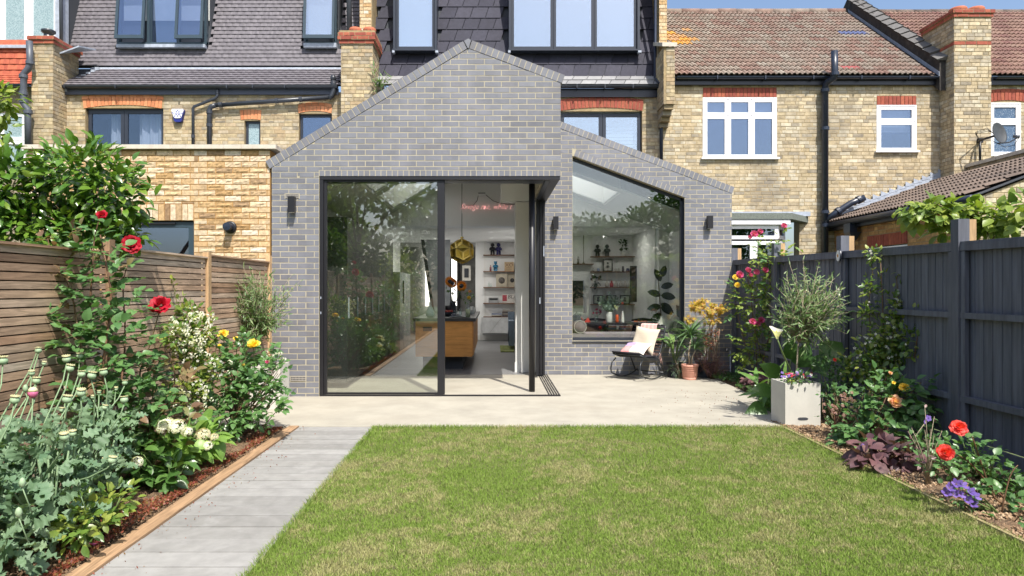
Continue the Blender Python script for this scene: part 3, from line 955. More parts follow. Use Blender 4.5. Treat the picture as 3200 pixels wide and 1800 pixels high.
# ================================================================== THE EXTENSION (grey brick, gabled)
EY = 9.03; WY = 11.35
ext = thing('house_extension', 'grey brick rear extension with a lopsided gable, corner sliding doors and a sloping picture window', 'house extension', (0, 10, 0))
wall = bpy.data.objects.new('wall', None); put(wall, ext); wall.location = (0, 0, 0)
G = Wall((0, EY, 0)); Wg = Wall((0, WY, 0))
XL, XR = -2.925, .895
XA, ZA = -.326, 4.60          # apex of the brickwork under the coping
def roofL(x): return 4.60 + .606*(x-XA)
def roofR(x): return 4.60 - .372*(x-XA)
Zh = 2.915
gable = [(XL,0.0),(XR,0.0),(XR,roofR(XR)),(XA,ZA),(XL,roofL(XL))]
door_hole = rect(PX(803,EY), XR+.5, -.5, Zh)
slot1 = rect(PX(717,EY), PX(753,EY), PZ(499,EY), PZ(487,EY)); slot2 = rect(PX(731,EY), PX(770,EY), PZ(959,EY), PZ(946,EY))
soldier_zone = rect(PX(803,EY), XR+.01, Zh, Zh+.076)
backing(wall, G, gable, [door_hole], .30, M['grey_mortar'])
bricks(wall, G, gable, [door_hole, soldier_zone, slot1, slot2], M['grey_brick'], maxn=300, v0=-.035, u0=XL+.0, D=.002, seed=21)
soldier(wall, G, PX(803,EY), XR, Zh, Zh+.072, M['grey_brick'], pitch=.075, D=.002)
# sloping coping bricks
rake(wall, G, (XL-.03, roofL(XL-.03)+.004), (XA-.01, ZA+.004), M['grey_brick'], hgt=.112)
rake(wall, G, (XR+.02, roofR(XR+.02)+.004), (XA+.01, ZA+.004), M['grey_brick'], hgt=.112)
b = MB(); b.prism([G.at(XA-.008, ZA+.004, .018), G.at(XA+.008, ZA+.004, .018), G.at(XA+.035, ZA+.108, .018), G.at(XA, ZA+.128, .018), G.at(XA-.055, ZA+.098, .018)], (0,.33,0)); b.build('coping_brick', M['grey_brick'], wall)
# side return above the corner opening (faces +X)
S = Wall((XR, EY, 0), PI/2)
ret = [(0.0,Zh),(WY-EY,Zh),(WY-EY,roofR(XR)),(0.0,roofR(XR))]
backing(wall, Wall((XR-.006,EY+.31,0),PI/2), [(0,Zh),(WY-EY-.31,Zh),(WY-EY-.31,roofR(XR)),(0,roofR(XR))], [], .22, M['grey_mortar'])
bricks(wall, Wall((XR-.006,EY,0),PI/2), ret, [], M['grey_brick'], maxn=0, v0=-.035, u0=.11, D=.002, name='return_brick')
# left flank, hidden against the neighbour but real
b = MB(); b.box(XL+.002, XL+.30, EY+.302, 14.1, 0, roofL(XL)-.02); b.build('flank_wall', M['grey_mortar'], wall)
# wing wall with the sloping window
def wingtop(x): return 4.17-.085 - .379*(x-1.126)
WX1 = 3.97
wing = [(XR-.1,0),(WX1,0),(WX1,wingtop(WX1)),(XR-.1,wingtop(XR-.1))]
wu0, wu1 = PX(1440,WY), PX(1722,WY)
ws = (PZ(497,WY)-PZ(392,WY))/(wu1-wu0)
wv0 = PZ(858,WY)
win = [(wu0,wv0),(wu1,wv0),(wu1,PZ(497,WY)),(wu0,PZ(392,WY))]
inner_band = [(wu0,PZ(392,WY)),(wu1,PZ(497,WY)),(wu1+.03,PZ(497,WY)+.075),(wu0+.0,PZ(392,WY)+.125)]
backing(wall, Wg, wing, [win], .30, M['grey_mortar'])
bricks(wall, Wg, wing, [win, inner_band], M['grey_brick'], maxn=300, v0=-.005, u0=XR+.02, D=.002, seed=22, name='wing_brick')
rake(wall, Wg, (wu0+.02,PZ(392,WY)+.002), (wu1+.02,PZ(497,WY)-.004), M['grey_brick'], hgt=.105, D=.006, deep=.1, pitch=.076, name='lintel_brick')
rake(wall, Wg, (WX1+.01, wingtop(WX1)+.0), (XR, wingtop(XR)+.004), M['grey_brick'], hgt=.112)
b = MB(); b.box(WX1-.28, WX1-.003, WY+.302, 14.1, 0, 3.0); b.build('flank_wall', M['grey_mortar'], wall)
# air bricks
for (x0,x1,y0,y1) in ((717,753,499,487),(731,770,959,946)):
    a = bpy.data.objects.new('air_brick', None); put(a, wall); a.location = (0,-10,0); a.location = (0,0,0)
    u0, u1, v0, v1 = PX(x0,EY)+.005, PX(x1,EY)-.005, PZ(y0,EY)+.004, PZ(y1,EY)-.004
    b = MB(); nn = 10
    b.box(u0,u1,EY-.008,EY+.0,v0,v0+.008); b.box(u0,u1,EY-.008,EY,v1-.008,v1); b.box(u0,u1,EY-.007,EY,(v0+v1)/2-.004,(v0+v1)/2+.004)
    for i in range(nn+1):
        x = u0+(u1-u0-.006)*i/nn; b.box(x,x+.006,EY-.0075,EY,v0+.008,v1-.008)
    b.build('grille', pm('air_brick_grille', (.32,.30,.27), .8), a)
    b = MB(); b.box(u0,u1,EY-.0025,EY-.001,v0,v1); b.build('cavity', M['room_dark'], a)
# roof slabs with two openings for rooflights
def slope_piece(x0, x1, y0, y1, zf, th, m, name, holes=()):
    pcs = [rect(x0,x1,y0,y1)]
    for h in holes:
        nx = []
        for p in pcs: nx += subtract(p, h)
        pcs = nx
    b = MB()
    for p in pcs:
        p = ccw(p)
        b.prism([(u, v, zf(u)) for u, v in p], (0,0,th))
    return b.build(name, m, ext)
t = NT('diffuser_rooflight'); tl_ = t.n('BsdfTranslucent'); tl_.inputs[0].default_value = (.93,.94,.95,1); M['diffuser'] = t.done(tl_)  # milky pane, added to spread the sun and avoid hard patches indoors
skl = [rect(-1.99,-1.15,11.9,13.7), rect(-1.99,-1.15,9.9,11.5)]; skr = [rect(.95,2.2,11.95,13.6)]
cl = lambda x: 4.30 + .606*(x-XA) - .25
cr = lambda x: 4.05 - .372*(x-XA)
slope_piece(XL+.25, XA, EY+.33, 14.12, lambda x: cl(x), .02, M['shaded_ceiling'], 'ceiling', skl)
slope_piece(XA, XR-.22, EY+.33, 14.12, lambda x: cr(x), .02, M['shaded_ceiling'], 'ceiling', ())
slope_piece(XR-.22, 3.7, WY+.31, 14.12, lambda x: cr(x), .02, M['shaded_ceiling'], 'ceiling', skr)
slope_piece(XL, XA, EY+.33, 14.12, lambda x: roofL(x)-.06, .07, M['slate'], 'roof', skl)
slope_piece(XA, XR-.01, EY+.33, WY+.33, lambda x: roofR(x)-.06, .07, M['slate'], 'roof', ())
slope_piece(XA, 3.9, WY+.33, 14.12, lambda x: roofR(x)-.06, .07, M['slate'], 'roof', skr)
for h, cf, rf in ((skl[0],cl,roofL),(skl[1],cl,roofL),(skr[0],cr,roofR)):
    (x0,y0),(x1,_),(_,y1),_ = h
    s = bpy.data.objects.new('rooflight', None); put(s, ext); s.location = (0,0,0)
    b = MB(); e = .012
    for (xa,xb,ya,yb) in ((x0-.03,x0-e*0,y0-.03,y1+.03),(x1,x1+.03,y0-.03,y1+.03),(x0,x1,y0-.03,y0),(x0,x1,y1,y1+.03)):
        b.add([(xa,ya,cf(xa)-.004),(xb,ya,cf(xb)-.004),(xb,yb,cf(xb)-.004),(xa,yb,cf(xa)-.004),(xa,ya,rf(xa)+.03),(xb,ya,rf(xb)+.03),(xb,yb,rf(xb)+.03),(xa,yb,rf(xa)+.03)],
              [(0,3,2,1),(4,5,6,7),(0,1,5,4),(1,2,6,5),(2,3,7,6),(3,0,4,7)])
    b.build('lining', M['white_paint'], s)
    b = MB(); b.prism([(x0-.02,y0-.02,rf(x0)+.035),(x1+.02,y0-.02,rf(x1)+.035),(x1+.02,y1+.02,rf(x1)+.035),(x0-.02,y1+.02,rf(x0)+.035)], (0,0,.01)); b.build('pane', M['diffuser'], s)
# rooms
def part(name, m, fn, parent=ext):
    b = MB(); fn(b); return b.build(name, m, parent)
part('floor', M['floor'], lambda b: b.box(XL+.25, 3.72, WY-.0, 19.2, -.08, .0))
part('inner_wall', M['room_white'], lambda b: (b.box(XL+.301, XL+.33, EY+.301, 14.1, 0, 2.98), b.box(XL+.301, XL+.33, 14.12, 19.1, 0, 2.72)))
part('inner_wall', M['room_white'], lambda b: b.box(3.66, 3.685, WY+.302, 14.19, 0, 3.3))
part('inner_wall', M['room_white'], lambda b: b.box(3.42, 3.45, 14.4, 16.7, 0, 2.72))
part('inner_wall', M['room_white'], lambda b: b.box(3.452, 3.684, 14.19, 14.4, 0, 2.72))
part('partition', M['white_paint'], lambda b: b.box(PX(1297,11.62), PX(1372,11.62), 11.655, 12.1, 0, 2.9))
part('partition', M['room_white'], lambda b: b.box(.60, .86, 12.102, 19.0, 0, 4.3))
part('skirting', M['white_paint'], lambda b: b.box(PX(1297,11.62)-.012, PX(1372,11.62)+.01, 11.643, 11.654, 0, .17))
part('inner_wall', M['room_white'], lambda b: b.box(PX(1297,11.62)-.25, .86, 11.66, 11.9, 2.92, 4.3))
dw = rect(PX(1118,14.2), PX(1119,14.2), 0, .1)
part('downstand', M['room_white'], lambda b: b.prism([(XL+.33,14.122,2.72),(3.65,14.122,2.72),(3.65,14.122,2.80),(XA,14.122,4.5),(XL+.33,14.122,2.95)], (0,.08,0)))
part('kitchen_ceiling', M['room_white'], lambda b: b.box(XL+.33, 3.45, 14.401, 19.1, 2.722, 2.76))
# back wall of the kitchen with a doorway and a bright tall window behind it
KY = 19.0
kw = Wall((0, KY, 0))
kl = [(XL+.33,0),(.6,0),(.6,2.72),(XL+.33,2.72)]
dh = rect(PX(1000,KY), PX(1196,KY), 0, PZ(601,KY))
backing(ext, kw, kl, [dh], .12, M['room_white'], 'inner_wall')
part('hall', pm('hall_grey', (.34,.34,.33), .9), lambda b: (b.box(-2.9,.4,21.4,21.5,0,2.75), b.box(-2.95,-2.9,19.13,21.5,0,2.75), b.box(-.30,-.22,19.13,21.4,0,2.75), b.box(-2.9,.4,19.13,21.5,2.73,2.75), b.box(-2.9,.4,19.13,21.5,-.02,0.0)))
def em(name, col, s):
    t = NT(name); e = t.n('Emission'); e.inputs[0].default_value = (*col, 1); e.inputs[1].default_value = s; return t.done(e)
sky_win = em('daylit_front_window', (1.0,.97,.90), 3.0)
part('front_window_frame', M['black_metal'], lambda b: (b.box(PX(1112,21.3),PX(1158,21.3),21.30,21.34,0,PZ(590,21.3)), ))
for xa, xb, ya, yb in ((1120,1129.5,640,770),(1136,1149,640,770),(1070,1110,600,770),(1122,1148,612,620)):  # wide left pane is added, hidden, to brighten the hall and kitchen
    part('front_window_pane', sky_win if yb > 700 else pm('red_view', (.5,.2,.15)), lambda b: b.box(PX(xa,21.29),PX(xb,21.29),21.285,21.299,PZ(yb,21.29),PZ(ya,21.29)))
part('skirting', M['white_paint'], lambda b: b.box(PX(1197,KY), .38, KY-.015, KY-.001, 0, .14))
# living room shelf wall
part('inner_wall', M['room_white'], lambda b: b.box(.862, 3.42, 16.7, 16.8, 0, 2.72))

# --------------------------------------------------------------- corner sliding doors
dr = bpy.data.objects.new('sliding_door', None); put(dr, ext); dr.location = (0,0,0)
zt = PZ(455, EY+.05)
bm_ = M['black_metal']
part('head_track', bm_, lambda b: (b.box(PX(803,EY)+.004, XR-.008, EY+.004, EY+.10, zt+.01, Zh-.004), b.box(XR-.13, XR-.012, EY+.101, WY-.03, zt+.01, Zh-.004)), dr)
part('soffit', M['anthracite'], lambda b: (b.box(PX(803,EY)+.004, XR-.21, EY+.101, EY+.33, Zh-.05, Zh-.03), b.box(XR-.20, XR-.135, EY+.101, WY, Zh-.05, Zh-.03)), dr)
part('jamb', bm_, lambda b: b.box(PX(803,EY)+.004, PX(813,EY), EY+.004, EY+.16, 0, zt+.008), dr)
part('handle_plate', M['lead'], lambda b: (b.box(PX(806,EY), PX(808,EY), EY+.0, EY+.0035, PZ(752,EY), PZ(746,EY)), b.box(PX(806,EY), PX(808,EY), EY+.0, EY+.0035, PZ(790,EY), PZ(784,EY))), dr)
def panel(xa, xb, Y, z0, z1, fw, wide_right, name='fixed_panel'):
    f = MB(); f.box(xa, xa+fw, Y, Y+.05, z0, z1); f.box(xb-wide_right, xb, Y, Y+.05, z0, z1)
    f.box(xa+fw, xb-wide_right, Y, Y+.05, z0, z0+.022); f.box(xa+fw, xb-wide_right, Y, Y+.05, z1-.02, z1)
    o = f.build(name, bm_, dr)
    g = MB(); g.box(xa+fw, xb-wide_right, Y+.020, Y+.026, z0+.022, z1-.02); g.build('pane', M['glass'], o)
panel(PX(813.5,EY), PX(1118,EY), EY+.03, .022, zt+.008, .036, .095)
part('meeting_stile', bm_, lambda b: b.box(PX(1101,EY+.1), PX(1119,EY+.1), EY+.085, EY+.14, .02, zt+.008), dr)
part('sill_track', M['black_metal'], lambda b: [b.box(PX(803,EY)+.004, XR-.0, EY+.006+i*.03, EY+.018+i*.03, -.001, .020-.004*i) for i in range(4)], dr)
part('side_track', M['black_metal'], lambda b: [b.box(XR-.012-.034*i, XR-.0-.034*i, EY+.13, WY-.012, -.001, .014) for i in range(5)], dr)
# leaves stacked open at the back of the corner
for i in range(3):
    x0 = XR-.05-.045*i
    f = MB(); f.box(x0-.035, x0, WY-.26+.0*i, WY-.20, .02, zt); f.box(x0-.035, x0, WY-.055, WY-.012, .02, zt)
    o = f.build('sliding_leaf', bm_, dr)
    g = MB(); g.box(x0-.020, x0-.014, WY-.20, WY-.055, .05, zt-.05); g.build('pane', M['glass'], o)
part('end_stile', bm_, lambda b: b.box(XR-.20, XR-.19+.02, WY-.42, WY-.30, .02, zt), dr)
part('handle_plate', M['lead'], lambda b: (b.box(XR-.14, XR-.125, WY-.265, WY-.262, 1.18, 1.28), b.box(XR-.075, XR-.06, WY-.265, WY-.262, 1.95, 2.12)), dr)
b = MB(); b.tube([(PX(1338,9.45), 9.45, .0), (PX(1338,9.45), 9.45, Zh-.03)], .042, 20)
o = b.build('corner_column', M['black_metal'], ext)
part('column_head', M['anthracite'], lambda b: b.box(PX(1338,9.45)-.12, XR-.23, 9.36, 9.54, Zh-.026, Zh+.1), ext)

# --------------------------------------------------------------- sloping picture window
wt = bpy.data.objects.new('picture_window', None); put(wt, ext); wt.location = (0,0,0)
fb = MB(); d0 = -.10; th = .08; fw = .045
def strip(a, b_, c, d): fb.prism([Wg.at(*a, d0), Wg.at(*b_, d0), Wg.at(*c, d0), Wg.at(*d, d0)], -Wg.n*th)
zl, zr = PZ(392,WY), PZ(497,WY)
strip((wu0,wv0),(wu1,wv0),(wu1,wv0+fw*1.2),(wu0,wv0+fw*1.2))
strip((wu1-fw*.9,wv0+fw*1.2),(wu1,wv0+fw*1.2),(wu1,zr),(wu1-fw*.9,zr+.9*fw*ws*-1))
strip((wu0,wv0+fw*1.2),(wu0+.006,wv0+fw*1.2),(wu0+.006,zl),(wu0,zl))
strip((wu0,zl-fw*1.1),(wu1,zr-fw*1.1),(wu1,zr),(wu0,zl))
fo = fb.build('frame', M['anthracite'], wt)
g = MB(); g.prism([Wg.at(wu0+.006,wv0+fw*1.2,d0-.03), Wg.at(wu1-fw*.9,wv0+fw*1.2,d0-.03), Wg.at(wu1-fw*.9,zr-fw*1.1+.02,d0-.03), Wg.at(wu0+.006,zl-fw*1.1,d0-.03)], -Wg.n*.006); g.build('pane', M['glass_window'], fo)
part('sill', M['anthracite'], lambda b: b.box(wu0, wu1, WY-.02, WY+.10, wv0-.025, wv0-.002), wt)
part('reveal', M['anthracite'], lambda b: (b.box(wu1-.004, wu1-.001, WY+.001, WY+.10, wv0, zr-.01),), wt)
part('window_seat', pm('seat_fabric', (.33,.29,.32), .95, 0, .1, 4, sv=(2,2,60)), lambda b: b.box(wu0-.1, wu1+.1, WY+.32, WY+.92, .42, wv0+.10), ext)

# ================================================================== THE TERRACE BEHIND
HY = 14.2
H = Wall((0, HY, 0))
def hx(x): return PX(x, HY)
def hz(y): return PZ(y, HY)
OM = M['stock_brick']

def pipe(parent, pts, r, m, name='pipe', n=12, collars=()):
    b = MB(); b.tube(pts, r, n); o = b.build(name, m, parent)
    for c, ax in collars:
        c = Vector(c); ax = Vector(ax).normalized()
        b = MB(); b.tube([c-ax*.035, c-ax*.033, c+ax*.033, c+ax*.035], [r*1.05, r*1.28, r*1.28, r*1.05], n, smooth=False); b.build('collar', m, o)
    return o
def gutter(parent, x0, x1, y, z, m, r=.055, name='gutter', brackets=None):
    b = MB()
    prof = [(r*math.cos(a), r*math.sin(a)) for a in [PI + PI*i/7 for i in range(8)]]
    prof2 = [(p[0]*.86, p[1]*.86) for p in prof[::-1]]
    pr = prof + prof2
    vs = [(x, y+p[0], z+p[1]) for x in (x0, x1) for p in pr]; n = len(pr)
    b.add(vs, [(i, (i+1) % n, n+(i+1) % n, n+i) for i in range(n)] + [tuple(range(n))[::-1], tuple(range(n, 2*n))])
    o = b.build(name, m, parent)
    for x in (brackets or []):
        b = MB(); b.box(x-.012, x+.012, y-r-.008, y+r, z-r-.012, z-r-.002); b.box(x-.012, x+.012, y-r-.012, y-r-.003, z-r, z+.008); b.build('bracket', m, o)
    return o

def chimney(parent, x0, x1, yf, yb, z0, z1, bm, capm, cap_rows=2, band=None, seed=9, cap_over=.06, name='chimney'):
    c = bpy.data.objects.new(name, None); put(c, parent); c.location = Vector(((x0+x1)/2, (yf+yb)/2, z0)) - wloc(parent)
    b = MB(); b.box(x0+.002, x1-.002, yf+.002, yb, z0, z1); b.build('mortar', M['stock_mortar'], c)
    zc = z1 - .075*cap_rows
    F_ = Wall((0, yf, 0)); hol = []
    if band: hol = [rect(x0-1, x1+1, band, band+.075)]
    bricks(c, F_, rect(x0, x1, z0, zc), hol, bm, bond='mixed', style='old', v0=z0, u0=x0, maxn=140, seed=seed)
    if band: bricks(c, F_, rect(x0, x1, band, band+.076), [], M['red_brick'], style='old', v0=band, u0=x0, maxn=20, seed=seed)
    # the flank that shows: rotate so it faces the middle of the place
    if x0 > 0: Sd = Wall((x0, yb, 0), -PI/2)
    else: Sd = Wall((x1, yf, 0), PI/2)
    hs = [rect(-1, 9, band, band+.075)] if band else []
    bricks(c, Sd, rect(0, yb-yf, z0, zc), hs, bm, bond='mixed', style='old', v0=z0, u0=0, maxn=60, seed=seed+1)
    if band: bricks(c, Sd, rect(0, yb-yf, band, band+.076), [], M['red_brick'], style='old', v0=band, u0=0, maxn=20, seed=seed)
    for k in range(cap_rows):
        o = cap_over*(1 if k else .55)
        z = zc + k*.075
        b = MB(); b.box(x0-o+.006, x1+o-.006, yf-o+.006, yb+o-.006, z, z+.074); b.build('mortar', M['stock_mortar'], c)
        bricks(c, Wall((0, yf-o+.006, 0)), rect(x0-o, x1+o, z, z+.075), [], capm, style='old', bond='mixed', v0=z, u0=x0-o, maxn=20, seed=seed+k)
        W2 = Wall((x0-o+.006, yb+o, 0), -PI/2) if x0 > 0 else Wall((x1+o-.006, yf-o, 0), PI/2)
        bricks(c, W2, rect(0, yb-yf+2*o, z, z+.075), [], capm, style='old', bond='mixed', v0=z, u0=0, maxn=20, seed=seed+k)
    return c
def pot(parent, x, y, z, r=.12):
    b = MB(); b.lathe([(r*.8,0),(r*1.05,.05),(r*1.12,.10),(r*1.0,.13),(r*.85,.14),(r*.8,.10)], (x,y,z), 20)
    o = b.build('chimney_pot', M['terracotta'], parent)
    for k in range(10):
        a = 2*PI*k/10
        b = MB(); b.lathe([(0,-.003),(.011,-.003),(.011,.003),(0,.003)], (x+math.cos(a)*r*1.075, y+math.sin(a)*r*1.075, z+.06), 8, Vector((math.cos(a), math.sin(a), 0)).to_track_quat('Z','Y').to_matrix()); b.build('vent_hole', M['room_dark'], o)

# ---------------------------------------------------------------- left house: brown tiled mansard
lh = thing('terraced_house', 'yellow brick house with a brown tiled mansard left of the gable', 'house', (-5.8, 15, 0))
XL0, XL1 = -9.05, -2.45
w1 = rect(hx(215), hx(411), 1.5, hz(272)); w2 = rect(hx(615), hx(655), 1.5, hz(303)); w3 = rect(hx(752), hx(835), 1.5, hz(286))
wl = bpy.data.objects.new('wall', None); put(wl, lh); wl.location = (0, 0, 0)
Ztop = hz(232)
ol = rect(XL0, XL1, 0, Ztop)
# openings follow the arches
def archpoly(u0, u1, v0, v1, rise):
    return [(u0,v0),(u1,v0),(u1,v1)] + [((u0+u1)/2+(u1-u0)/2*math.cos(PI*k/8), v1+rise*(1-math.cos(PI*k/8)**2)) for k in range(1,8)] + [(u0,v1)]
aw1 = [(hx(215),1.5),(hx(411),1.5),(hx(411),hz(275)),(hx(313),hz(265)),(hx(215),hz(275))]
ao1 = [(hx(207),hz(276)),(hx(409),hz(276)),(hx(415),hz(246)),(hx(360),hz(239)),(hx(262),hz(239)),(hx(201),hz(246))]
backing(wl, H, ol, [w1, w2, w3], .25, M['stock_mortar'])
holes = [w1, w2, w3, ao1, rect(hx(605),hx(657),hz(303),hz(278)), [(hx(750),hz(286)),(hx(835),hz(286)),(hx(836),hz(263)),(hx(749),hz(263))]]
bricks(wl, H, rect(XL0, XL1, 3.0, Ztop), holes, OM, bond='mixed', style='old', v0=3.0, u0=XL0, maxn=300, seed=31, hide=lambda c: c.z < hz(362) or c.x > PX(850,14.2))
soldier(wl, H, hx(211), hx(407), hz(273), hz(252), M['orange_arch'], pitch=.073, arch=.075, lean=.03, style='old', D=.012)
soldier(wl, H, hx(206), hx(412), hz(251), hz(243), M['orange_arch'], pitch=.145, arch=.06, D=.011)
soldier(wl, H, hx(606), hx(656), hz(302), hz(278), M['orange_arch'], pitch=.073, arch=.02, lean=.10, D=.012)
soldier(wl, H, hx(751), hx(834), hz(285), hz(272), M['orange_arch'], pitch=.073, arch=.05, lean=.05, D=.012)
soldier(wl, H, hx(750), hx(835), hz(271), hz(263), M['orange_arch'], pitch=.145, arch=.05, D=.011)
def house_window(parent, W, u0, u1, v0, v1, fm, gm, cols, inner='room_dark', fw=.045, depth=.8, d=-.07, name='window', rows=None, outer=.0, curt=None, blindm=None, blindz=None):
    w = bpy.data.objects.new(name, None); put(w, parent); w.location = W.at((u0+u1)/2, v0) - wloc(parent)
    niche(w, W, u0, u1, v0, v1, M[inner], depth, front=d-.06)
    n = len(cols)-1
    for i in range(n):
        a = u0+(u1-u0)*cols[i]; c = u0+(u1-u0)*cols[i+1]
        rr = rows or [0, 1]
        for j in range(len(rr)-1):
            e = v0+(v1-v0)*rr[j]; f = v0+(v1-v0)*rr[j+1]
            sash(w, W, a+.004, c-.004, e+.004, f-.004, fm, gm, fw, d)
    if blindm:
        bz = v0+(v1-v0)*blindz
        b = MB(); b.prism([W.at(u0+.03,bz,d-.14), W.at(u1-.03,bz,d-.14), W.at(u1-.03,v1-.02,d-.14), W.at(u0+.03,v1-.02,d-.14)], -W.n*.01); b.build('blind', blindm, w)
    if curt:
        for (ca, cb) in curt:
            b = MB(); a = u0+(u1-u0)*ca; c = u0+(u1-u0)*cb; nf = 26
            def fn(i, j):
                u = a+(c-a)*i
                q = W.at(u, v0+.02+(v1-v0-.06)*j, d-.20-.03*math.sin(i*nf*.9+math.sin(j*2))-.015*math.sin(i*41))
                return q
            b.grid(fn, 60, 4); b.build('curtain', M['curtain'], w)
    return w
house_window(lh, H, hx(217), hx(411), 3.0, hz(275), M['anthracite'], M['glass_low'], [0,.47,1], curt=[(.22,.46),(.60,.99)], fw=.07)
b = MB(); b.prism([H.at(hx(215),hz(276),-.06), H.at(hx(411),hz(276),-.06), H.at(hx(409),hz(272),-.06), H.at(hx(360),hz(266),-.06), H.at(hx(313),hz(264),-.06), H.at(hx(265),hz(266),-.06), H.at(hx(217),hz(272),-.06)], (0,.06,0)); b.build('head_board', M['anthracite'], lh)
house_window(lh, H, hx(616), hx(655), 3.0, hz(303), M['anthracite'], M['frosted'], [0,1], fw=.045)
house_window(lh, H, hx(753), hx(835), 3.0, hz(287), M['anthracite'], M['glass_upper'], [0,1], fw=.045)
# eaves
EVY = 14.12
b = MB(); b.box(PX(150,EVY), PX(851,EVY), EVY+.02, EVY+.05, PZ(237,EVY), PZ(222,EVY)); b.box(PX(150,EVY), PX(851,EVY), EVY+.051, HY, PZ(237,EVY)+.005, PZ(237,EVY)+.02); b.build('fascia', M['fascia'], lh)
gutter(lh, PX(146,EVY), PX(851,EVY), EVY-.045, PZ(217,EVY), M['plastic_pipe'], .058, brackets=[PX(x,EVY) for x in (170,297,455,575,640,720)])
rf = bpy.data.objects.new('roof', None); put(rf, lh); rf.location = (0,0,0)
pl = math.radians(41); g1 = .098
z_e = PZ(215, EVY)
tiles(rf, 'flat', PX(146,EVY), PX(858,EVY), EVY-.03, z_e, pl, 8, g1, .165, M['plain_tile'], maxn=110, xlim=lambda j: (PX(146,EVY)+j*.085, PX(858,EVY)-.0), seed=41)
yt = EVY-.03+8*g1*math.cos(pl); ztp = z_e+8*g1*math.sin(pl)
b = MB(); b.add([(PX(146,EVY)-.1,EVY,z_e-.02),(XL1,EVY,z_e-.02),(XL1,yt+.1,ztp+.04),(PX(146,EVY)-.1,yt+.1,ztp+.04)], [(0,1,2,3)]); b.build('underlay', M['room_dark'], rf)
b = MB(); b.prism([(PX(215,14.5),yt-.01,ztp+.002),(XL1,yt-.01,ztp+.002),(XL1,yt+.09,ztp+.075),(PX(215,14.5),yt+.09,ztp+.075)], (0,0,.012)); b.build('lead_flashing', M['lead'], rf)
pm2 = math.radians(73); MY = yt+.05; MZ = PZ(165, MY); g2 = .100
dwx0, dwx1 = PX(293,14.8), PX(522,14.8)
w2x0, w2x1 = PX(764,14.8), PX(850,14.8)
tiles(rf, 'flat', PX(160,14.8), -2.5, MY, MZ, pm2, 27, g2, .155, M['plain_tile'], maxn=190, holes=[(dwx0-.04,dwx1+.04,PZ(122,14.8),12),(w2x0-.04,w2x1+.04,PZ(122,14.8),12)], seed=42,
      xlim=lambda j: ((PX(185,14.8) if j < 3 else PX(160,14.8)), -2.5), hide=lambda c: c.x > PX(850,14.6))
b = MB(); L_ = 27*g2; b.add([(PX(158,14.6),MY+.03,MZ-.05),(XL1,MY+.03,MZ-.05),(XL1,MY+.03+L_*math.cos(pm2),MZ+L_*math.sin(pm2)),(PX(158,14.6),MY+.03+L_*math.cos(pm2),MZ+L_*math.sin(pm2))], [(0,1,2,3)]); b.build('underlay', M['room_dark'], rf)
b = MB(); b.box(PX(150,14.6), PX(162,14.6), 14.45, 14.75, PZ(130,14.6), 9.2); b.build('lead_flashing', M['lead'], rf)
def tilt_sash(parent, W, u0, u1, v0, v1, fm, gm, ang, fw=.055):
    """top hung light pushed open at the bottom"""
    hgt = v1-v0
    p = W.at((u0+u1)/2, v1, .02)
    o = bpy.data.objects.new('opening_light', None); put(o, parent); o.location = p - wloc(parent)
    o.rotation_euler = (-ang, 0, 0)
    w = (u1-u0)/2
    b = MB(); b.box(-w,w,-.05,0,-hgt,-hgt+fw*1.4); b.box(-w,w,-.05,0,-fw,0); b.box(-w,-w+fw,-.05,0,-hgt+fw*1.4,-fw); b.box(w-fw,w,-.05,0,-hgt+fw*1.4,-fw)
    f = bpy.data.objects.new('frame', b.mesh('frame', fm)); put(f, o)
    b = MB(); b.box(-w+fw,w-fw,-.03,-.024,-hgt+fw*1.4,-fw); g = bpy.data.objects.new('pane', b.mesh('pane', gm)); put(g, o)
    return o
D = Wall((0, 14.80, 0))
def dx(x): return PX(x, 14.8)
def dz(y): return PZ(y, 14.8)
ztopw = 8.15
win_ = house_window(lh, D, dx(295), dx(521), dz(112), ztopw, M['blue_frame'], M['glass_upper'], [.34,.67], fw=.05, name='dormer_window', blindm=M['blind'], blindz=.42)
fr_ = MB(); 
for xa, xb in ((295,301),(371,377),(447,452),(515,521)): fr_.box(dx(xa),dx(xb),14.775,14.87,dz(112)+.0,ztopw)
fr_.box(dx(295),dx(521),14.78,14.87,dz(113),dz(107)); fr_.build('frame', M['blue_frame'], win_)
tilt_sash(win_, D, dx(300), dx(372), dz(106), ztopw, M['blue_frame'], M['glass_upper'], .10)
tilt_sash(win_, D, dx(449), dx(518), dz(106), ztopw, M['blue_frame'], M['glass_upper'], .10)
b = MB(); b.box(dx(297),dx(519),14.72,14.84,dz(122),dz(114)); b.build('lead_apron', M['lead'], win_)
win_ = house_window(lh, D, dx(766), dx(847), dz(108), ztopw, M['blue_frame'], M['glass_upper'], [.0,.02], name='dormer_window', blindm=M['blind'], blindz=.0)
fr_ = MB(); fr_.box(dx(766),dx(847),14.78,14.87,dz(110),dz(106)); fr_.box(dx(766),dx(770),14.775,14.87,dz(106),ztopw); fr_.box(dx(843),dx(847),14.775,14.87,dz(106),ztopw); fr_.build('frame', M['blue_frame'], win_)
tilt_sash(win_, D, dx(767), dx(845), dz(104), ztopw, M['blue_frame'], M['glass_bright'], .08)
b = MB(); b.box(dx(766),dx(848),14.72,14.84,dz(122),dz(111)); b.build('lead_apron', M['lead'], win_)
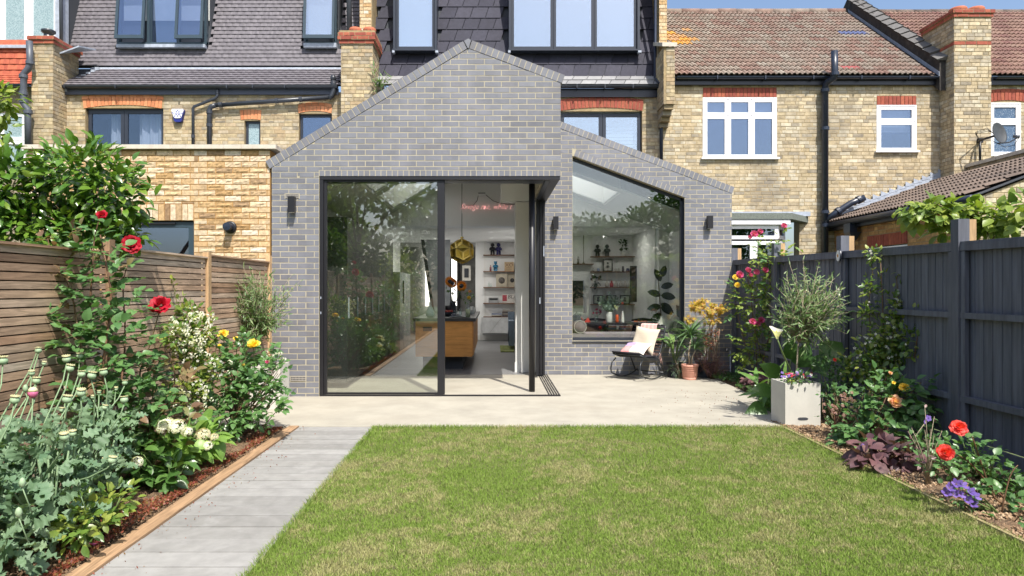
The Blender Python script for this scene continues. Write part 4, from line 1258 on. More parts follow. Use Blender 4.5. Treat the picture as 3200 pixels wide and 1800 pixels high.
# waste pipes across the wall
pp = M['plastic_pipe']; py_ = HY-.10
pipe(lh, [(hx(833),py_,hz(248)),(hx(548),py_,hz(268))], .045, pp, collars=[((hx(760),py_,hz(253)),(1,0,.07)),((hx(700),py_,hz(257)),(1,0,.07)),((hx(560),py_,hz(267)),(1,0,.07))])
pipe(lh, [(hx(548),py_,hz(268)),(hx(536),py_,hz(271)),(hx(532),py_,hz(280)),(hx(532),py_,hz(375))], .05, pp, collars=[((hx(532),py_,hz(285)),(0,0,1)),((hx(532),py_,hz(318)),(0,0,1))])
pipe(lh, [(hx(841),py_,hz(205)),(hx(843),py_,hz(230)),(hx(838),py_,hz(245)),(hx(830),py_,hz(250))], .052, pp, collars=[((hx(842),py_,hz(218)),(0,0,1))])
b = MB(); b.lathe([(.052,-.06),(.060,.0),(.045,.05),(0,.07)], (hx(841),py_,hz(200)), 14); b.build('cowl', pp, lh)
pipe(lh, [(hx(551),py_+.02,hz(222)),(hx(551),py_+.02,hz(243)),(hx(546),py_+.02,hz(250)),(hx(492),py_+.02,hz(271)),(hx(490),py_+.02,hz(275)),(hx(490),py_+.02,hz(375))], .030, pp, 'downpipe', collars=[((hx(551),py_+.02,hz(234)),(0,0,1)),((hx(490),py_+.02,hz(345)),(0,0,1))])
# alarm box, its lettering and its pattern
ab = thing('alarm_box', 'white shield shaped alarm box with blue dots and lettering on the yellow brick wall', 'alarm box', (hx(452), HY-.05, hz(305)))
def shield(x0, x1, xt, yt_, yb_, Y0, Y1, m, name):
    b = MB(); b.prism([(hx(x0),Y0,hz(yt_)),(hx(x1),Y0,hz(yt_)),(hx(x1+1),Y0,hz(yt_+4)),(hx(x1-4.5),Y0,hz(yb_-3)),(hx(x1-8),Y0,hz(yb_)),(hx(x0+8),Y0,hz(yb_)),(hx(x0+4.5),Y0,hz(yb_-3)),(hx(x0-1),Y0,hz(yt_+4))], (0,Y1-Y0,0)); return b.build(name, m, ab)
shield(438,466,0,277,309,HY-.088,HY-.012,pm('alarm_blue',(.02,.03,.20),.4),'base')
shield(438,466,0,277,300,HY-.10,HY-.089,M['white_upvc'],'cover')
bl_ = pm('alarm_print', (.03,.05,.28), .5)
for (x,y) in ((452.5,280.5),(449,284),(456,284),(449,291.5),(456,291.5),(445.6,295),(452.5,295),(459.2,295)):
    b = MB(); b.box(hx(x-1.4),hx(x+1.4),HY-.1035,HY-.1005,hz(y+1.4),hz(y-1.4)); b.build('printed_dot', bl_, ab)
pass
# chimneys
ch = chimney(lh, PX(80,13.75), PX(133,13.75), 13.75, 14.6, 0.0, PZ(92,13.75), OM, M['red_brick'], 2, seed=51)
b = MB(); b.lathe([(.10,0),(.10,.10),(.085,.12),(.085,.16),(.13,.19),(.135,.23),(.12,.24),(0,.25)], (PX(118,14.0),14.05,PZ(92,13.75)), 18); b.build('flue_cowl', M['plastic_pipe'], ch)
b = MB(); b.prism([(PX(133,13.75)+.01,13.95,PZ(118,14)-.16),(PX(133,13.75)+.40,13.95,PZ(118,14)-.02),(PX(133,13.75)+.40,14.55,PZ(118,14)+.12),(PX(133,13.75)+.01,14.55,PZ(118,14)+.08)], (0,0,.03)); b.build('lead_flashing', M['lead'], ch)
for k in range(8):   # stepped lead up the valley beside the stack
    b = MB(); x = PX(150,14)+k*.055; b.box(x-.02, x+.07, 14.12+k*.07, 14.14+k*.07, PZ(222,13.9)+k*.07, PZ(205,13.9)+k*.075); b.build('lead_step', M['lead'], ch)
mc = chimney(lh, PX(858,13.75), PX(937,13.75), 13.75, 14.6, 2.5, PZ(83,13.75), OM, M['red_brick'], 3, seed=52, name='chimney')
b = MB(); b.prism([(PX(858,13.75)-.03,13.73,PZ(83,13.75)),(PX(937,13.75)+.05,13.73,PZ(83,13.75)),(PX(937,13.75)+.05,14.6,PZ(83,13.75)),(PX(858,13.75)-.03,14.6,PZ(83,13.75))], (0,0,.045)); b.build('mortar_cap', M['stock_mortar'], mc)
pot(mc, PX(893,13.9), 13.95, PZ(83,13.75)+.03); pot(mc, PX(931,13.9)-.02, 13.95, PZ(83,13.75)+.03)
# soil pipe and brick party pier between the two mansards
pipe(lh, [(PX(879,14.4),14.4,PZ(92,14.4)),(PX(877,14.4),14.4,9.3)], .055, M['grey_pipe'], 'soil_pipe')
pr = bpy.data.objects.new('party_wall', None); put(pr, lh); pr.location = (0,0,0)
Wp = Wall((0,14.35,0))
b = MB(); b.box(PX(905,14.35), PX(936,14.35), 14.352, 16, 4, 9.4); b.build('mortar', M['stock_mortar'], pr)
bricks(pr, Wp, rect(PX(905,14.35), PX(934,14.35), 6, 9.3), [], M['rustic_brick'], style='old', bond='mixed', v0=6, u0=PX(905,14.35), maxn=80, seed=53)

# ---------------------------------------------------------------- centre house: dark slate mansard
chs = thing('terraced_house', 'house with a dark slate mansard rising behind the grey brick gable', 'house', (.5, 15, 0))
CX0, CX1 = XL1+.002, PX(1668, HY)
wc = bpy.data.objects.new('wall', None); put(wc, chs); wc.location = (0,0,0)
cw = rect(hx(1410), hx(1615), 2.9, hz(280))
cao = [(hx(1407),hz(280)),(hx(1618),hz(280)),(hx(1621),hz(249)),(hx(1513),hz(242)),(hx(1403),hz(249))]
backing(wc, H, rect(CX0, CX1, 4.0, hz(240)), [cw], .25, M['stock_mortar'])
backing(wc, H, rect(XR+.3, CX1, 2.9, 4.0), [cw], .25, M['stock_mortar'])
bricks(wc, H, rect(hx(1395), CX1, 2.9, hz(240)), [cw, cao], OM, bond='mixed', style='old', v0=2.9, u0=hx(1395), maxn=120, seed=61)
soldier(wc, H, hx(1409), hx(1616), hz(279), hz(259), M['red_brick'], pitch=.075, arch=.07, lean=.03, D=.012)
soldier(wc, H, hx(1408), hx(1618), hz(258), hz(251), M['red_brick'], pitch=.12, arch=.06, D=.011)
cwin = house_window(chs, H, hx(1411), hx(1614), 2.9, hz(283), M['anthracite'], M['glass_bright'], [0,.52,1], fw=.07)
b = MB(); b.prism([H.at(hx(1411),hz(283),-.06), H.at(hx(1614),hz(283),-.06), H.at(hx(1614),hz(279),-.06), H.at(hx(1560),hz(273),-.06), H.at(hx(1513),hz(271),-.06), H.at(hx(1465),hz(273),-.06), H.at(hx(1411),hz(279),-.06)], (0,.05,0)); b.build('head_board', pm('sage_board', (.20,.23,.22), .7), cwin)
b = MB()
for i in range(9): b.box(hx(1528), hx(1600), HY+.25, HY+.27, hz(318)-.01-i*.075, hz(318)+.045-i*.075)
b.build('shutter_slats', M['blind'], cwin)
b = MB(); b.box(PX(1398,EVY), PX(1664,EVY), EVY+.02, EVY+.05, PZ(243,EVY), PZ(222,EVY)); b.box(PX(1398,EVY), PX(1664,EVY), EVY+.051, HY, PZ(243,EVY)+.005, PZ(243,EVY)+.02); b.build('fascia', M['fascia_black'], chs)
gutter(chs, PX(1396,EVY), PX(1668,EVY), EVY-.045, PZ(217,EVY), M['plastic_pipe'], .055, brackets=[PX(x,EVY) for x in (1450,1520,1590)])
pipe(chs, [(hx(1661),HY-.08,hz(222)),(hx(1661),HY-.08,hz(405))], .036, M['iron_pipe'], 'downpipe')
pipe(chs, [(PX(1648,14.35),14.3,9.2),(PX(1648,14.3),14.3,PZ(192,14.2)),(PX(1658,14.0),13.95,PZ(212,14)),(hx(1661),HY-.08,hz(224))], .03, M['iron_pipe'], 'downpipe')
rc_ = bpy.data.objects.new('roof', None); put(rc_, chs); rc_.location = (0,0,0)
pls = math.radians(38)
for nm_, mm_ in (('pale_slate', pm('pale_slate', [(.23,.23,.235),(.27,.27,.27),(.20,.20,.205)], .6, .1, .12, 12, bump=.2)),): M[nm_] = mm_
tiles(rc_, 'slate', PX(1170,EVY), PX(1672,EVY), EVY-.03, PZ(214,EVY), pls, 2, .24, .30, M['pale_slate'], maxn=40, seed=62)
tiles(rc_, 'slate', PX(940,EVY), PX(1166,EVY), EVY-.03, PZ(214,EVY), pls, 2, .24, .30, M['pale_slate'], maxn=20, seed=64)
sy = EVY-.03+2*.24*math.cos(pls); sz = PZ(214,EVY)+2*.24*math.sin(pls)
pms = math.radians(75)
sx0, sx1 = PX(940,14.4), PX(1655,14.4)
wa0, wa1 = PX(992,14.4), PX(1099,14.4); wb0, wb1 = PX(1281,14.4), PX(1606,14.4)
tiles(rc_, 'slate', sx0, sx1+.1, sy, sz, pms, 11, .285, .335, M['slate'], maxn=200, holes=[(wa0-.12,wa1-.02,PZ(128,14.4),12),(wb0-.10,wb1-.02,PZ(128,14.4),12)], seed=63)
b = MB(); L_ = 11*.285; b.add([(sx0,sy+.02,sz-.1),(sx1+.12,sy+.02,sz-.1),(sx1+.12,sy+.02+L_*math.cos(pms),sz-.1+L_*math.sin(pms)),(sx0,sy+.02+L_*math.cos(pms),sz-.1+L_*math.sin(pms))], [(0,1,2,3)]); b.build('underlay', M['room_dark'], rc_)
b = MB(); b.add([(sx0,EVY,PZ(216,EVY)),(sx1+.12,EVY,PZ(216,EVY)),(sx1+.12,sy+.05,sz+.0),(sx0,sy+.05,sz+.0)], [(0,1,2,3)]); b.build('underlay', M['room_dark'], rc_)
D2 = Wall((0,14.48,0))
def ex(x): return PX(x,14.48)
def ez(y): return PZ(y,14.48)
sillz = ez(124)
wn_ = house_window(chs, D2, ex(996), ex(1094), sillz, 8.4, M['anthracite'], M['glass_bright'], [0,1], fw=.055, d=-.0, name='dormer_window', inner='room_white', blindm=M['blind'], blindz=0)
b = MB(); b.box(ex(990),ex(996),14.42,15.5,sillz-.02,8.5); b.box(ex(1094),ex(1099),14.42,15.5,sillz-.02,8.5); b.box(ex(988),ex(1102),14.39,15.5,sillz-.055,sillz-.022); b.build('surround', M['anthracite'], wn_)
b = MB(); b.box(ex(988),ex(994),14.385,14.5,sillz-.10,sillz-.056); b.box(ex(1096),ex(1103),14.385,14.5,sillz-.10,sillz-.056); b.build('bracket', M['lead'], wn_)
wn_ = house_window(chs, D2, ex(1286), ex(1602), sillz, 8.4, M['anthracite'], M['glass_bright'], [0,.335,.66,1], fw=.055, d=-.0, name='dormer_window', inner='room_white', depth=1.2)
b = MB(); b.box(ex(1280),ex(1286),14.42,15.5,sillz-.02,8.5); b.box(ex(1602),ex(1608),14.42,15.5,sillz-.02,8.5); b.box(ex(1278),ex(1610),14.39,15.5,sillz-.055,sillz-.022); b.build('surround', M['anthracite'], wn_)
b = MB(); b.box(ex(1278),ex(1284),14.385,14.5,sillz-.10,sillz-.056); b.box(ex(1603),ex(1611),14.385,14.5,sillz-.10,sillz-.056); b.build('bracket', M['lead'], wn_)
b = MB(); b.box(ex(1296),ex(1330),15.1,15.14,sillz,8.2); b.box(ex(1312),ex(1326),15.06,15.08,sillz+.1,sillz+.12); b.build('inner_door', M['white_paint'], wn_)
# party wall on the right of the slate mansard, corbelled at the eaves
pw = bpy.data.objects.new('party_wall', None); put(pw, chs); pw.location = (0,0,0)
Wq = Wall((0,14.30,0))
b = MB(); b.box(PX(1658,14.3), PX(1678,14.3), 14.302, 18.3, 5.8, 9.6); b.build('mortar', M['stock_mortar'], pw)
bricks(pw, Wq, rect(PX(1658,14.3), PX(1677,14.3), 6.4, 9.5), [], M['rustic_brick'], style='old', bond='mixed', v0=6.4, u0=PX(1658,14.3), maxn=70, seed=65)
Wc = Wall((0,13.62,0)); cx0, cx1 = PX(1676,13.62), PX(1697,13.62)
zc0, zc1 = PZ(262,13.62), PZ(118,13.62)
b = MB(); b.box(cx0-.05, cx1-.003, 13.623, 14.29, zc0, zc1); b.build('mortar', M['stock_mortar'], pw)
bricks(pw, Wc, rect(cx0, cx1, zc0, zc1), [], OM, style='old', bond='mixed', v0=zc0, u0=cx0, maxn=60, seed=66)
bricks(pw, Wall((cx0-.05,14.29,0),-PI/2), rect(0,.66,zc0,zc1), [], OM, style='old', bond='mixed', v0=zc0, u0=0, maxn=40, seed=67)
b = MB(); b.prism([(cx0-.09,13.58,zc1),(cx1+.04,13.58,zc1),(cx1+.04,14.35,zc1+.28),(cx0-.09,14.35,zc1+.28)], (0,0,.075)); b.build('coping_stone', M['coping_stone'], pw)
for k in range(4):
    b = MB(); b.box(cx0-.03+.0*k, cx1-.01, 13.66+.13*k, 14.3, zc0-.09*(k+1)+.004, zc0-.09*k-.002); b.build('corbel', OM if k % 2 else M['stock_mortar'], pw)

# ---------------------------------------------------------------- right house
rh = thing('terraced_house', 'yellow brick house with a weathered red tiled roof and white framed windows', 'house', (6.4, 15, 0))
RX0, RX1 = CX1+.003, hx(2400)
wr = bpy.data.objects.new('wall', None); put(wr, rh); wr.location = (0,0,0)
big = rect(hx(1768),hx(1953),hz(400),hz(245)); sml = rect(hx(2205),hx(2304),hz(382),hz(265))
lin1 = rect(hx(1768),hx(1953),hz(245),hz(220)); lin2 = rect(hx(2205),hx(2304),hz(265),hz(241))
bay_open = rect(hx(1815),hx(2010),0,hz(545))
backing(wr, H, rect(RX0, RX1, 0, hz(205)), [big, sml, bay_open], .25, M['stock_mortar'])
org_zone = lambda c: c.x > hx(2170) and c.x < hx(2372) and hz(330)+.5*math.sin(c.x*5) < c.z < hz(228)
bricks(wr, H, rect(RX0, RX1, .9, hz(205)), [big, sml, lin1, lin2, bay_open], M['stock_brick_b'], bond='mixed', style='old', v0=.9, u0=RX0, maxn=300, seed=71, hide=lambda c: c.z < 2.2)
soldier(wr, H, hx(1768), hx(1953), hz(244), hz(221), M['red_brick'], pitch=.078, D=.012, style='old')
soldier(wr, H, hx(2205), hx(2304), hz(264), hz(242), M['red_brick'], pitch=.078, D=.012, style='old')
U = M['white_upvc']
def upvc(parent, x0, x1, y0, y1, cols, rowy, gm='glass_upper', name='window', blind=None, Wl=H, fx=hx, fz=hz):
    u0,u1,v0,v1 = fx(x0),fx(x1),fz(y1),fz(y0)
    rws = [0] + [ (fz(r)-v0)/(v1-v0) for r in rowy ] + [1]
    w = house_window(parent, Wl, u0, u1, v0, v1, U, M[gm], cols, 'room_dark', fw=.062, d=.005, rows=rws, name=name, blindm=M['blind'] if blind else None, blindz=blind or 0)
    b = MB(); t_=.03
    def bx(a,b_,c,d): b.prism([Wl.at(a,c,.012), Wl.at(b_,c,.012), Wl.at(b_,d,.012), Wl.at(a,d,.012)], -Wl.n*.09)
    bx(u0-t_,u0,v0,v1+t_); bx(u1,u1+t_,v0,v1+t_); bx(u0,u1,v1,v1+t_); b.build('frame', U, w)
    b = MB(); b.prism([Wl.at(u0-.07,v0-.035,.07), Wl.at(u1+.07,v0-.035,.07), Wl.at(u1+.07,v0,.07), Wl.at(u0-.07,v0,.07)], -Wl.n*.15); b.build('sill', U, w)
    return w
upvc(rh, 1771, 1950, 249, 397, [0,1/3,2/3,1], [291], blind=.80)
upvc(rh, 2208, 2301, 268, 380, [0,1], [306], blind=.45)
b = MB(); b.box(RX0, RX1, EVY+.0, EVY+.03, PZ(213,EVY), PZ(192,EVY)); b.box(RX0, RX1, EVY+.031, HY, PZ(213,EVY)+.004, PZ(213,EVY)+.02); b.build('fascia', M['fascia_black'], rh)
gutter(rh, PX(1700,EVY), PX(2372,EVY), EVY-.06, PZ(195,EVY), M['iron_pipe'], .055, brackets=[PX(x,EVY) for x in (1800,1920,2040,2160,2280)])
rr_ = bpy.data.objects.new('roof', None); put(rr_, rh); rr_.location = (0,0,0)
rp = math.radians(37.6); rg = .235; nr = 19
RZ = PZ(191, EVY)
def spec(l):
    n = math.sin(l.x*3.1+l.y*2.0)+math.sin(l.x*1.7-l.y*3.3)
    d_ = ((l.x-4.30)/.52)**2 + ((l.y-15.95)/.5)**2
    if d_ < 1.0: return M['pantile_lichen'] if R.random() < .5 else None
    return None
def spec_blue(l):
    if PX(2122,l.y) < l.x < PX(2180,l.y) and 15.95 < l.y < 16.25: return M['blue_tile']
    return spec(l)
M['blue_tile'] = pm('blue_tile', (.12,.14,.26), .6, 0, .2, 20)
tiles(rr_, 'pan', RX0-.1, 9.15, EVY-.07, RZ, rp, nr, rg, .216, M['pantile'], maxn=300, stagger=0, special=spec_blue, seed=72, hide=lambda c: c.x < PX(1680, c.y))
Lr = nr*rg; ry, rz_ = EVY-.07+Lr*math.cos(rp), RZ+Lr*math.sin(rp)
b = MB(); b.add([(RX0-.1,EVY-.02,RZ-.01),(9.3,EVY-.02,RZ-.01),(9.3,ry,rz_-.01),(RX0-.1,ry,rz_-.01),(9.3,ry*2-EVY,RZ),(RX0-.1,ry*2-EVY,RZ)], [(0,1,2,3),(3,2,4,5)]); b.build('underlay', M['brown_tile'], rr_)
def ridge(parent, x0, x1, y, z, m):
    n = round((x1-x0)/.45); w = (x1-x0)/n
    for i in range(n):
        b = MB(); zz = z+R.uniform(-.004,.004)
        b.tube([(x0+i*w+.006,y,zz),(x0+(i+1)*w-.004,y,zz)], .10, 12); b.build('ridge_tile', m, parent)
ridge(rr_, RX0-.1, 9.05, ry, rz_-.01, M['pantile'])
b = MB(); b.add([(7.3,14.27,RZ+.24),(7.66,14.27,RZ+.24),(7.66,14.55,RZ+.37),(7.3,14.55,RZ+.37),(7.3,14.25,RZ+.12),(7.66,14.25,RZ+.12)], [(0,1,2,3),(4,5,1,0),(0,3,4),(1,5,2)]); b.build('vent_tile', pm('vent_red', (.27,.05,.05), .6), rr_)
# cast iron soil pipe
ip = M['iron_pipe']; sx = hx(2068)
pipe(rh, [(hx(2078),HY-.34,PZ(128,13.86)),(hx(2079),HY-.34,PZ(182,13.86)),(hx(2078),HY-.32,PZ(196,13.88)),(hx(2070),HY-.20,hz(214)),(sx,HY-.12,hz(225)),(sx,HY-.12,hz(640))], .066, ip, 'soil_pipe', 14,
     collars=[((hx(2079),HY-.34,PZ(186,13.86)),(0,0,1)),((sx,HY-.12,hz(232)),(0,0,1)),((sx,HY-.12,hz(327)),(0,0,1)),((sx,HY-.12,hz(535)),(0,0,1)),((sx,HY-.12,hz(568)),(0,0,1))])
pipe(rh, [(sx+.02,HY-.12,hz(556)),(hx(2095),HY-.16,hz(536)),(hx(2128),HY-.2,hz(514)),(hx(2158),HY-.25,hz(501))], .066, ip, 'branch_pipe', 14, collars=[((hx(2098),HY-.165,hz(534)),(1,0,.6)),((hx(2146),HY-.22,hz(506)),(1,0,.5))])
dn = hx(2381)
pipe(rh, [(dn,HY-.10,hz(203)),(dn,HY-.10,hz(452)),(dn-.05,HY-.22,hz(460))], .045, M['plastic_pipe'], 'downpipe', collars=[((dn,HY-.10,hz(335)),(0,0,1))])
# parapet wall running up the roof
pv = bpy.data.objects.new('party_wall', None); put(pv, rh); pv.location = (0,0,0)
def roofz(y): return RZ + (y-(EVY-.07))*math.tan(rp)
b = MB(); px_ = 9.16
b.prism([(px_,14.0,roofz(14.0)-.3),(px_,ry,rz_-.3),(px_,ry*2-14.0,roofz(14.0)-.3),(px_,ry*2-14.0,roofz(14.0)+.35),(px_,ry,rz_+.42),(px_,14.0,roofz(14.0)+.35)], (.24,0,0)); b.build('render', pm('dark_render', (.05,.045,.042), .95, 0, .35, 8, bump=.5, stain=((.12,.11,.09), 6, .55, .8, (1,1,1))), pv)
for k in range(15):
    y0 = 13.96+k*.255
    if y0 > ry: break
    z0 = roofz(y0)+.36 + (.02 if k else 0); q_ = Matrix.Rotation(rp-.06, 3, 'X')
    b = MB(); b.add([q_@Vector(v)+Vector((px_-.07,y0,z0)) for v in ((0,0,0),(.38,0,0),(.38,.30,0),(0,.30,0),(.19,0,.075),(.19,.30,.065),(0,0,-.02),(.38,0,-.02))], [(0,4,5,3),(4,1,2,5),(6,7,1,4,0)]); b.build('coping_tile', pm('coping_grey', (.13,.125,.12), .85, 0, .2, 8) if k == 0 else bpy.data.materials['coping_grey'], pv)
b = MB(); b.prism([(px_-.012,14.0,roofz(14.0)-.0),(px_-.012,ry,rz_+.0),(px_-.012,ry,rz_+.07),(px_-.012,14.0,roofz(14.0)+.09)], (.01,0,0)); b.build('lead_flashing', M['lead'], pv)
# bay window low on the right house
by = bpy.data.objects.new('bay_window', None); put(by, rh); by.location = (0,0,0)
BY = 13.55
b = MB(); b.prism([(PX(1800,BY)-.05,BY-.08,PZ(552,BY)),(PX(1985,BY)+.02,BY-.08,PZ(552,BY)),(hx(2030)+.02,HY-.01,PZ(552,BY)),(hx(1790),HY-.01,PZ(552,BY))], (0,0,.12)); b.build('flat_roof', pm('mineral_felt', (.15,.17,.15), .95, 0, .3, 40), by)
b = MB(); b.box(hx(1800),hx(2032),HY-.12,HY-.012,hz(545),hz(534)); b.build('lead_flashing', M['lead'], by)
b = MB(); b.box(PX(1800,BY),PX(1985,BY),BY-.06,HY-.3,PZ(565,BY),PZ(553,BY)); b.build('fascia', U, by)
bw = Wall((0,BY,0))
house_window(by, bw, PX(1810,BY), PX(1958,BY), PZ(602,BY), PZ(566,BY), U, M['glass_upper'], [0,1], fw=.07, d=.0, depth=.5)
house_window(by, bw, PX(1810,BY), PX(1958,BY), .9, PZ(606,BY), U, M['glass_upper'], [0,.58,1], fw=.07, d=.0, depth=.5)
bs = Wall((PX(1958,BY),BY,0), math.atan2(.6,.42))
house_window(by, bs, .02, .62, .9, PZ(603,BY), U, M['glass_upper'], [0,1], fw=.07, d=.0, depth=.06); house_window(by, bs, .02, .62, PZ(600,BY), PZ(566,BY), U, M['glass_upper'], [0,1], fw=.07, d=.0, depth=.06)
b = MB(); b.box(PX(1800,BY),PX(1962,BY),BY-.02,BY+.06,.0,.9); b.build('apron', U, by)

# ---------------------------------------------------------------- far right house and its outbuilding
fh = thing('terraced_house', 'house at the far right with a tall chimney and a speckled glass window', 'house', (11, 15, 0))
FX0, FX1 = RX1+.002, 14.2
wf = bpy.data.objects.new('wall', None); put(wf, fh); wf.location = (0,0,0)
fw_ = rect(hx(2490),hx(2566),hz(392),hz(258)); fa = rect(hx(2488),hx(2582),hz(258),hz(228))
backing(wf, H, rect(FX0,FX1,0,hz(208)), [fw_], .25, M['stock_mortar'])
bricks(wf, H, rect(FX0,FX1,3,hz(208)), [fw_,fa], M['stock_brick_b'], bond='mixed', style='old', v0=3, u0=FX0, maxn=90, seed=81)
soldier(wf, H, hx(2490), hx(2580), hz(257), hz(236), M['red_brick'], pitch=.078, arch=.04, lean=.03, D=.012)
soldier(wf, H, hx(2489), hx(2581), hz(235), hz(227), M['red_brick'], pitch=.11, arch=.03, D=.011)
upvc(fh, 2492, 2563, 262, 390, [0,1], [306], gm='speckled')
b = MB(); b.box(FX0, FX1, EVY, EVY+.03, PZ(213,EVY), PZ(192,EVY)); b.box(FX0, FX1, EVY+.031, HY, PZ(213,EVY)+.004, PZ(213,EVY)+.02); b.build('fascia', M['fascia_black'], fh)
gutter(fh, PX(2500,EVY), 14.2, EVY-.06, PZ(195,EVY), M['iron_pipe'], .05)
rf2 = bpy.data.objects.new('roof', None); put(rf2, fh); rf2.location = (0,0,0)
tiles(rf2, 'pan', 9.42, 13.9, EVY-.07, RZ+.0, rp, nr, rg, .216, pm('brown_pantile', [(.22,.13,.10),(.26,.17,.13),(.19,.10,.085),(.24,.15,.12)], .9, .1, .25, 22, bump=.5, bscale=70), maxn=230, stagger=0, seed=82)
b = MB(); b.add([(9.4,EVY-.02,RZ-.01),(14.2,EVY-.02,RZ-.01),(14.2,ry,rz_-.01),(9.4,ry,rz_-.01)], [(0,1,2,3)]); b.build('underlay', M['brown_tile'], rf2)
ridge(rf2, 9.42, 14.0, ry, rz_-.03, M['brown_tile'])
fc = chimney(fh, PX(2400,13.75), PX(2493,13.75), 13.75, 14.75, 2.6, PZ(25,13.75), M['stock_brick_b'], M['red_brick'], 2, band=PZ(113,13.75), seed=83, cap_over=.05)
pot(fc, PX(2418,13.9), 14.0, PZ(25,13.75), .15); pot(fc, PX(2462,13.9), 14.0, PZ(25,13.75), .15)
# satellite dish on the stack
sdh = thing('satellite_dish', 'dark satellite dish with a feed arm bracketed to the right hand chimney stack', 'satellite dish', (PX(2490,13.4), 13.4, PZ(350,13.5)))
dc = Vector((PX(2508,13.2),13.2,PZ(337,13.2))); qa = (Vector((.35,-1,.25))).to_track_quat('Z','Y').to_matrix() @ Matrix.Diagonal((.86,1,1))
b = MB(); b.lathe([(0,-.0),(.10,.008),(.20,.035),(.215,.045),(.215,.055),(.195,.045),(.10,.018),(0,.012)], dc, 28, qa); b.build('reflector', pm('dish_grey', (.05,.055,.06), .5), sdh)
b = MB(); b.tube([dc+Vector((0,.02,-.02)), (PX(2470,13.55),13.6,PZ(353,13.6)), (PX(2462,13.7),13.70,PZ(356,13.7))], .022, 8); b.tube([(PX(2466,13.65),13.66,PZ(352,13.66)),(PX(2466,13.65),13.66,PZ(405,13.66))], .024, 8); b.box(PX(2458,13.74),PX(2470,13.74),13.70,13.745,PZ(360,13.74),PZ(348,13.74)); b.build('bracket', M['black_metal'], sdh)
b = MB(); lnb = dc+Vector((.20,-.30,-.12)); b.tube([dc+Vector((-.02,-.02,-.19)), dc+Vector((.10,-.18,-.20)), lnb], .012, 6); b.tube([lnb, lnb+Vector((-.05,.08,.03))], .03, 10); b.build('feed_arm', M['grey_pipe'], sdh)
b = MB()
for k in range(3):
    b.tube([dc+Vector((-.02,.02,.02-.02*k)), dc+Vector((-.12,.1,.08+.03*k)), dc+Vector((-.24,.25,.05+.02*k)), (PX(2462,13.7),13.69,PZ(352,13.7))], .006, 5)
b.tube([lnb, lnb+Vector((-.02,.1,-.14)), lnb+Vector((-.14,.18,-.16)), dc+Vector((-.08,.03,-.12))], .006, 5); b.build('cable', M['black_metal'], sdh)

ob = thing('outbuilding', 'low lean-to with a brown tiled roof and orange brick side behind the dark fence', 'outbuilding', (8.3, 12, 0))
OX0, OX1, OY0 = 7.10, 9.5, 9.95
ez0 = 2.82; opitch = math.atan2(.88, 2.30)
Ws = Wall((OX0, HY-.01, 0), -PI/2)      # faces the garden side; u runs towards the viewer
dl = HY-.01-OY0
Wf2 = Wall((0, OY0, 0))
def su(x): return HY-.01 - OX0*F/(x-1240)
win_u0, win_u1 = su(2182), su(2283)
d_op = rect(win_u0, win_u1, 1.0, 2.20)
wo = bpy.data.objects.new('wall', None); put(wo, ob); wo.location = (0,0,0)
backing(wo, Ws, rect(0, dl-.22, 0, ez0-.05), [d_op], .2, M['stock_mortar'])
bricks(wo, Ws, rect(0, dl, 1.6, ez0-.05), [d_op, rect(win_u0, win_u1, 2.20, 2.42)], M['orange_brick'], bond='mixed', style='old', v0=1.6, u0=0, maxn=180, seed=91)
soldier(wo, Ws, win_u0, win_u1, 2.205, 2.415, M['red_brick'], pitch=.078, D=.012)
upw = house_window(ob, Ws, win_u0+.02, win_u1-.02, 1.0, 2.19, U, M['blind'], [0,.5,1], fw=.06, d=.0)
def ft_(x): return ez0 + (x-OX0)*math.tan(opitch)
backing(wo, Wf2, [(OX0,0),(OX1+3,0),(OX1+3,ft_(OX1)-.05),(OX1,ft_(OX1)-.05),(OX0,ez0-.05)][:2]+[(OX1+3,ez0-.05),(OX0,ez0-.05)], [], .2, M['stock_mortar'])
backing(wo, Wf2, [(OX0,ez0-.05),(OX1+.3,ez0-.05),(OX1+.3,ft_(OX1+.3)-.05)], [], .2, M['stock_mortar'])
bricks(wo, Wf2, [(OX0,1.7),(OX1+.3,1.7),(OX1+.3,ft_(OX1+.3)-.06),(OX0,ez0-.06)], [], M['stock_brick_b'], bond='mixed', style='old', v0=1.7, u0=OX0, maxn=140, seed=92)
ro = bpy.data.objects.new('roof', None); put(ro, ob); ro.location = (0,0,0)
# tiles laid on a slope that rises to the right: built in a turned frame
def tile_slope_x(parent, xe, ze, pitch, y0, y1, nrow, gauge, w, m, maxn):
    base = wloc(parent); n = int((y1-y0)/w); k = 0
    rest = MB()
    rot = Matrix.Rotation(-PI/2, 3, 'Z')
    q = (Matrix.Rotation(-pitch, 3, 'Y') @ rot)
    for j in range(nrow):
        for i in range(n):
            loc = Vector((xe+math.cos(pitch)*gauge*j, y1-w*(i+.5), ze+math.sin(pitch)*gauge*j))
            me = tile_mesh('pan', w, gauge+.02, m, R.randrange(4))
            if k < maxn and i > n*.1 and seen(loc):
                k += 1; o = place_piece('tile', me, parent, base, loc, q.to_euler())
            else: rest.add([q@v.co+loc for v in me.vertices], [tuple(f.vertices) for f in me.polygons])
    if rest.v: rest.build('tiles_beyond', m, parent, kind='stuff')
tile_slope_x(ro, OX0-.16, ez0-.03, opitch, OY0-.12, HY-.02, 8, .33, .20, M['brown_tile'], 170)
b = MB(); b.prism([(OX0-.12,OY0-.05,ez0-.06),(OX1+.1,OY0-.05,ft_(OX1+.1)-.02),(OX1+.1,HY,ft_(OX1+.1)-.02),(OX0-.12,HY,ez0-.06)], (0,0,.02)); b.build('underlay', M['room_dark'], ro)
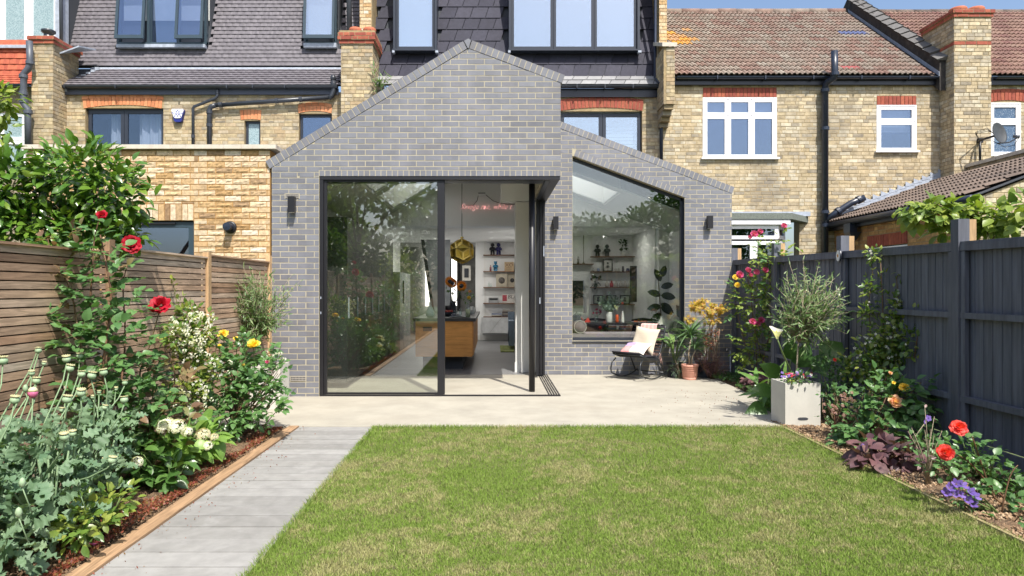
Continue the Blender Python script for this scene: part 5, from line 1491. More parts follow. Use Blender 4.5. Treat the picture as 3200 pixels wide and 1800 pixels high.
b = MB(); b.prism([(OX0-.1,HY-.035,ez0+.06),(OX1,HY-.035,ft_(OX1)+.04),(OX1,HY-.035,ft_(OX1)+.20),(OX0-.0,HY-.035,ez0+.16)], (0,.02,0)); b.build('lead_flashing', M['lead'], ro)
for k in range(13):
    x = OX0+.1+k*.17; b = MB(); z = ft_(x); b.prism([(x,HY-.04,z+.16),(x+.17,HY-.04,z+.20),(x,HY-.04,z+.27)], (0,.01,0)); b.build('lead_step', M['lead'], ro)
b = MB(); b.box(OX0-.13, OX0-.10, OY0-.1, HY, ez0-.20, ez0-.07); b.box(OX0-.099, OX0, OY0-.1, HY, ez0-.20, ez0-.185); b.build('fascia', M['fascia_black'], ob)
b = MB(); b.tube([(OX0-.19,OY0-.1,ez0-.09),(OX0-.19,HY-.05,ez0-.09)], .055, 10); b.build('gutter', M['iron_pipe'], ob)
hy = OX0*F/(2165-1240)-.9
yh = (OX0-.16)*F/(2140-1240)
b = MB(); b.box(OX0-.24,OX0-.10,yh-.12,yh+.12,ez0-.30,ez0-.13); b.add([(OX0-.24,yh-.12,ez0-.30),(OX0-.02,yh-.12,ez0-.30),(OX0-.02,yh+.12,ez0-.30),(OX0-.24,yh+.12,ez0-.30),(OX0-.17,yh-.045,ez0-.46),(OX0-.08,yh-.045,ez0-.46),(OX0-.08,yh+.045,ez0-.46),(OX0-.17,yh+.045,ez0-.46)], [(0,1,5,4),(1,2,6,5),(2,3,7,6),(3,0,4,7),(4,5,6,7)]); b.build('rain_hopper', M['iron_pipe'], ob)
pipe(ob, [(OX0-.125,yh,ez0-.45),(OX0-.125,yh,0)], .045, ip, 'downpipe')
b = MB(); b.box(9.55,9.75,10.0,13.74,0,3.86); b.build('parapet_wall', M['stock_mortar'], ob)
bricks(ob, Wall((9.55,13.74,0),-PI/2), rect(0,3.7,2.9,3.86), [], M['stock_brick_b'], bond='mixed', style='old', v0=2.9, u0=0, maxn=60, seed=93, name='parapet_brick')
for k in range(9):
    b = MB(); b.box(9.50,9.80,10.0+k*.415,10.0+k*.415+.41,3.862,3.93); b.build('coping_stone', M['coping_stone'], ob, org=(9.6,10.2+k*.415,3.9))

# ---------------------------------------------------------------- far left house
flh = thing('terraced_house', 'house at the far left with white patterned glass windows and red tiles', 'house', (-11, 15, 0))
Wl_ = Wall((0, 14.15, 0)); fl = lambda x: PX(x,14.15); flz = lambda y: PZ(y,14.15)
lo = rect(fl(-60),fl(66),flz(420),flz(285))
backing(flh, Wl_, rect(-14,XL0-.003,0,flz(218)), [lo], .25, pm('pebbledash', (.30,.25,.18), .98, 0, .3, 30, bump=1, bscale=70), 'wall')
Wu = Wall((0, 14.5, 0)); fu = lambda x: PX(x,14.5); fuz = lambda y: PZ(y,14.5)
up = rect(fu(-70),fu(150),fuz(120),9.2)
backing(flh, Wu, rect(-14,fu(152),flz(225),9.3), [up], .2, M['room_dark'], 'upper_wall')
house_window(flh, Wu, fu(-70), fu(148), fuz(118), 9.0, U, M['frosted'], [0,.34,.66,1], fw=.09, d=.02, rows=[0,.47,1], name='window')
b = MB(); b.box(fu(-70),fu(150),14.40,14.5,fuz(122),fuz(117)); b.build('sill', U, flh)
house_window(flh, Wl_, fl(-60), fl(66), flz(418), flz(285), U, M['frosted'], [0,.5,1], fw=.07, d=.02, rows=[0,.48,1], name='window')
tr_ = bpy.data.objects.new('tile_hanging', None); put(tr_, flh); tr_.location = (0,0,0)
tiles(tr_, 'flat', -12, fu(158), 14.40, fuz(193), math.radians(86), 6, .125, .20, M['red_tile'], maxn=80, seed=98)
tiles(tr_, 'flat', -12, XL0, 13.95, PZ(212,13.95), math.radians(36), 6, .12, .165, M['red_tile'], maxn=60, seed=99)
b = MB(); b.box(-12,fu(158),14.36,14.41,fuz(126),fuz(119)); b.build('lead_flashing', M['lead'], tr_)
gutter(flh, -13, PX(80,13.9), 13.85, PZ(214,13.9), M['iron_pipe'], .055)
gp = M['grey_pipe']; q = PX
pipe(flh, [(q(74,13.6),13.6,PZ(104,13.6)),(q(76,13.6),13.6,PZ(160,13.6)),(q(70,13.6),13.6,PZ(175,13.6)),(q(60,13.6),13.6,PZ(185,13.6)),(q(59,13.6),13.6,PZ(260,13.6)),(q(70,13.6),13.6,PZ(275,13.6)),(q(71,13.6),13.6,PZ(372,13.6))], .062, gp, 'soil_pipe', 14,
     collars=[((q(76,13.6),13.6,PZ(158,13.6)),(0,0,1)),((q(59,13.6),13.6,PZ(192,13.6)),(0,0,1)),((q(59,13.6),13.6,PZ(235,13.6)),(0,0,1)),((q(60,13.6),13.6,PZ(255,13.6)),(0,0,1)),((q(71,13.6),13.6,PZ(282,13.6)),(0,0,1))])
pipe(flh, [(q(152,14.35),14.38,PZ(120,14.4)),(q(150,14.35),14.38,9.2)], .035, gp, 'downpipe')

# ================================================================== THE NEIGHBOUR'S BRICK EXTENSION (left)
ne = thing('neighbour_extension', 'flat roofed extension of rough buff bricks with a pale stone coping', 'extension', (-4.6, 9, 0))
NY = 9.06; N = Wall((0, NY, 0)); nx_ = lambda x: PX(x,NY); nz_ = lambda y: PZ(y,NY)
nwl = bpy.data.objects.new('wall', None); put(nwl, ne); nwl.location = (0,0,0)
no = rect(nx_(296),nx_(488),nz_(660),nz_(555)); ns = rect(nx_(296),nx_(488),nz_(555),nz_(513))
backing(nwl, N, rect(nx_(72),XL-.03,0,nz_(378)), [no], .3, M['rustic_mortar'])
bricks(nwl, N, rect(nx_(72),XL-.035,1.2,nz_(378)), [no, ns], M['rustic_brick'], style='rough', v0=nz_(378)-.0755*24, u0=nx_(72), H=.0645, J=.011, maxn=290, seed=101, bond='stretcher')
soldier(nwl, N, nx_(296), nx_(488), nz_(554), nz_(514), M['rustic_brick'], pitch=.076, D=.012, style='rough')
b = MB(); b.box(nx_(72),nx_(72)+.3,NY+.31,14.1,0,nz_(380)); b.build('side_wall', M['rustic_mortar'], nwl)
for xa, xb in ((58,300),(300.6,438),(438.6,566),(566.6,697)):
    b = MB(); b.prism([(nx_(xa),NY-.06,nz_(376)),(nx_(xb),NY-.06,nz_(376)),(nx_(xb),NY+.36,nz_(376)),(nx_(xa),NY+.36,nz_(376))], (0,0,.055)); 
    b.prism([(nx_(xa),NY-.06,nz_(376)+.055),(nx_(xb),NY-.06,nz_(376)+.055),(nx_(xb),NY+.36,nz_(376)+.055),(nx_(xa),NY+.36,nz_(376)+.055)], (0,0,.02)) if False else None
    b.build('coping_stone', M['coping_stone'], ne, org=(nx_((xa+xb)/2),NY,nz_(376)))
b = MB(); b.box(nx_(72)+.3,XL-.04,NY+.36,14.1,nz_(376)-.15,nz_(376)-.05); b.build('flat_roof', M['lead'], ne)
nw = house_window(ne, N, nx_(298), nx_(487), nz_(658), nz_(557), M['blue_frame'], M['glass_upper'], [0,1], fw=.075, d=-.03)
b = MB(); b.box(nx_(350),nx_(440),NY+.005,NY+.03,nz_(564),nz_(560)); b.build('trickle_vent', M['black_metal'], nw)
fv = bpy.data.objects.new('flue_vent', None); put(fv, ne); fv.location = (0,0,0)
c_ = Vector((nx_(581),NY-.01,nz_(572))); rq = Matrix.Rotation(PI/2,3,'X')
b = MB(); b.lathe([(0,-.001),(.082,-.001),(.082,.018),(.06,.025),(0,.025)], c_, 24, rq); b.build('collar', M['black_metal'], fv)
b = MB(); b.lathe([(.05,.02),(.05,.10),(.052,.10),(.052,.115),(.04,.115),(.04,.13),(.052,.13),(.052,.145),(0,.15)], c_, 20, rq, False); b.build('terminal', M['iron_pipe'], fv)

# ================================================================== PLANTS
def leaf_shape(kind, k=0):
    """unit leaf along +y, face up +z: numpy verts and quad/tri faces"""
    r = random.Random(hash(kind) % 1000 + k*17) if False else random.Random(len(kind)*31+ord(kind[0])*7+k*17)
    V = []; Fq = []
    def strip(wf, n, droop=.12, fold=.25, wave=0, x0=0, y0=0, ang=0, L=1.0, z0=0, curl=0):
        base = len(V)
        ca, sa = math.cos(ang), math.sin(ang)
        ph = r.random()*6
        for i in range(n+1):
            t = i/n; w = wf(t)*L
            zc = z0 - droop*L*t*t + curl*math.sin(t*PI)*.1
            for s in (-1, 0, 1):
                x = s*w; y = t*L; z = zc + abs(s)*w*fold + (wave*L*math.sin(t*9+ph+s*1.3) if s else 0)
                V.append((x0+x*ca-y*sa, y0+x*sa+y*ca, z))
        for i in range(n):
            for s in (0, 1):
                a = base+i*3+s; Fq.append((a, a+1, a+4, a+3))
    if kind == 'ovate': strip(lambda t: .33*math.sin(PI*min(1,t**.75))**.8, 5, .18+.1*r.random(), .28, .01)
    elif kind == 'camellia': strip(lambda t: .25*math.sin(PI*t**.9)**.75, 5, .12+.15*r.random(), .35, .012)
    elif kind == 'lance': strip(lambda t: .085*math.sin(PI*t**.8)**.8+.002, 4, .15*r.random()+.05, .3)
    elif kind == 'small': strip(lambda t: .28*math.sin(PI*t**.85)**.8, 3, .15, .25)
    elif kind == 'heart': strip(lambda t: .37*math.sin(PI*t**.62)**.8, 6, .25+.1*r.random(), .22, .02)
    elif kind == 'strap': strip(lambda t: .032*(1-t**3)+.002, 7, .35+.45*r.random(), .5)
    elif kind == 'blade': strip(lambda t: .11*math.sin(PI*(t*.9+.05)**.8), 6, .35+.25*r.random(), .3, .006)
    elif kind == 'rubber': strip(lambda t: .27*math.sin(PI*t**.95)**.6, 6, .25, .18)
    elif kind == 'poppy':
        n = 9; base = len(V); ph = r.random()*6
        for i in range(n+1):
            t = i/n; w = .27*math.sin(PI*t**.7)**.7*(1+.42*math.sin(i*2.2+ph)) + .01
            w2 = .27*math.sin(PI*t**.7)**.7*(1+.42*math.sin(i*2.4+ph+2)) + .01
            zc = -.22*t*t
            V.append((-w, t+.05*math.sin(i*3), zc+.09*math.sin(i*2.3+ph)+.04)); V.append((0, t, zc)); V.append((w2, t+.05*math.cos(i*3), zc+.09*math.cos(i*2.1+ph)+.04))
        for i in range(n):
            for s in (0, 1):
                a = base+i*3+s; Fq.append((a, a+1, a+4, a+3))
    elif kind == 'maple':
        for j, (a, l) in enumerate(((0,1),(.65,.85),(-.65,.85),(1.25,.55),(-1.25,.55))):
            strip(lambda t: .13*math.sin(PI*t**.8)+.004, 3, .2, .15, ang=a, L=l)
    elif kind == 'sprig':   # a tiny sprig of needles
        for j in range(5):
            strip(lambda t: .05*(1-t)+.01, 1, 0, .2, ang=(j-2)*.5+r.uniform(-.2,.2), y0=.15*j, L=.4)
    return np.array(V), Fq
_lm = {}
def leaf_mesh(kind, k, m):
    key = (kind, k, m.name)
    if key not in _lm:
        V, Fq = leaf_shape(kind, k)
        me = bpy.data.meshes.new('leaf'); me.from_pydata([tuple(v) for v in V], [], Fq)
        me.polygons.foreach_set('use_smooth', [True]*len(Fq)); me.materials.append(m)
        _lm[key] = (me, V, np.array(Fq))
    return _lm[key]

def basis(d, n):
    y = Vector(d).normalized(); n = Vector(n)
    x = y.cross(n)
    if x.length < 1e-3: x = y.cross(Vector((.3,.5,.8)))
    x.normalize(); z = x.cross(y)
    return Matrix((x, y, z)).transposed()

class Plant:
    def __init__(s, name, label, cat, base, group=None, seed=1):
        s.t = thing(name, label, cat, base, group); s.b = Vector(base)
        s.r = random.Random(seed); s.L = []; s.stem = {}; s.fl = []
    def rv(s, a=1.0):
        return Vector((s.r.gauss(0,a), s.r.gauss(0,a), s.r.gauss(0,a)))
    def leaf(s, kind, m, p, d, n, size): s.L.append((kind, m, Vector(p), Vector(d), Vector(n), size))
    def tube(s, pts, r, m='green_stem', n=5):
        s.stem.setdefault(m, MB()).tube(pts, r, n)
    def compound(s, m, p, d, up, size, n=5, kind='ovate', stem='green_stem', gap=1.0):
        """a stalk with paired leaflets and one at the tip"""
        d = Vector(d).normalized(); up = Vector(up); side = d.cross(up)
        if side.length < .01: side = d.orthogonal()
        side.normalize()
        L = size*(1+.55*(n//2))*gap
        tip = p + d*L + Vector((0,0,-L*.12))
        s.tube([p, tip], [size*.02, size*.012], stem, 3)
        k = n//2
        for i in range(k):
            t = .42+.45*i/max(1,k-.0)
            q = p + (tip-p)*t
            for sg in (-1, 1):
                dd = (d*.55 + side*sg + s.rv(.12)).normalized()
                s.leaf(kind, m, q, dd, up + s.rv(.22), size*s.r.uniform(.8,1.05))
        s.leaf(kind, m, tip - d*size*.1, d + s.rv(.1), up + s.rv(.2), size*s.r.uniform(1,1.2))
    def flower(s, me, p, q, size=1.0, label=None, name='flower'):
        s.fl.append((me, Vector(p), q, size, label, name))
    def finish(s, singles=110, leafname='leaf'):
        for m, mb in s.stem.items(): mb.build('stem', M[m], s.t)
        pr = sorted(range(len(s.L)), key=lambda i: -(s.L[i][5]/max(.8, s.L[i][2].y))*(1 if seen(s.L[i][2]) else 0)*(1+.2*s.r.random()))
        groups = {}
        for c, i in enumerate(pr):
            kind, m, p, d, n, size = s.L[i]
            B = basis(d, n)
            me, V, Fq = leaf_mesh(kind, s.r.randrange(4), M[m])
            if c < singles and seen(p) and p.y > .5:
                o = bpy.data.objects.new(leafname, me)
                o.matrix_local = Matrix.Translation(p - s.b) @ (B*size).to_4x4()
                put(o, s.t)
            else:
                groups.setdefault(m, []).append(((V @ np.array(B).T)*size + np.array(p - s.b), Fq))
        for m, lst in groups.items():
            off = 0; VV = []; FF = []
            for V, Fq in lst: VV.append(V); FF.append(Fq+off); off += len(V)
            o = bpy.data.objects.new('leaves', npmesh('leaves', np.concatenate(VV), 4, np.concatenate(FF), M[m], True))
            put(o, s.t); o['kind'] = 'stuff'
        for me, p, q, size, label, name in s.fl:
            o = bpy.data.objects.new(name, me)
            o.matrix_local = Matrix.Translation(p - s.b) @ (q*size).to_4x4()
            put(o, s.t)
            if label: o['label'] = label
        return s.t

# ---- flowers as meshes, centre at the origin, facing +z, about 1 unit across
def rose_mesh(m, k=0, loose=1.0):
    r = random.Random(k+50); b = MB()
    for ring in range(6):
        rad = .03+.075*ring; n = 3+ring; tilt = 1.45-.235*ring*loose
        for i in range(n):
            a = 2*PI*(i/n)+ring*.7+r.uniform(-.15,.15); w = .17+.05*ring; L = .22+.05*ring
            tl = tilt+r.uniform(-.32,.32); w *= r.uniform(.75,1.15); L *= r.uniform(.8,1.2); cz = -.02*ring
            def fn(u, v, a=a, w=w, L=L, tl=tl, cz=cz, rad=rad):
                x = (u-.5)*2*w*math.sin(PI*(.25+.6*v)); 
                y = v*L*math.cos(tl) + rad*.6; z = v*L*math.sin(tl) + cz - .25*x*x/w*1 + .07*math.sin(u*11+a*3)*v
                z += (-.06 if tl < .7 else .02)*v*v
                y += .5*x*x*(-1)
                return (x*math.cos(a)-y*math.sin(a), x*math.sin(a)+y*math.cos(a), z)
            b.grid(fn, 3, 3)
    b.v = [(x*.60, y*.60, z*.60) for x, y, z in b.v]
    return b.mesh('flower', M[m])
def star_mesh(m, n=5, w=.16, cup=.15, k=0):
    b = MB()
    for i in range(n):
        a = 2*PI*i/n+k*.3
        pts = [(0,.04,0),(w,.28,cup*.5),(w*.6,.45,cup),(0,.5,cup*1.1),(-w*.6,.45,cup),(-w,.28,cup*.5)]
        b.add([(x*math.cos(a)-y*math.sin(a), x*math.sin(a)+y*math.cos(a), z) for x,y,z in pts], [(0,1,2,3),(0,3,4,5)])
    return b.mesh('flower', M[m])
def cluster_mesh(m, n, spread, fsize, k=0, dome=True, petals=4):
    r = random.Random(k+9); b = MB()
    for i in range(n):
        th = math.acos(1-r.random()*(.95 if dome else 1.9)); ph = r.random()*2*PI
        d = Vector((math.sin(th)*math.cos(ph), math.sin(th)*math.sin(ph), math.cos(th)))
        c = Vector((d.x*.5, d.y*.5, d.z*.34))*spread*r.uniform(.82,1.0)
        B = basis(d.orthogonal(), d)
        for j in range(petals):
            a = 2*PI*j/petals+r.random()*.5
            pts = [(0,0,0),(.3,.5,.08),(0,1,.0),(-.3,.5,.08)]
            vs = []
            for x,y,z in pts:
                v = Vector((x*math.cos(a)-y*math.sin(a), x*math.sin(a)+y*math.cos(a), z))*fsize
                vs.append(B@v + c)
            b.add(vs, [(0,1,2,3)])
    return b.mesh('flower', M[m])
FM = {}
for c_ in ('red','pink','yellow','coral','peach'):
    FM[c_] = [rose_mesh('pt_'+c_, k, .9 if c_ != 'pink' else .6) for k in range(3)]
FM['faded'] = [cluster_mesh('pt_faded', 26, .8, .2, k, False, 3) for k in range(2)]
FM['star'] = [star_mesh('pt_white', 5, .13, .12, k) for k in range(2)]
FM['starw'] = [cluster_mesh('pt_white', 9, 1.0, .22, k, False, 5) for k in range(3)]
FM['hyd'] = [cluster_mesh('pt_white', 110, 1.0, .11, k) for k in range(2)] + [cluster_mesh('pt_cream', 110, 1.0, .11, 5)]
FM['violet'] = [star_mesh('pt_violet', 5, .20, .30, k) for k in range(2)]
FM['viola'] = [star_mesh('pt_violet', 5, .22, .05, 1), star_mesh('pt_white', 5, .22, .05, 1), star_mesh('pt_red', 5, .22, .05, 1), star_mesh('pt_pink', 5, .22, .05, 1)]
def facing(d): return Vector(d).to_track_quat('Z','Y').to_matrix()
UP = Vector((0,0,1))

def cane(pl, pts, m, size, step=.09, stem='cane', r0=.008, n=5, kind='ovate', out=(0,0,0), skip=0, gap=1.0):
    """a long rose cane with compound leaves along it"""
    pts = [Vector(p) for p in pts]
    # smooth the line
    P_ = []
    for i in range(len(pts)-1):
        a = pts[max(i-1,0)]; b_ = pts[i]; c = pts[i+1]; d = pts[min(i+2,len(pts)-1)]
        for t in (0,.25,.5,.75):
            P_.append(.5*((2*b_)+(c-a)*t+(2*a-5*b_+4*c-d)*t*t+(3*b_-a-3*c+d)*t**3))
    P_.append(pts[-1])
    k = len(P_); pl.tube(P_, [r0*(1-.6*i/k) for i in range(k)], stem, 6)
    acc = 0; nxt = step*skip; ang = pl.r.random()*6
    for i in range(k-1):
        seg = P_[i+1]-P_[i]; l = seg.length
        while acc + l > nxt:
            p = P_[i]+seg*((nxt-acc)/l)
            ang += 2.4
            t = seg.normalized(); u = t.orthogonal().normalized(); v = t.cross(u)
            d = (u*math.cos(ang)+v*math.sin(ang)) + t*.35 + Vector(out) + Vector((0,0,.15))
            up = Vector((0,-.35,1)) + pl.rv(.25)
            pl.compound(m, p, d, up, size*pl.r.uniform(.75,1.15), n, kind, gap=gap)
            nxt += step*pl.r.uniform(.7,1.3)
        acc += l
    return P_

def clump(pl, c, rad, n, m, kind, size, up=.4, shell=.55, flat=1.0, twig=True, front=0):
    """leaves through a lumpy ball; each points outward"""
    c = Vector(c); rx, ry, rz = rad
    for i in range(n):
        d = pl.rv().normalized()
        if front and pl.r.random() < front and d.y > 0: d.y = -d.y
        q = (shell + (1-shell)*pl.r.random()) if pl.r.random() < .8 else pl.r.random()
        p = c + Vector((d.x*rx*q, d.y*ry*q, d.z*rz*q*flat))
        dd = (d + Vector((0,0,up-.3)) + pl.rv(.45))
        nn = Vector((0,-.45,1)) + d*.35 + pl.rv(.35)
        pl.leaf(kind, m, p, dd, nn, size*pl.r.uniform(.65,1.25))

# ---------------------------------------------------------------- left bed
def poppy_head(k=0):
    b = MB(); b.lathe([(.008,-.10),(.012,-.02),(.018,-.018),(.014,-.01),(.30,.08),(.44,.25),(.47,.42),(.40,.62),(.22,.74),(.20,.78)], (0,0,0), 14)
    return b.mesh('seed_pod', M['pod'])
def poppy_crown():
    b = MB()
    b.lathe([(.20,.77),(.40,.79),(.43,.83),(.2,.84),(0,.84)], (0,0,0), 14)
    for i in range(12):
        a = 2*PI*i/12; b.cbox((math.cos(a)*.38, math.sin(a)*.38, .86), .17, .085, .07, Matrix.Rotation(a,3,'Z'))
    return b.mesh('crown', M['pod_crown'])
PH = poppy_head(); PC = poppy_crown()
heads = [(7,918,24,3.9),(97,889,16,4.3),(110,919,11,4.1),(80,945,15,4.0),(91,966,19,3.9),(36,1016,23,3.55),(168,912,20,4.2),(174,935,20,4.0),
         (201,902,16,4.5),(205,950,19,4.1),(229,954,21,4.05),(262,945,19,4.2),(203,997,22,3.8),(167,1015,23,3.7),(156,1038,14,4.0),(233,1003,10,4.3),(249,991,10,4.4),
         (314,969,14,4.5),(291,983,11,4.5),(313,1014,19,4.1),(262,1031,14,4.2),(163,1108,23,3.5),(183,1098,18,3.7),(280,1166,20,3.7),(262,1162,12,4.0),(95,880,8,4.4)]
pods = [Plant('opium_poppy', 'grey green poppy plant with seed heads and one wilting pink bloom', 'poppy', (-2.55,3.45,0), 'poppies gone to seed', 3),
        Plant('opium_poppy', 'grey green poppy plant nearest the path corner with many tall round seed heads', 'poppy', (-2.42,3.75,0), 'poppies gone to seed', 4),
        Plant('opium_poppy', 'grey green poppy plant with seed heads leaning towards the fence post', 'poppy', (-2.42,4.15,0), 'poppies gone to seed', 5)]
for x, y, dia, Y in heads:
    p = P(x, y, Y); pl = pods[0] if x < 125 else (pods[1] if x < 215 or y > 1090 else pods[2])
    base = pl.b + Vector((pl.r.uniform(-.13,.10), pl.r.uniform(-.15,.15), .35))
    mid = base.lerp(p, .55) + Vector((-.02,0,-.03)); sz = dia*Y/F/.94
    pl.tube([base, mid, base.lerp(p,.85)+Vector((.012,0,-.01)), p], [.0058,.005,.0042,.0038], 'poppy_stem', 6)
    q = facing((pl.r.uniform(-.1,.25), pl.r.uniform(-.25,.1), 1))
    o = bpy.data.objects.new('seed_pod', PH); o.matrix_local = Matrix.Translation(p-pl.b) @ (q*sz).to_4x4(); put(o, pl.t)
    o2 = bpy.data.objects.new('crown', PC); put(o2, o)
p = P(83,993,3.85); pl = pods[0]; pl.tube([pl.b+Vector((0,0,.35)), P(80,1060,3.8), p], .004, 'poppy_stem')
b = MB(); b.lathe([(0,-.02),(.018,-.012),(.026,.005),(.024,.02)], p, 12); b.build('pink_petals', M['pt_pink'], pl.t)
b = MB(); b.lathe([(.0245,.018),(.024,.03),(.014,.042),(0,.045)], p, 12); b.build('pale_petals', M['pt_cream'], pl.t)
for (x,y,Y) in ((64,978,3.9),(47,1290,3.0),(56,1215,3.1),(196,1218,3.5)):
    q = P(x,y,Y); b = MB(); b.lathe([(0,-.022),(.012,-.012),(.015,.004),(.009,.02),(0,.026)], q, 10); b.build('bud', M['pod'], pl.t); pl.tube([q+Vector((0,0,-.02)), q+Vector((.03,.02,-.14))], .003, 'poppy_stem')
for pl, cs in zip(pods, (((-2.62,3.25,.38),(-2.5,3.0,.2),(-2.75,3.6,.52)), ((-2.45,3.55,.42),(-2.35,3.3,.2),(-2.5,3.85,.5)), ((-2.45,4.05,.42),(-2.4,3.85,.25),(-2.52,4.3,.5)))):
    for c in cs:
        for i in range(9):
            a = pl.r.random()*2*PI; pl.tube([pl.b+Vector((0,0,.02)), Vector(c)+Vector((.16*math.cos(a),.18*math.sin(a),.1*pl.r.random()))], .006, 'poppy_stem')
        clump(pl, c, (.29,.32,.24), 98, 'lf_poppy', 'poppy', .098, up=.5, shell=.35, front=.4)
    pl.finish(100)

# deep red climbing rose on the slats
pl = Plant('climbing_rose', 'tall climbing rose with dark red blooms and broad green leaves on the slatted fence', 'rose', (-2.72,4.55,0), None, 8)
Yr = 4.7
cane(pl, [P(265,1250,4.5),P(262,1050,4.6),P(262,900,4.6),P(280,760,4.7),P(270,680,4.7),P(252,590,4.8)], 'lf_rose', .078, .05, r0=.012, out=(0,-.6,0), skip=3)
cane(pl, [P(250,1200,4.5),P(230,1000,4.6),P(200,850,4.6),P(180,740,4.7),P(140,650,4.7)], 'lf_rose', .08, .055, r0=.010, out=(0,-.6,0), skip=3)
cane(pl, [P(262,1200,4.5),P(300,1000,4.7),P(315,850,4.8),P(310,720,4.9),P(325,650,5.0)], 'lf_rose', .07, .055, r0=.009, out=(0,-.5,0), skip=3)
cane(pl, [P(225,800,4.7),P(232,680,4.7),P(238,600,4.75),P(252,545,4.75)], 'lf_rose', .065, .07, r0=.007, out=(0,-.5,0))
cane(pl, [P(200,860,4.6),P(150,820,4.55),P(110,800,4.5)], 'lf_rose', .075, .06, r0=.005, out=(0,-.5,0))
cane(pl, [P(150,700,4.7),P(130,640,4.7),P(120,600,4.7)], 'lf_copper', .06, .06, r0=.005, out=(0,-.5,0))
for c, rad, n in ((P(215,760,4.75),(.32,.12,.34),34),(P(250,900,4.65),(.34,.14,.34),38),(P(300,1010,4.7),(.28,.14,.24),30),(P(180,640,4.75),(.3,.1,.16),14),(P(330,1080,4.8),(.2,.14,.2),20),(P(360,980,4.95),(.2,.14,.26),26),(P(400,1060,5.1),(.2,.14,.2),26)):
    for i in range(n):
        d = pl.rv().normalized(); p = c+Vector((d.x*rad[0],d.y*rad[1],d.z*rad[2]))*pl.r.uniform(.2,1)
        pl.compound('lf_rose' if pl.r.random() < .85 else 'lf_copper', p, d+Vector((.2,-.4,0)), Vector((0,-.4,1))+pl.rv(.25), .066, 5)
pl.flower(FM['red'][0], P(331,612,5.0), facing((.3,-1,.3)), 56*5.0/F*1.05, 'large dark red bloom above the fence')
pl.flower(FM['red'][1], P(256,540,4.75), facing((.2,-.8,.6)), 34*4.75/F)
pl.flower(FM['red'][2], P(150,655,4.7), facing((.1,-1,.2)), 24*4.7/F)
pl.finish(150)
pl = Plant('rose_bush', 'slender rose with one large crimson bloom and copper tinted young leaves', 'rose', (-2.52,4.95,0), None, 9)
cane(pl, [P(385,1230,4.9),P(385,1080,4.9),P(350,960,4.9),P(380,860,4.9),P(403,775,4.9)], 'lf_rose', .068, .055, r0=.008, out=(0,-.4,0), skip=2)
cane(pl, [P(392,1150,4.9),P(410,1050,5.0),P(440,960,5.1),P(430,900,5.1)], 'lf_copper', .078, .045, r0=.007, out=(0,-.4,0), skip=1)
cane(pl, [P(392,1180,4.9),P(420,1100,5.0),P(475,1010,5.2),P(450,950,5.2)], 'lf_copper', .078, .045, r0=.006, out=(0,-.4,0), skip=1)
cane(pl, [P(390,1150,4.9),P(370,1060,4.9),P(390,980,5.0)], 'lf_rose', .075, .05, r0=.006, out=(0,-.4,0))
pl.flower(FM['red'][0], P(403,764,4.9), facing((.15,-.75,.7)), 60*4.9/F*1.1, 'crimson bloom facing the sun')
pl.finish(130)

# star jasmine
def jasmine(name, label, base, pts, cl, flowers, seed, singles, m='lf_jasmine', fs=.028, spread=(.1,.1,.12)):
    pl = Plant(name, label, 'jasmine', base, None, seed)
    for line in pts:
        k = len(line); pl.tube(line, [.006*(1-.5*i/k) for i in range(k)], 'cane', 5)
        for i in range(k-1):
            a, b_ = Vector(line[i]), Vector(line[i+1])
            nn = max(2, int((b_-a).length/.022))
            for j in range(nn):
                p = a.lerp(b_, j/nn)+pl.rv(.03)
                pl.leaf('small', m, p, pl.rv()+Vector((0,-.4,.2)), Vector((0,-.5,1))+pl.rv(.4), pl.r.uniform(.035,.065))
                if pl.r.random() < .3: pl.leaf('lance', m, p, pl.rv(.5)+Vector((0,-.2,.9)), Vector((0,-1,.2)), .06)
    for c, rad, n in cl:
        clump(pl, c, rad, n, m, 'small', .058, shell=.3, front=.5)
        if True:
            for i in range(int(n*flowers)):
                d = pl.rv().normalized(); d.y = -abs(d.y)
                p = Vector(c)+Vector((d.x*rad[0],d.y*rad[1],d.z*rad[2]))*pl.r.uniform(.8,1.1)
                pl.flower(FM['star'][i % 2], p, facing(d+Vector((0,-.8,.2))+pl.rv(.4)), fs*pl.r.uniform(.8,1.2))
    return pl
q = lambda x,y,Y: P(x,y,Y)
pl = jasmine('star_jasmine', 'star jasmine climbing the slatted fence thick with small white flowers', (-2.82,6.3,0),
    [[q(520,1050,6.2),q(500,900,6.2),q(470,800,6.2),q(445,760,6.2),q(432,700,6.25)],[q(520,1000,6.2),q(545,870,6.2),q(520,800,6.25),q(480,760,6.2)],[q(500,1050,6.1),q(470,980,6.0),q(450,920,6.0)]],
    [(q(470,850,6.1),(.2,.12,.18),230),(q(520,830,6.2),(.12,.1,.2),120),(q(445,845,6.0),(.12,.1,.12),90),(q(500,930,6.1),(.24,.15,.2),260),(q(470,985,6.0),(.2,.14,.14),160),(q(480,790,6.2),(.12,.09,.10),90)], .18, 12, 120)
for i in range(55):
    x = 430+110*pl.r.random(); y = 790+110*pl.r.random(); pl.flower(FM['starw'][i % 3], q(x,y,5.95)+pl.rv(.02), facing((0,-1,.3)), .045)
for i in range(22):
    x = 450+90*pl.r.random(); y = 970+60*pl.r.random(); pl.flower(FM['starw'][i % 3], q(x,y,5.8)+pl.rv(.02), facing((0,-1,.3)), .042)
pl.finish(110)

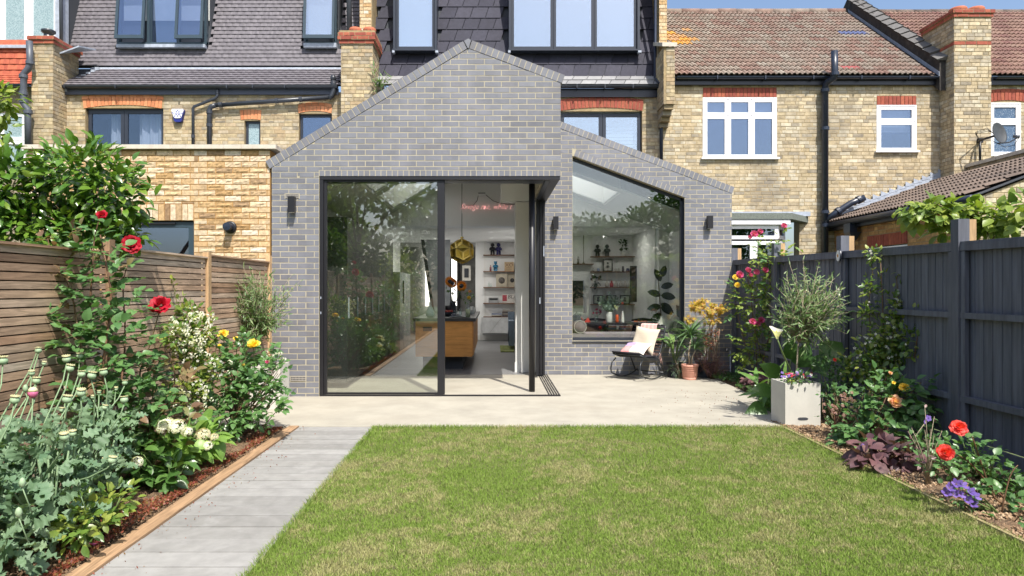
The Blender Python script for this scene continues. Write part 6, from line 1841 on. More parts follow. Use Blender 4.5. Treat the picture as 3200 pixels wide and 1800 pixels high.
def bush(name, label, cat, base, clumps_, m, kind, size, seed, singles=110, group=None, compound=False, stems=8, stemm='cane', mixm=None, front=.4, leafn=5):
    pl = Plant(name, label, cat, base, group, seed)
    for c, rad, n in clumps_:
        c = Vector(c)
        for i in range(stems):
            e = c + Vector((pl.r.uniform(-.8,.8)*rad[0], pl.r.uniform(-.8,.8)*rad[1], pl.r.uniform(-.3,.8)*rad[2]))
            pl.tube([pl.b+Vector((pl.r.uniform(-.05,.05),pl.r.uniform(-.05,.05),0)), pl.b.lerp(e,.5)+pl.rv(.03), e], [.007,.005,.003], stemm, 5)
        mm = m
        if compound:
            for i in range(n):
                d = pl.rv().normalized()
                if pl.r.random() < front: d.y = -abs(d.y)
                p = c+Vector((d.x*rad[0],d.y*rad[1],d.z*rad[2]))*pl.r.uniform(.3,.95)
                if mixm and pl.r.random() < .2: mm = mixm
                else: mm = m
                pl.compound(mm, p, d+Vector((0,-.1,.15)), Vector((0,-.4,1))+pl.rv(.3), size*pl.r.uniform(.7,1.15), leafn, kind)
        else: clump(pl, c, rad, n, m, kind, size, shell=.35, front=front)
    return pl
pl = bush('rose_bush', 'dense glossy rose bush carrying bright yellow blooms beside the white planter', 'rose', (-2.5,6.6,0),
    [(q(560,960,6.6),(.30,.28,.26),85),(q(620,930,6.7),(.28,.26,.24),75),(q(660,1000,6.5),(.24,.25,.22),60),(q(580,1030,6.4),(.28,.25,.2),60),(q(600,890,6.8),(.2,.2,.14),35),(q(690,960,6.7),(.1,.14,.2),22)],
    'lf_rose', 'ovate', .062, 15, mixm='lf_dark', compound=True)
for i,(x,y,d,Y) in enumerate(((562,838,30,6.7),(593,851,15,6.7),(637,864,36,6.55),(506,852,14,6.6),(612,918,9,6.5),(552,868,10,6.6))):
    pl.flower(FM['yellow'][i % 3], q(x,y,Y), facing((.05,-.55,.85)), d*Y/F*1.15); pl.tube([q(x,y+3,Y), q(x+4,y+60,Y+.05)], .004, 'green_stem')
pl.flower(FM['pink'][0], q(672,910,6.6), facing((0,-1,.5)), .045)
for (x,y) in ((705,890),(715,905),(698,925)): pl.flower(FM['starw'][0], q(x,y,6.7), facing((0,-1,.3)), .05)
for i in range(10): pl.flower(FM['starw'][i%3], q(525+60*pl.r.random(),900+60*pl.r.random(),6.3), facing((0,-1,.3)), .04)
cane(pl, [q(650,1000,6.6),q(680,950,6.7),q(700,890,6.75),q(708,868,6.75)], 'lf_rose', .06, .07, r0=.005)
pl.finish(150)
# hydrangea
pl = bush('hydrangea', 'white hydrangea with pale green pointed leaves low in the left bed', 'hydrangea', (-2.42,5.5,0),
    [(q(440,1112,5.0),(.17,.15,.10),44),(q(470,1120,5.4),(.26,.24,.13),70),(q(530,1100,5.5),(.16,.18,.14),46),(q(420,1110,5.4),(.14,.18,.12),30)], 'lf_hydrangea', 'heart', .12, 16, stemm='green_stem')
for i,(x,y,d,Y) in enumerate(((414,1070,46,4.75),(444,1074,42,4.75),(470,1086,28,4.8),(510,1094,36,5.1),(522,1122,27,5.05),(446,1130,27,4.95),(484,1060,26,5.3),(538,1100,22,5.2))):
    pl.flower(FM['hyd'][(0,1,0,2,1,0,1,2)[i]], q(x,y,Y), facing((.05,-.6,.8)), d*Y/F*1.1)
pl.finish(120)
pl = bush('leafy_shrub', 'dark green low shrub with pointed leaves in front of the hydrangea', 'shrub', (-2.42,4.9,0),
    [(q(385,1160,4.9),(.26,.24,.18),110),(q(350,1130,4.8),(.2,.2,.2),70),(q(430,1190,4.8),(.14,.15,.12),46)], 'lf_dark', 'camellia', .10, 17, stemm='green_stem')
pl.flower(FM['hyd'][0], q(345,1163,4.5), facing((0,-1,.6)), .085)
pl.finish(130)
pl = bush('leafy_shrub', 'bright green toothed leafed shrub low at the edge of the left bed', 'shrub', (-2.3,4.05,0),
    [(q(230,1290,3.75),(.17,.2,.14),120),(q(290,1260,3.95),(.14,.17,.12),90),(q(200,1330,3.6),(.14,.15,.10),60)], 'lf_jasmine', 'small', .062, 18, stemm='green_stem')
pl.finish(130)
# willowy standard shrub in white planter
def box_planter(name, label, cx, cy, w, d, h, rz=0, m='planter', slot=False, soilz=-.04):
    t_ = thing(name, label, 'planter', (cx, cy, 0)); t_.rotation_euler = (0,0,rz)
    b = MB(); k = .02; W2, D2_ = w/2, d/2
    o = [(-W2,-D2_),(W2,-D2_),(W2,D2_),(-W2,D2_)]; i = [(-W2+k,-D2_+k),(W2-k,-D2_+k),(W2-k,D2_-k),(-W2+k,D2_-k)]
    vs = [(x,y,0) for x,y in o]+[(x,y,h) for x,y in o]+[(x,y,h) for x,y in i]+[(x,y,h-.06) for x,y in i]
    fs = [(a,(a+1)%4,(a+1)%4+4,a+4) for a in range(4)]+[(a+4,(a+1)%4+4,(a+1)%4+8,a+8) for a in range(4)]+[(a+8,(a+1)%4+8,(a+1)%4+12,a+12) for a in range(4)]
    b.add(vs, fs); body = bpy.data.objects.new('body', b.mesh('body', M[m])); put(body, t_)
    b = MB(); b.box(-W2+k,W2-k,-D2_+k,D2_-k,h-.07,h+soilz); s_ = bpy.data.objects.new('soil', b.mesh('soil', M['soil'])); put(s_, t_)
    if slot:
        b = MB(); pts = [(.035*math.cos(a)+ (.02 if math.cos(a)>0 else -.02), -D2_-.0015, .075+.016*math.sin(a)) for a in [2*PI*j/16 for j in range(16)]]
        b.prism(pts, (0,.001,0)); s_ = bpy.data.objects.new('drain_slot', b.mesh('drain_slot', M['room_dark'])); put(s_, t_)
    return t_
box_planter('planter', 'pale grey square planter beside the grey brick pier, half hidden by roses', PX(680,8.2)-.02, 8.25, .36, .36, .52)
def twiggy(name, label, base, top, crown, rad, n, m, seed, size=.07, flowers=0, trunk_r=.012, lean=0, kind='lance', singles=150):
    pl = Plant(name, label, 'shrub', base, None, seed)
    top = Vector(top); base = Vector(base)
    pl.tube([base, base.lerp(top,.5)+pl.rv(.01), top], [trunk_r, trunk_r*.8, trunk_r*.7], 'pale_bark', 7)
    c = Vector(crown)
    for i in range(n):
        d = pl.rv().normalized()
        e = c + Vector((d.x*rad[0], d.y*rad[1], d.z*rad[2]))*pl.r.uniform(.5,1.12)
        mid = top.lerp(c,.45).lerp(e,.35)+pl.rv(.05)
        pl.tube([top, mid, e], [.004,.003,.0015], 'pale_bark', 4)
        L = (e-mid).length
        for j in range(10):
            p = mid.lerp(e, j/9+pl.r.uniform(-.04,.04))
            pl.leaf(kind, m, p, (e-mid).normalized()*.7+pl.rv(.55), Vector((0,-.5,1))+pl.rv(.4), size*pl.r.uniform(.6,1.15))
        if flowers and pl.r.random() < flowers: pl.flower(FM['starw'][i%3], e, facing((0,-1,.5)), .04)
    return pl
pl = twiggy('willow_leaved_shrub', 'willowy shrub with narrow grey green leaves rising from the left planter', (PX(672,8.25),8.25,.46), q(655,850,8.2), q(645,765,8.1), (.40,.34,.42), 230, 'lf_willow', 21, .085)
for (x,y) in ((745,715),(735,690),(758,705)):
    e = q(x,y,8.1); pl.tube([q(660,800,8.1), e], [.004,.0015], 'pale_bark', 4)
    for j in range(9): pl.leaf('lance','lf_willow', q(660,800,8.1).lerp(e,.4+.07*j), pl.rv(.5)+Vector((.6,0,.2)), Vector((0,-.5,1)), .07)
clump(pl, (PX(690,8.2),8.15,.56), (.16,.14,.08), 50, 'lf_rose', 'small', .05)
for i in range(9): pl.flower(FM['starw'][i%3], (PX(690,8.2)+pl.r.uniform(-.15,.1),8.05,.6+pl.r.uniform(-.02,.08)), facing((0,-1,.5)), .05)
pl.finish(140)
# camellia beyond the fence
pl = Plant('camellia', 'big glossy leaved camellia leaning over the slatted fence from next door', 'camellia', (-3.75,5.6,0), None, 22)
pl.tube([(-3.75,5.6,0),(-3.7,5.55,1.1),q(190,560,5.5),q(212,500,5.5)], [.05,.045,.03,.02], 'bark', 8)
for e in ((80,480),(250,430),(330,500),(120,420),(40,560),(200,400),(300,580)):
    pl.tube([(-3.7,5.55,1.2), q(190,560,5.5), q(e[0],e[1],5.5)], [.025,.018,.008], 'bark', 6)
for c, rad, n in ((q(215,440,5.5),(.42,.38,.30),300),(q(300,500,5.5),(.26,.3,.28),180),(q(120,500,5.6),(.42,.38,.34),280),(q(20,500,5.4),(.32,.34,.34),220),(q(70,580,5.4),(.5,.3,.26),240),(q(230,570,5.5),(.42,.3,.22),220),(q(20,440,5.3),(.2,.25,.25),90),(q(-120,520,5.3),(.5,.4,.5),200),(q(320,590,5.5),(.16,.2,.14),60)):
    clump(pl, c, rad, int(n*1.45), 'lf_camellia', 'camellia', .098, up=.35, shell=.5, front=.35)
pl.finish(300)
# sprig of another tree top left
pl = Plant('small_tree', 'small tree beyond the fence with light yellow green leaves at the left frame edge', 'tree', (-5.6,6.6,0), None, 23)
pl.tube([(-5.6,6.6,0),(-5.5,6.5,1.8),q(-30,300,6.4)], [.05,.04,.02], 'bark', 7)
for c, rad, n in ((q(8,260,6.3),(.14,.2,.22),120),(q(-40,300,6.3),(.3,.3,.35),160),(q(5,330,6.3),(.06,.1,.14),26)):
    clump(pl, c, rad, n, 'lf_rose_pale', 'camellia', .085, up=.1, shell=.3, front=.4)
pl.finish(90)

# ---------------------------------------------------------------- right bed
pl = Plant('climbing_rose', 'pink climbing rose with clusters of blooms in the corner by the dark fence', 'rose', (3.72,10.2,0), None, 31)
for line in ([q(1905,960,10.2),q(1900,850,10.1),q(1890,740,10.0),q(1910,660,10.0),q(1905,600,10.0)], [q(1905,960,10.2),q(1935,840,9.9),q(1940,740,9.8),q(1930,660,9.8),q(1950,630,9.8),q(1968,575,9.8)],
             [q(1900,940,10.2),q(1870,850,10.1),q(1850,760,10.1),q(1845,700,10.1)], [q(1915,900,10.1),q(1900,830,9.9),q(1905,812,9.8)], [q(1935,700,9.8),q(1960,650,9.7),q(2000,610,9.7)],
             [q(1900,760,10),q(1880,700,9.9),q(1890,690,9.9)]):
    cane(pl, line, 'lf_rose_pale', .06, .065, r0=.007, out=(0,-.3,0), skip=2)
for c, rad, n in ((q(1890,760,10),(.32,.22,.38),70),(q(1935,700,9.9),(.24,.2,.38),56),(q(1880,870,10.1),(.24,.2,.34),46),(q(1950,800,9.8),(.16,.2,.4),34),(q(1945,650,9.75),(.2,.2,.24),30)):
    for i in range(n):
        d = pl.rv().normalized(); p = Vector(c)+Vector((d.x*rad[0],d.y*rad[1],d.z*rad[2]))*pl.r.uniform(.3,1)
        pl.compound('lf_rose_pale' if pl.r.random()<.7 else 'lf_rose', p, d+Vector((0,-.3,0)), Vector((0,-.4,1)), .055, 5)
for i,(x,y,d) in enumerate(((1897,588,22),(1912,583,18),(1886,597,14),(1972,567,17),(1860,692,24),(1882,680,20),(1903,684,18),(1925,680,18),(1888,692,15),(1893,808,20),(1915,806,20),(1906,815,17))):
    pl.flower(FM['pink'][i%3], q(x,y,9.75), facing((.1,-1,.45)), d*9.75/F*1.15)
for (x,y) in ((1850,690),(1855,710)): pl.flower(FM['yellow'][0], q(x,y+6,9.9), facing((0,-1,.2)), .10)
pl.finish(150)
# right planter, standard shrub and its underplanting
box_planter('planter', 'pale grey square planter with a drain slot standing on the patio corner', 3.21, 7.25, .365, .36, .445, 0, slot=True)
pl = twiggy('narrow_leaved_shrub', 'round headed shrub with narrow silvery leaves and small white flowers in the front planter', (3.22,7.28,.40), q(2008,860,7.3), q(2034,780,7.3), (.42,.34,.42), 190, 'lf_willow', 32, .088, flowers=.12)
for (x,y) in ((2092,690),(1985,660),(2065,700),(2125,790),(2020,655),(2105,730),(2130,840),(1950,720),(1960,800),(2060,660),(2140,760),(1990,880),(2090,870)):
    e = q(x,y,7.2); s_ = q(2030,800,7.25); pl.tube([s_, e], [.004,.0015], 'pale_bark', 4)
    for j in range(16): pl.leaf('lance','lf_willow', s_.lerp(e,.25+.05*j), pl.rv(.5)+Vector((.1,0,.5)), Vector((0,-.5,1)), .065)
pl.finish(150)
pl = Plant('bedding_plants', 'mixed pansies and red bedding plants spilling over the rim of the front planter', 'flowers', (3.21,7.2,.40), None, 33)
clump(pl, (3.21,7.18,.48), (.19,.17,.07), 150, 'lf_rose', 'small', .04)
clump(pl, (3.12,7.1,.47), (.09,.06,.04), 60, 'lf_jasmine', 'small', .03)
for i in range(46):
    c_ = (0,0,2,2,3,1)[i % 6]; x = 3.21+pl.r.uniform(-.19,.12); pl.flower(FM['viola'][c_], (x, 7.06+pl.r.random()*.16, .49+pl.r.random()*.06), facing((0,-1,.9)), .022 if c_ > 1 else .034)
pl.finish(60)
# calla lily
pl = Plant('calla_lily', 'white calla lily with large arrow shaped leaves behind the front planter', 'lily', (3.35,8.0,0), None, 34)
pc = q(1955,852,7.0)
pl.tube([(3.30,7.75,0),q(1988,930,7.3),q(1967,885,7.05),pc], [.010,.009,.008,.007], 'green_stem', 7)
b = MB()
def cf(u, v):
    a = 2*PI*u; r_ = .010+.043*v**1.4; return Vector((math.cos(a)*r_*(1.2), math.sin(a)*r_*.75, v*.095+.045*v*max(0,-math.cos(a))))
B_ = facing((-.25,-.35,1)); b.grid(lambda u, v: B_@cf(u,v)+pc, 18, 6); b.build('spathe', M['pt_white'], pl.t)
b = MB(); b.tube([pc+B_@Vector((0,0,.02)), pc+B_@Vector((0,0,.09))], .006, 8); b.build('spadix', M['pt_yellow'], pl.t)
for (x,y,s_,dx_,dz_) in ((2060,870,.34,.9,.5),(1960,920,.26,-.7,.5),(2010,900,.3,.2,.9),(2045,910,.30,.5,.7),(1940,960,.24,-.9,.2),(1990,880,.26,-.1,1.0),(1925,1000,.28,-.6,-.1)):
    p = q(x,y+25,7.8); pl.tube([(3.40,8.05,0), p], .007, 'green_stem'); pl.leaf('heart','lf_dark', p, (dx_,-.3,dz_), (-.2,-1,.5), s_)
pl.finish(20)
# jasmine on the dark fence
pl = jasmine('star_jasmine', 'star jasmine with scattered white flowers climbing the dark painted fence', (3.92,7.1,0),
    [[q(2200,1000,7.0),q(2190,850,7.0),q(2185,760,7.0),q(2195,690,7.0),q(2190,640,7.0)],[q(2240,1000,6.8),q(2245,850,6.8),q(2260,770,6.8),q(2255,700,6.8),q(2265,680,6.8)],[q(2300,900,6.5),q(2310,830,6.5),q(2310,770,6.5)],[q(2225,900,6.9),q(2220,760,6.9),q(2215,660,6.9)]],
    [(q(2195,900,6.9),(.26,.14,.24),360),(q(2250,860,6.8),(.28,.14,.34),460),(q(2150,920,7.0),(.18,.12,.16),110),(q(2290,860,6.6),(.15,.1,.2),110),(q(2180,790,7.0),(.10,.08,.12),60),(q(2260,770,6.8),(.10,.08,.16),80),(q(2195,640,7.0),(.09,.08,.09),40),(q(2230,970,6.8),(.3,.16,.15),180),(q(2185,730,7.0),(.08,.06,.08),30)], .10, 35, 120)
pl.finish(130)
# peach and yellow rose
pl = bush('rose_bush', 'glossy rose bush with peach and yellow blooms in the right bed', 'rose', (3.45,6.3,0),
    [(q(2230,1010,6.3),(.26,.2,.2),44),(q(2180,1080,6.2),(.24,.2,.18),40),(q(2290,1000,6.3),(.2,.16,.2),28),(q(2255,1080,6.1),(.2,.16,.16),30),(q(2230,950,6.4),(.1,.1,.1),8)], 'lf_rose', 'ovate', .075, 36, compound=True)
for i,(x,y,d,c_) in enumerate(((2275,973,27,'yellow'),(2253,1010,40,'peach'),(2240,938,12,'peach'),(2248,962,10,'yellow'))):
    pl.flower(FM[c_][i%3], q(x,y,6.15), facing((-.1,-.8,.6)), d*6.15/F*1.1)
pl.finish(130)
pl = bush('shrub_rose', 'sprawling small leaved rose with faded pink clusters beside the front planter', 'rose', (3.3,6.5,0),
    [(q(2120,1040,6.5),(.2,.18,.17),55),(q(2100,1000,6.6),(.12,.14,.1),26),(q(2160,1030,6.4),(.14,.14,.14),30)], 'lf_rose', 'small', .034, 37, compound=True)
for i in range(26):
    pl.flower(FM['faded'][i%2], q(2072+80*pl.r.random(), 985+65*pl.r.random(), 6.3), facing((-.1,-.8,.6)), .04)
pl.finish(110)
pl = bush('heuchera', 'clump of dark purple crinkled leaves at the lawn edge of the right bed', 'heuchera', (3.2,5.6,0),
    [(q(2210,1130,5.6),(.20,.2,.12),60),(q(2260,1150,5.4),(.17,.18,.13),50),(q(2180,1160,5.4),(.12,.14,.07),30)], 'lf_purple', 'heart', .105, 38, stemm='cane')
pl.flower(FM['viola'][0], q(2170,1120,5.5), facing((0,-1,.3)), .03); pl.finish(110)
pl = Plant('dry_stems', 'bunch of bare dry stems with a few leaves left of the coral rose', 'plant', (3.15,4.95,0), None, 39)
for i in range(9):
    a = pl.r.uniform(-.12,.18); h = pl.r.uniform(.28,.62); e = pl.b+Vector((a,pl.r.uniform(-.1,.1),h)); pl.tube([pl.b+pl.rv(.012)*Vector((1,1,0)) if False else pl.b+Vector((pl.r.uniform(-.02,.02),0,0)), pl.b.lerp(e,.5)+Vector((a*-.2,0,.03)), e], [.0035,.0025,.0015], 'pale_bark', 5)
    for j in range(3): pl.leaf('small','lf_purple' if pl.r.random()<.6 else 'lf_rose', pl.b.lerp(e,pl.r.uniform(.4,1)), pl.rv(), pl.rv()+UP, .035)
pl.flower(FM['viola'][0], q(2335,1052,5.0), facing((0,-1,.3)), .05); pl.flower(FM['viola'][0], q(2328,1060,5.0), facing((.3,-1,0)), .04); pl.tube([pl.b, q(2300,1100,5.0), q(2333,1055,5.0)], .003, 'pale_bark')
pl.finish(40)
pl = bush('low_shrub', 'spreading green plant low on the bark between the purple clump and the coral rose', 'shrub', (3.5,5.5,0), [(q(2330,1120,5.4),(.24,.2,.12),110),(q(2370,1170,5.0),(.2,.16,.10),80)], 'lf_rose', 'small', .05, 47, stemm='green_stem'); pl.finish(90)
pl = bush('low_shrub', 'small dark leaved plant in the fence shade behind the coral rose', 'shrub', (3.65,5.1,0), [(q(2440,1140,5.0),(.24,.2,.14),150),(q(2490,1200,4.7),(.24,.18,.12),120)], 'lf_dark', 'small', .045, 43, stemm='green_stem'); pl.finish(90)
pl = Plant('rose_bush', 'coral red rose with two open blooms on arching canes at the right', 'rose', (3.45,4.5,0), None, 40)
cane(pl, [(3.42,4.5,0),q(2500,1250,4.5),q(2460,1140,4.5),q(2440,1090,4.5),q(2415,1078,4.5)], 'lf_rose', .066, .085, r0=.007, out=(0,-.4,0), skip=1)
cane(pl, [(3.42,4.5,0),q(2490,1220,4.5),q(2440,1165,4.5),q(2400,1140,4.5),q(2380,1138,4.5)], 'lf_rose', .060, .10, r0=.006, out=(0,-.4,0), skip=2)
cane(pl, [(3.42,4.5,0),q(2520,1290,4.3),q(2540,1200,4.3),q(2560,1170,4.3)], 'lf_rose', .062, .08, r0=.006, out=(0,-.4,0), skip=1)
cane(pl, [(3.42,4.5,0),q(2540,1320,4.2),q(2570,1290,4.1)], 'lf_rose', .062, .08, r0=.006, out=(0,-.4,0), skip=1)
pl.flower(FM['coral'][0], q(2412,1074,4.45), facing((-.2,-.9,.4)), 44*4.45/F*1.1, 'upper coral bloom'); pl.flower(FM['coral'][1], q(2378,1139,4.4), facing((-.35,-.9,.2)), 46*4.4/F*1.1, 'lower coral bloom')
pl.finish(110)
pl = bush('balloon_flower', 'low plant with violet blue star flowers at the front of the right bed', 'flowers', (3.18,4.35,0), [(q(2420,1255,4.4),(.12,.1,.06),45)], 'lf_rose', 'small', .045, 41, stemm='green_stem')
for i,(x,y) in enumerate(((2388,1228),(2405,1218),(2412,1245),(2440,1238),(2452,1250),(2432,1258),(2420,1222),(2398,1243),(2445,1268),(2380,1240))): pl.flower(FM['violet'][i%2], q(x,y,4.3), facing((pl.r.uniform(-.5,.5),-.9,.7)), .065)
pl.finish(50)
pl = bush('ground_plant', 'dark leafy plant by the corner of the patio under the pink rose', 'shrub', (3.62,9.4,0), [(q(1905,960,9.4),(.25,.3,.12),120),(q(1960,985,8.5),(.2,.2,.12),90)], 'lf_purple', 'heart', .075, 44, stemm='green_stem'); clump(pl, (3.62,8.7,.08), (.2,.45,.12), 170, 'lf_dark', 'heart', .08); clump(pl, (3.4,7.9,.07), (.26,.4,.12), 170, 'lf_dark', 'ovate', .07); pl.finish(110)
pl = bush('broad_leaf_plant', 'broad leaved green plant between the patio corner and the front planter', 'plant', (3.33,8.3,0), [(q(1925,985,8.1),(.12,.2,.16),24),(q(1950,960,8.2),(.14,.15,.12),16)], 'lf_aspidistra', 'blade', .26, 45, stemm='green_stem'); pl.finish(50)
pl = bush('fence_shrub', 'dark shrub filling the gap between the front planter and the jasmine', 'shrub', (3.6,7.3,0), [(q(2090,920,7.4),(.22,.2,.14),130),(q(2110,960,7.2),(.24,.2,.16),130)], 'lf_rose', 'small', .055, 46, stemm='green_stem'); pl.flower(FM['coral'][2], q(2100,905,7.0), facing((0,-1,.5)), .05); pl.finish(90)
# plant above the dark fence
pl = Plant('overhanging_tree', 'pale leaved tree growing over the top of the dark fence on the right', 'tree', (5.0,6.4,0), None, 42)
pl.tube([(5.0,6.4,0),(4.9,6.3,1.5),q(2470,560,6.2),q(2420,530,6.2)], [.04,.035,.02,.012], 'bark', 7)
for e in ((2300,540),(2350,510),(2520,530),(2560,580),(2450,500),(2400,590)): pl.tube([q(2470,570,6.2), q(e[0],e[1],6.1)], [.012,.004], 'bark', 5)
for c, rad, n in ((q(2330,530,6.2),(.26,.2,.12),90),(q(2390,540,6.2),(.26,.22,.18),120),(q(2450,555,6.2),(.3,.22,.18),140),(q(2520,560,6.0),(.28,.22,.16),120),(q(2400,575,6.2),(.26,.2,.10),70),(q(2580,530,5.9),(.24,.22,.26),90),(q(2300,545,6.2),(.12,.14,.10),30)):
    clump(pl, c, rad, n, 'lf_rose_pale', 'ovate', .10, up=.1, shell=.3, front=.3)
pl.finish(230)

# ---------------------------------------------------------------- pots in the patio corner
def round_pot(name, label, c, r, h, m, ribs=0, cat='plant pot'):
    t_ = thing(name, label, cat, c); b = MB()
    prof = [(r*.82,0),(r*.86,.02)]
    n = max(1, ribs)
    for i in range(n):
        z0 = .02+(h-.06)*i/n; z1 = .02+(h-.06)*(i+1)/n; rr = r*(.86+.12*i/n)
        prof += [(rr,z0),(rr+ (.008 if ribs else 0),(z0+z1)/2),(rr+.001,z1)]
    prof += [(r,h-.04),(r*1.06,h-.035),(r*1.06,h),(r*.96,h),(r*.92,h-.05),(0,h-.05)]
    b.lathe(prof, c, 28); b.build('body', M[m] if isinstance(m, str) else m, t_)
    b = MB(); b.lathe([(r*.93,h-.045),(0,h-.04)], c, 20); b.build('soil', M['soil'], t_)
    return t_
Yp = 10.75
pc = P(1735,955,Yp); pc.z = 0
round_pot('plant_pot', 'ribbed pink terracotta pot holding the strap leaved plant', pc, .125, .235, pm('pink_terracotta', (.62,.30,.22), .8, 0, .1, 20, bump=.2), 6)
pl = Plant('dracaena', 'two headed dracaena with arching strap leaves in the pink ribbed pot', 'plant', (pc.x,pc.y,.19), None, 61)
t1, t2 = q(1738,850,Yp-.02), q(1750,880,Yp-.02)
pl.tube([pc+Vector((0,0,.19)), pc+Vector((-.02,0,.4)), t1], .011, 'pale_bark', 7); pl.tube([pc+Vector((.02,0,.19)), pc+Vector((.04,0,.35)), t2], .011, 'pale_bark', 7)
for tp, n, s_ in ((t1,70,.40),(t2,40,.32)):
    for i in range(n):
        a = pl.r.random()*2*PI; e = pl.r.uniform(-.1,1.3)
        pl.leaf('strap','lf_dracaena', tp+Vector((0,0,pl.r.uniform(-.02,.08))), (math.cos(a)*math.cos(e), math.sin(a)*math.cos(e), math.sin(e)+.2), UP+pl.rv(.1), s_*pl.r.uniform(.7,1.1))
pl.finish(110)
c = P(1697,950,11.0); c.z = 0
round_pot('plant_pot', 'plain black pot behind the rocking chair holding broad green leaves', c, .13, .24, 'black_metal')
pl = Plant('aspidistra', 'potted plant with long arching pale green leaves beside the rocking chair', 'plant', (c.x,c.y,.2), None, 62)
for i in range(16):
    a = pl.r.random()*2*PI; tp = Vector((c.x+.10*math.cos(a), c.y+.1*math.sin(a), .2+pl.r.uniform(.18,.55))); pl.tube([Vector((c.x,c.y,.2)), tp], .006, 'green_stem', 5)
    pl.leaf('blade','lf_aspidistra', tp, (math.cos(a),math.sin(a)-.4,.55), UP+Vector((0,-.3,0)), pl.r.uniform(.26,.36))
pl.finish(30)
c2 = P(1722,950,10.9)
pl = bush('dwarf_conifer', 'small bluish feathery conifer at the foot of the black pot', 'shrub', (c2.x-.10,10.85,0), [((c2.x-.12,10.85,.17),(.13,.12,.18),150)], 'lf_conifer', 'sprig', .07, 63, stemm='bark'); pl.finish(70)
c = P(1775,945,11.0); c.z = 0
round_pot('plant_pot', 'dark low pot in the corner behind the pink pot holding the little maple', c, .16, .26, 'anthracite')
pl = Plant('japanese_maple', 'small japanese maple with orange and yellow leaves against the grey brick', 'maple', (c.x,c.y,.2), None, 64)
mt = q(1775,850,11.0)
pl.tube([(c.x,c.y,.2),(c.x+.02,c.y,.45),mt], [.014,.012,.010], 'pale_bark', 7); pl.tube([(c.x+.03,c.y,.2),(c.x+.07,c.y,.5),q(1795,800,11)], [.012,.01,.006], 'pale_bark', 6)
for (x,y) in ((1740,770),(1800,780),(1820,775),(1760,760),(1785,815)): pl.tube([mt, q(x,y,11)], [.007,.003], 'pale_bark', 5)
for cc, rad, n in ((q(1750,770,11),(.16,.16,.08),85),(q(1790,780,11),(.2,.18,.10),130),(q(1815,775,11),(.12,.14,.07),60),(q(1790,805,11),(.16,.16,.07),60),(q(1732,805,10.95),(.09,.1,.06),34),(q(1765,760,11),(.1,.1,.06),40)):
    clump(pl, cc, rad, n, 'lf_maple', 'maple', .060, up=0, shell=.2, front=.3)
pl.finish(180)
pl = bush('red_leaved_shrub', 'small shrub with dark red leaves and pale twisted stems under the maple', 'shrub', (c.x+.12,c.y-.02,.0), [(q(1785,860,10.95),(.12,.12,.12),110),(q(1800,835,10.95),(.10,.1,.08),60)], 'lf_red', 'small', .034, 65, stemm='pale_bark'); pl.finish(70)
c3 = P(1792,930,10.8)
pl = bush('purple_hebe', 'bushy plant with dark purple needle like foliage to the right of the pink pot', 'shrub', (c3.x,10.8,0), [((c3.x,10.8,.26),(.22,.2,.2),260),((c3.x-.17,10.8,.30),(.12,.14,.12),110),((c3.x+.1,10.75,.15),(.14,.14,.14),120)], 'lf_heather', 'sprig', .085, 66, stemm='cane'); pl.finish(100)
# self sown buddleia on the chimney
pl = Plant('buddleia', 'self sown grey green buddleia sprouting from the side of the middle chimney', 'shrub', P(948,228,13.7), None, 67)
for (x,y) in ((940,165),(955,178),(975,185),(990,190),(962,200),(945,200),(985,205)):
    e = q(x,y,13.65); s_ = P(948,228,13.7); pl.tube([s_, s_.lerp(e,.5)+Vector((.03,0,0)), e], [.006,.003,.002], 'pale_bark', 4)
    for j in range(9): pl.leaf('lance','lf_willow', s_.lerp(e,.2+.09*j), pl.rv(.6)+Vector((0,-.2,.2)), Vector((0,-.6,1)), .16)
pl.finish(50)

# ---------------------------------------------------------------- the garden behind the viewer (seen in the glass)
def back_tree(label, x, y, h, cr, n, m, seed, trunk=.12):
    pl = Plant('garden_tree', label, 'tree', (x,y,0), 'trees at the far end of the garden', seed)
    pl.tube([(x,y,0),(x+.1,y,h*.35),(x,y+.1,h*.7)], [trunk,trunk*.7,trunk*.3], 'bark', 8)
    for k in range(12):
        a = pl.r.random()*2*PI; rr = cr*pl.r.uniform(.2,.85); c = Vector((x+rr*math.cos(a), y+rr*math.sin(a), h*(.22+.7*k/11)))
        pl.tube([(x,y,h*.4), c], [trunk*.4,.02], 'bark', 5)
        clump(pl, c, (cr*.5,cr*.5,h*.16), n, m, 'small', .30, shell=.3)
    pl.finish(0)
for i,(x,y,h,cr,m) in enumerate(((-5.2,-8,6.6,2.6,'lf_tree'),(-2.2,-13,7.0,2.8,'lf_dark'),(2.0,-13.5,7.4,2.8,'lf_tree'),(6.2,-11,4.9,2.6,'lf_dark'),(10.2,-15,7.0,2.9,'lf_dark'),(-9.5,-14,8.6,3.2,'lf_tree'),(14,-13,7.5,3.0,'lf_tree'),(5.4,-17,5.6,2.4,'lf_dark'))):
    back_tree(('slim ','second ','broad ','low ','tall dark ','large ','outer ','narrow dark ')[i]+'tree beyond the lawn seen mirrored in the glass', x, y, h, cr, 330, m, 200+i)
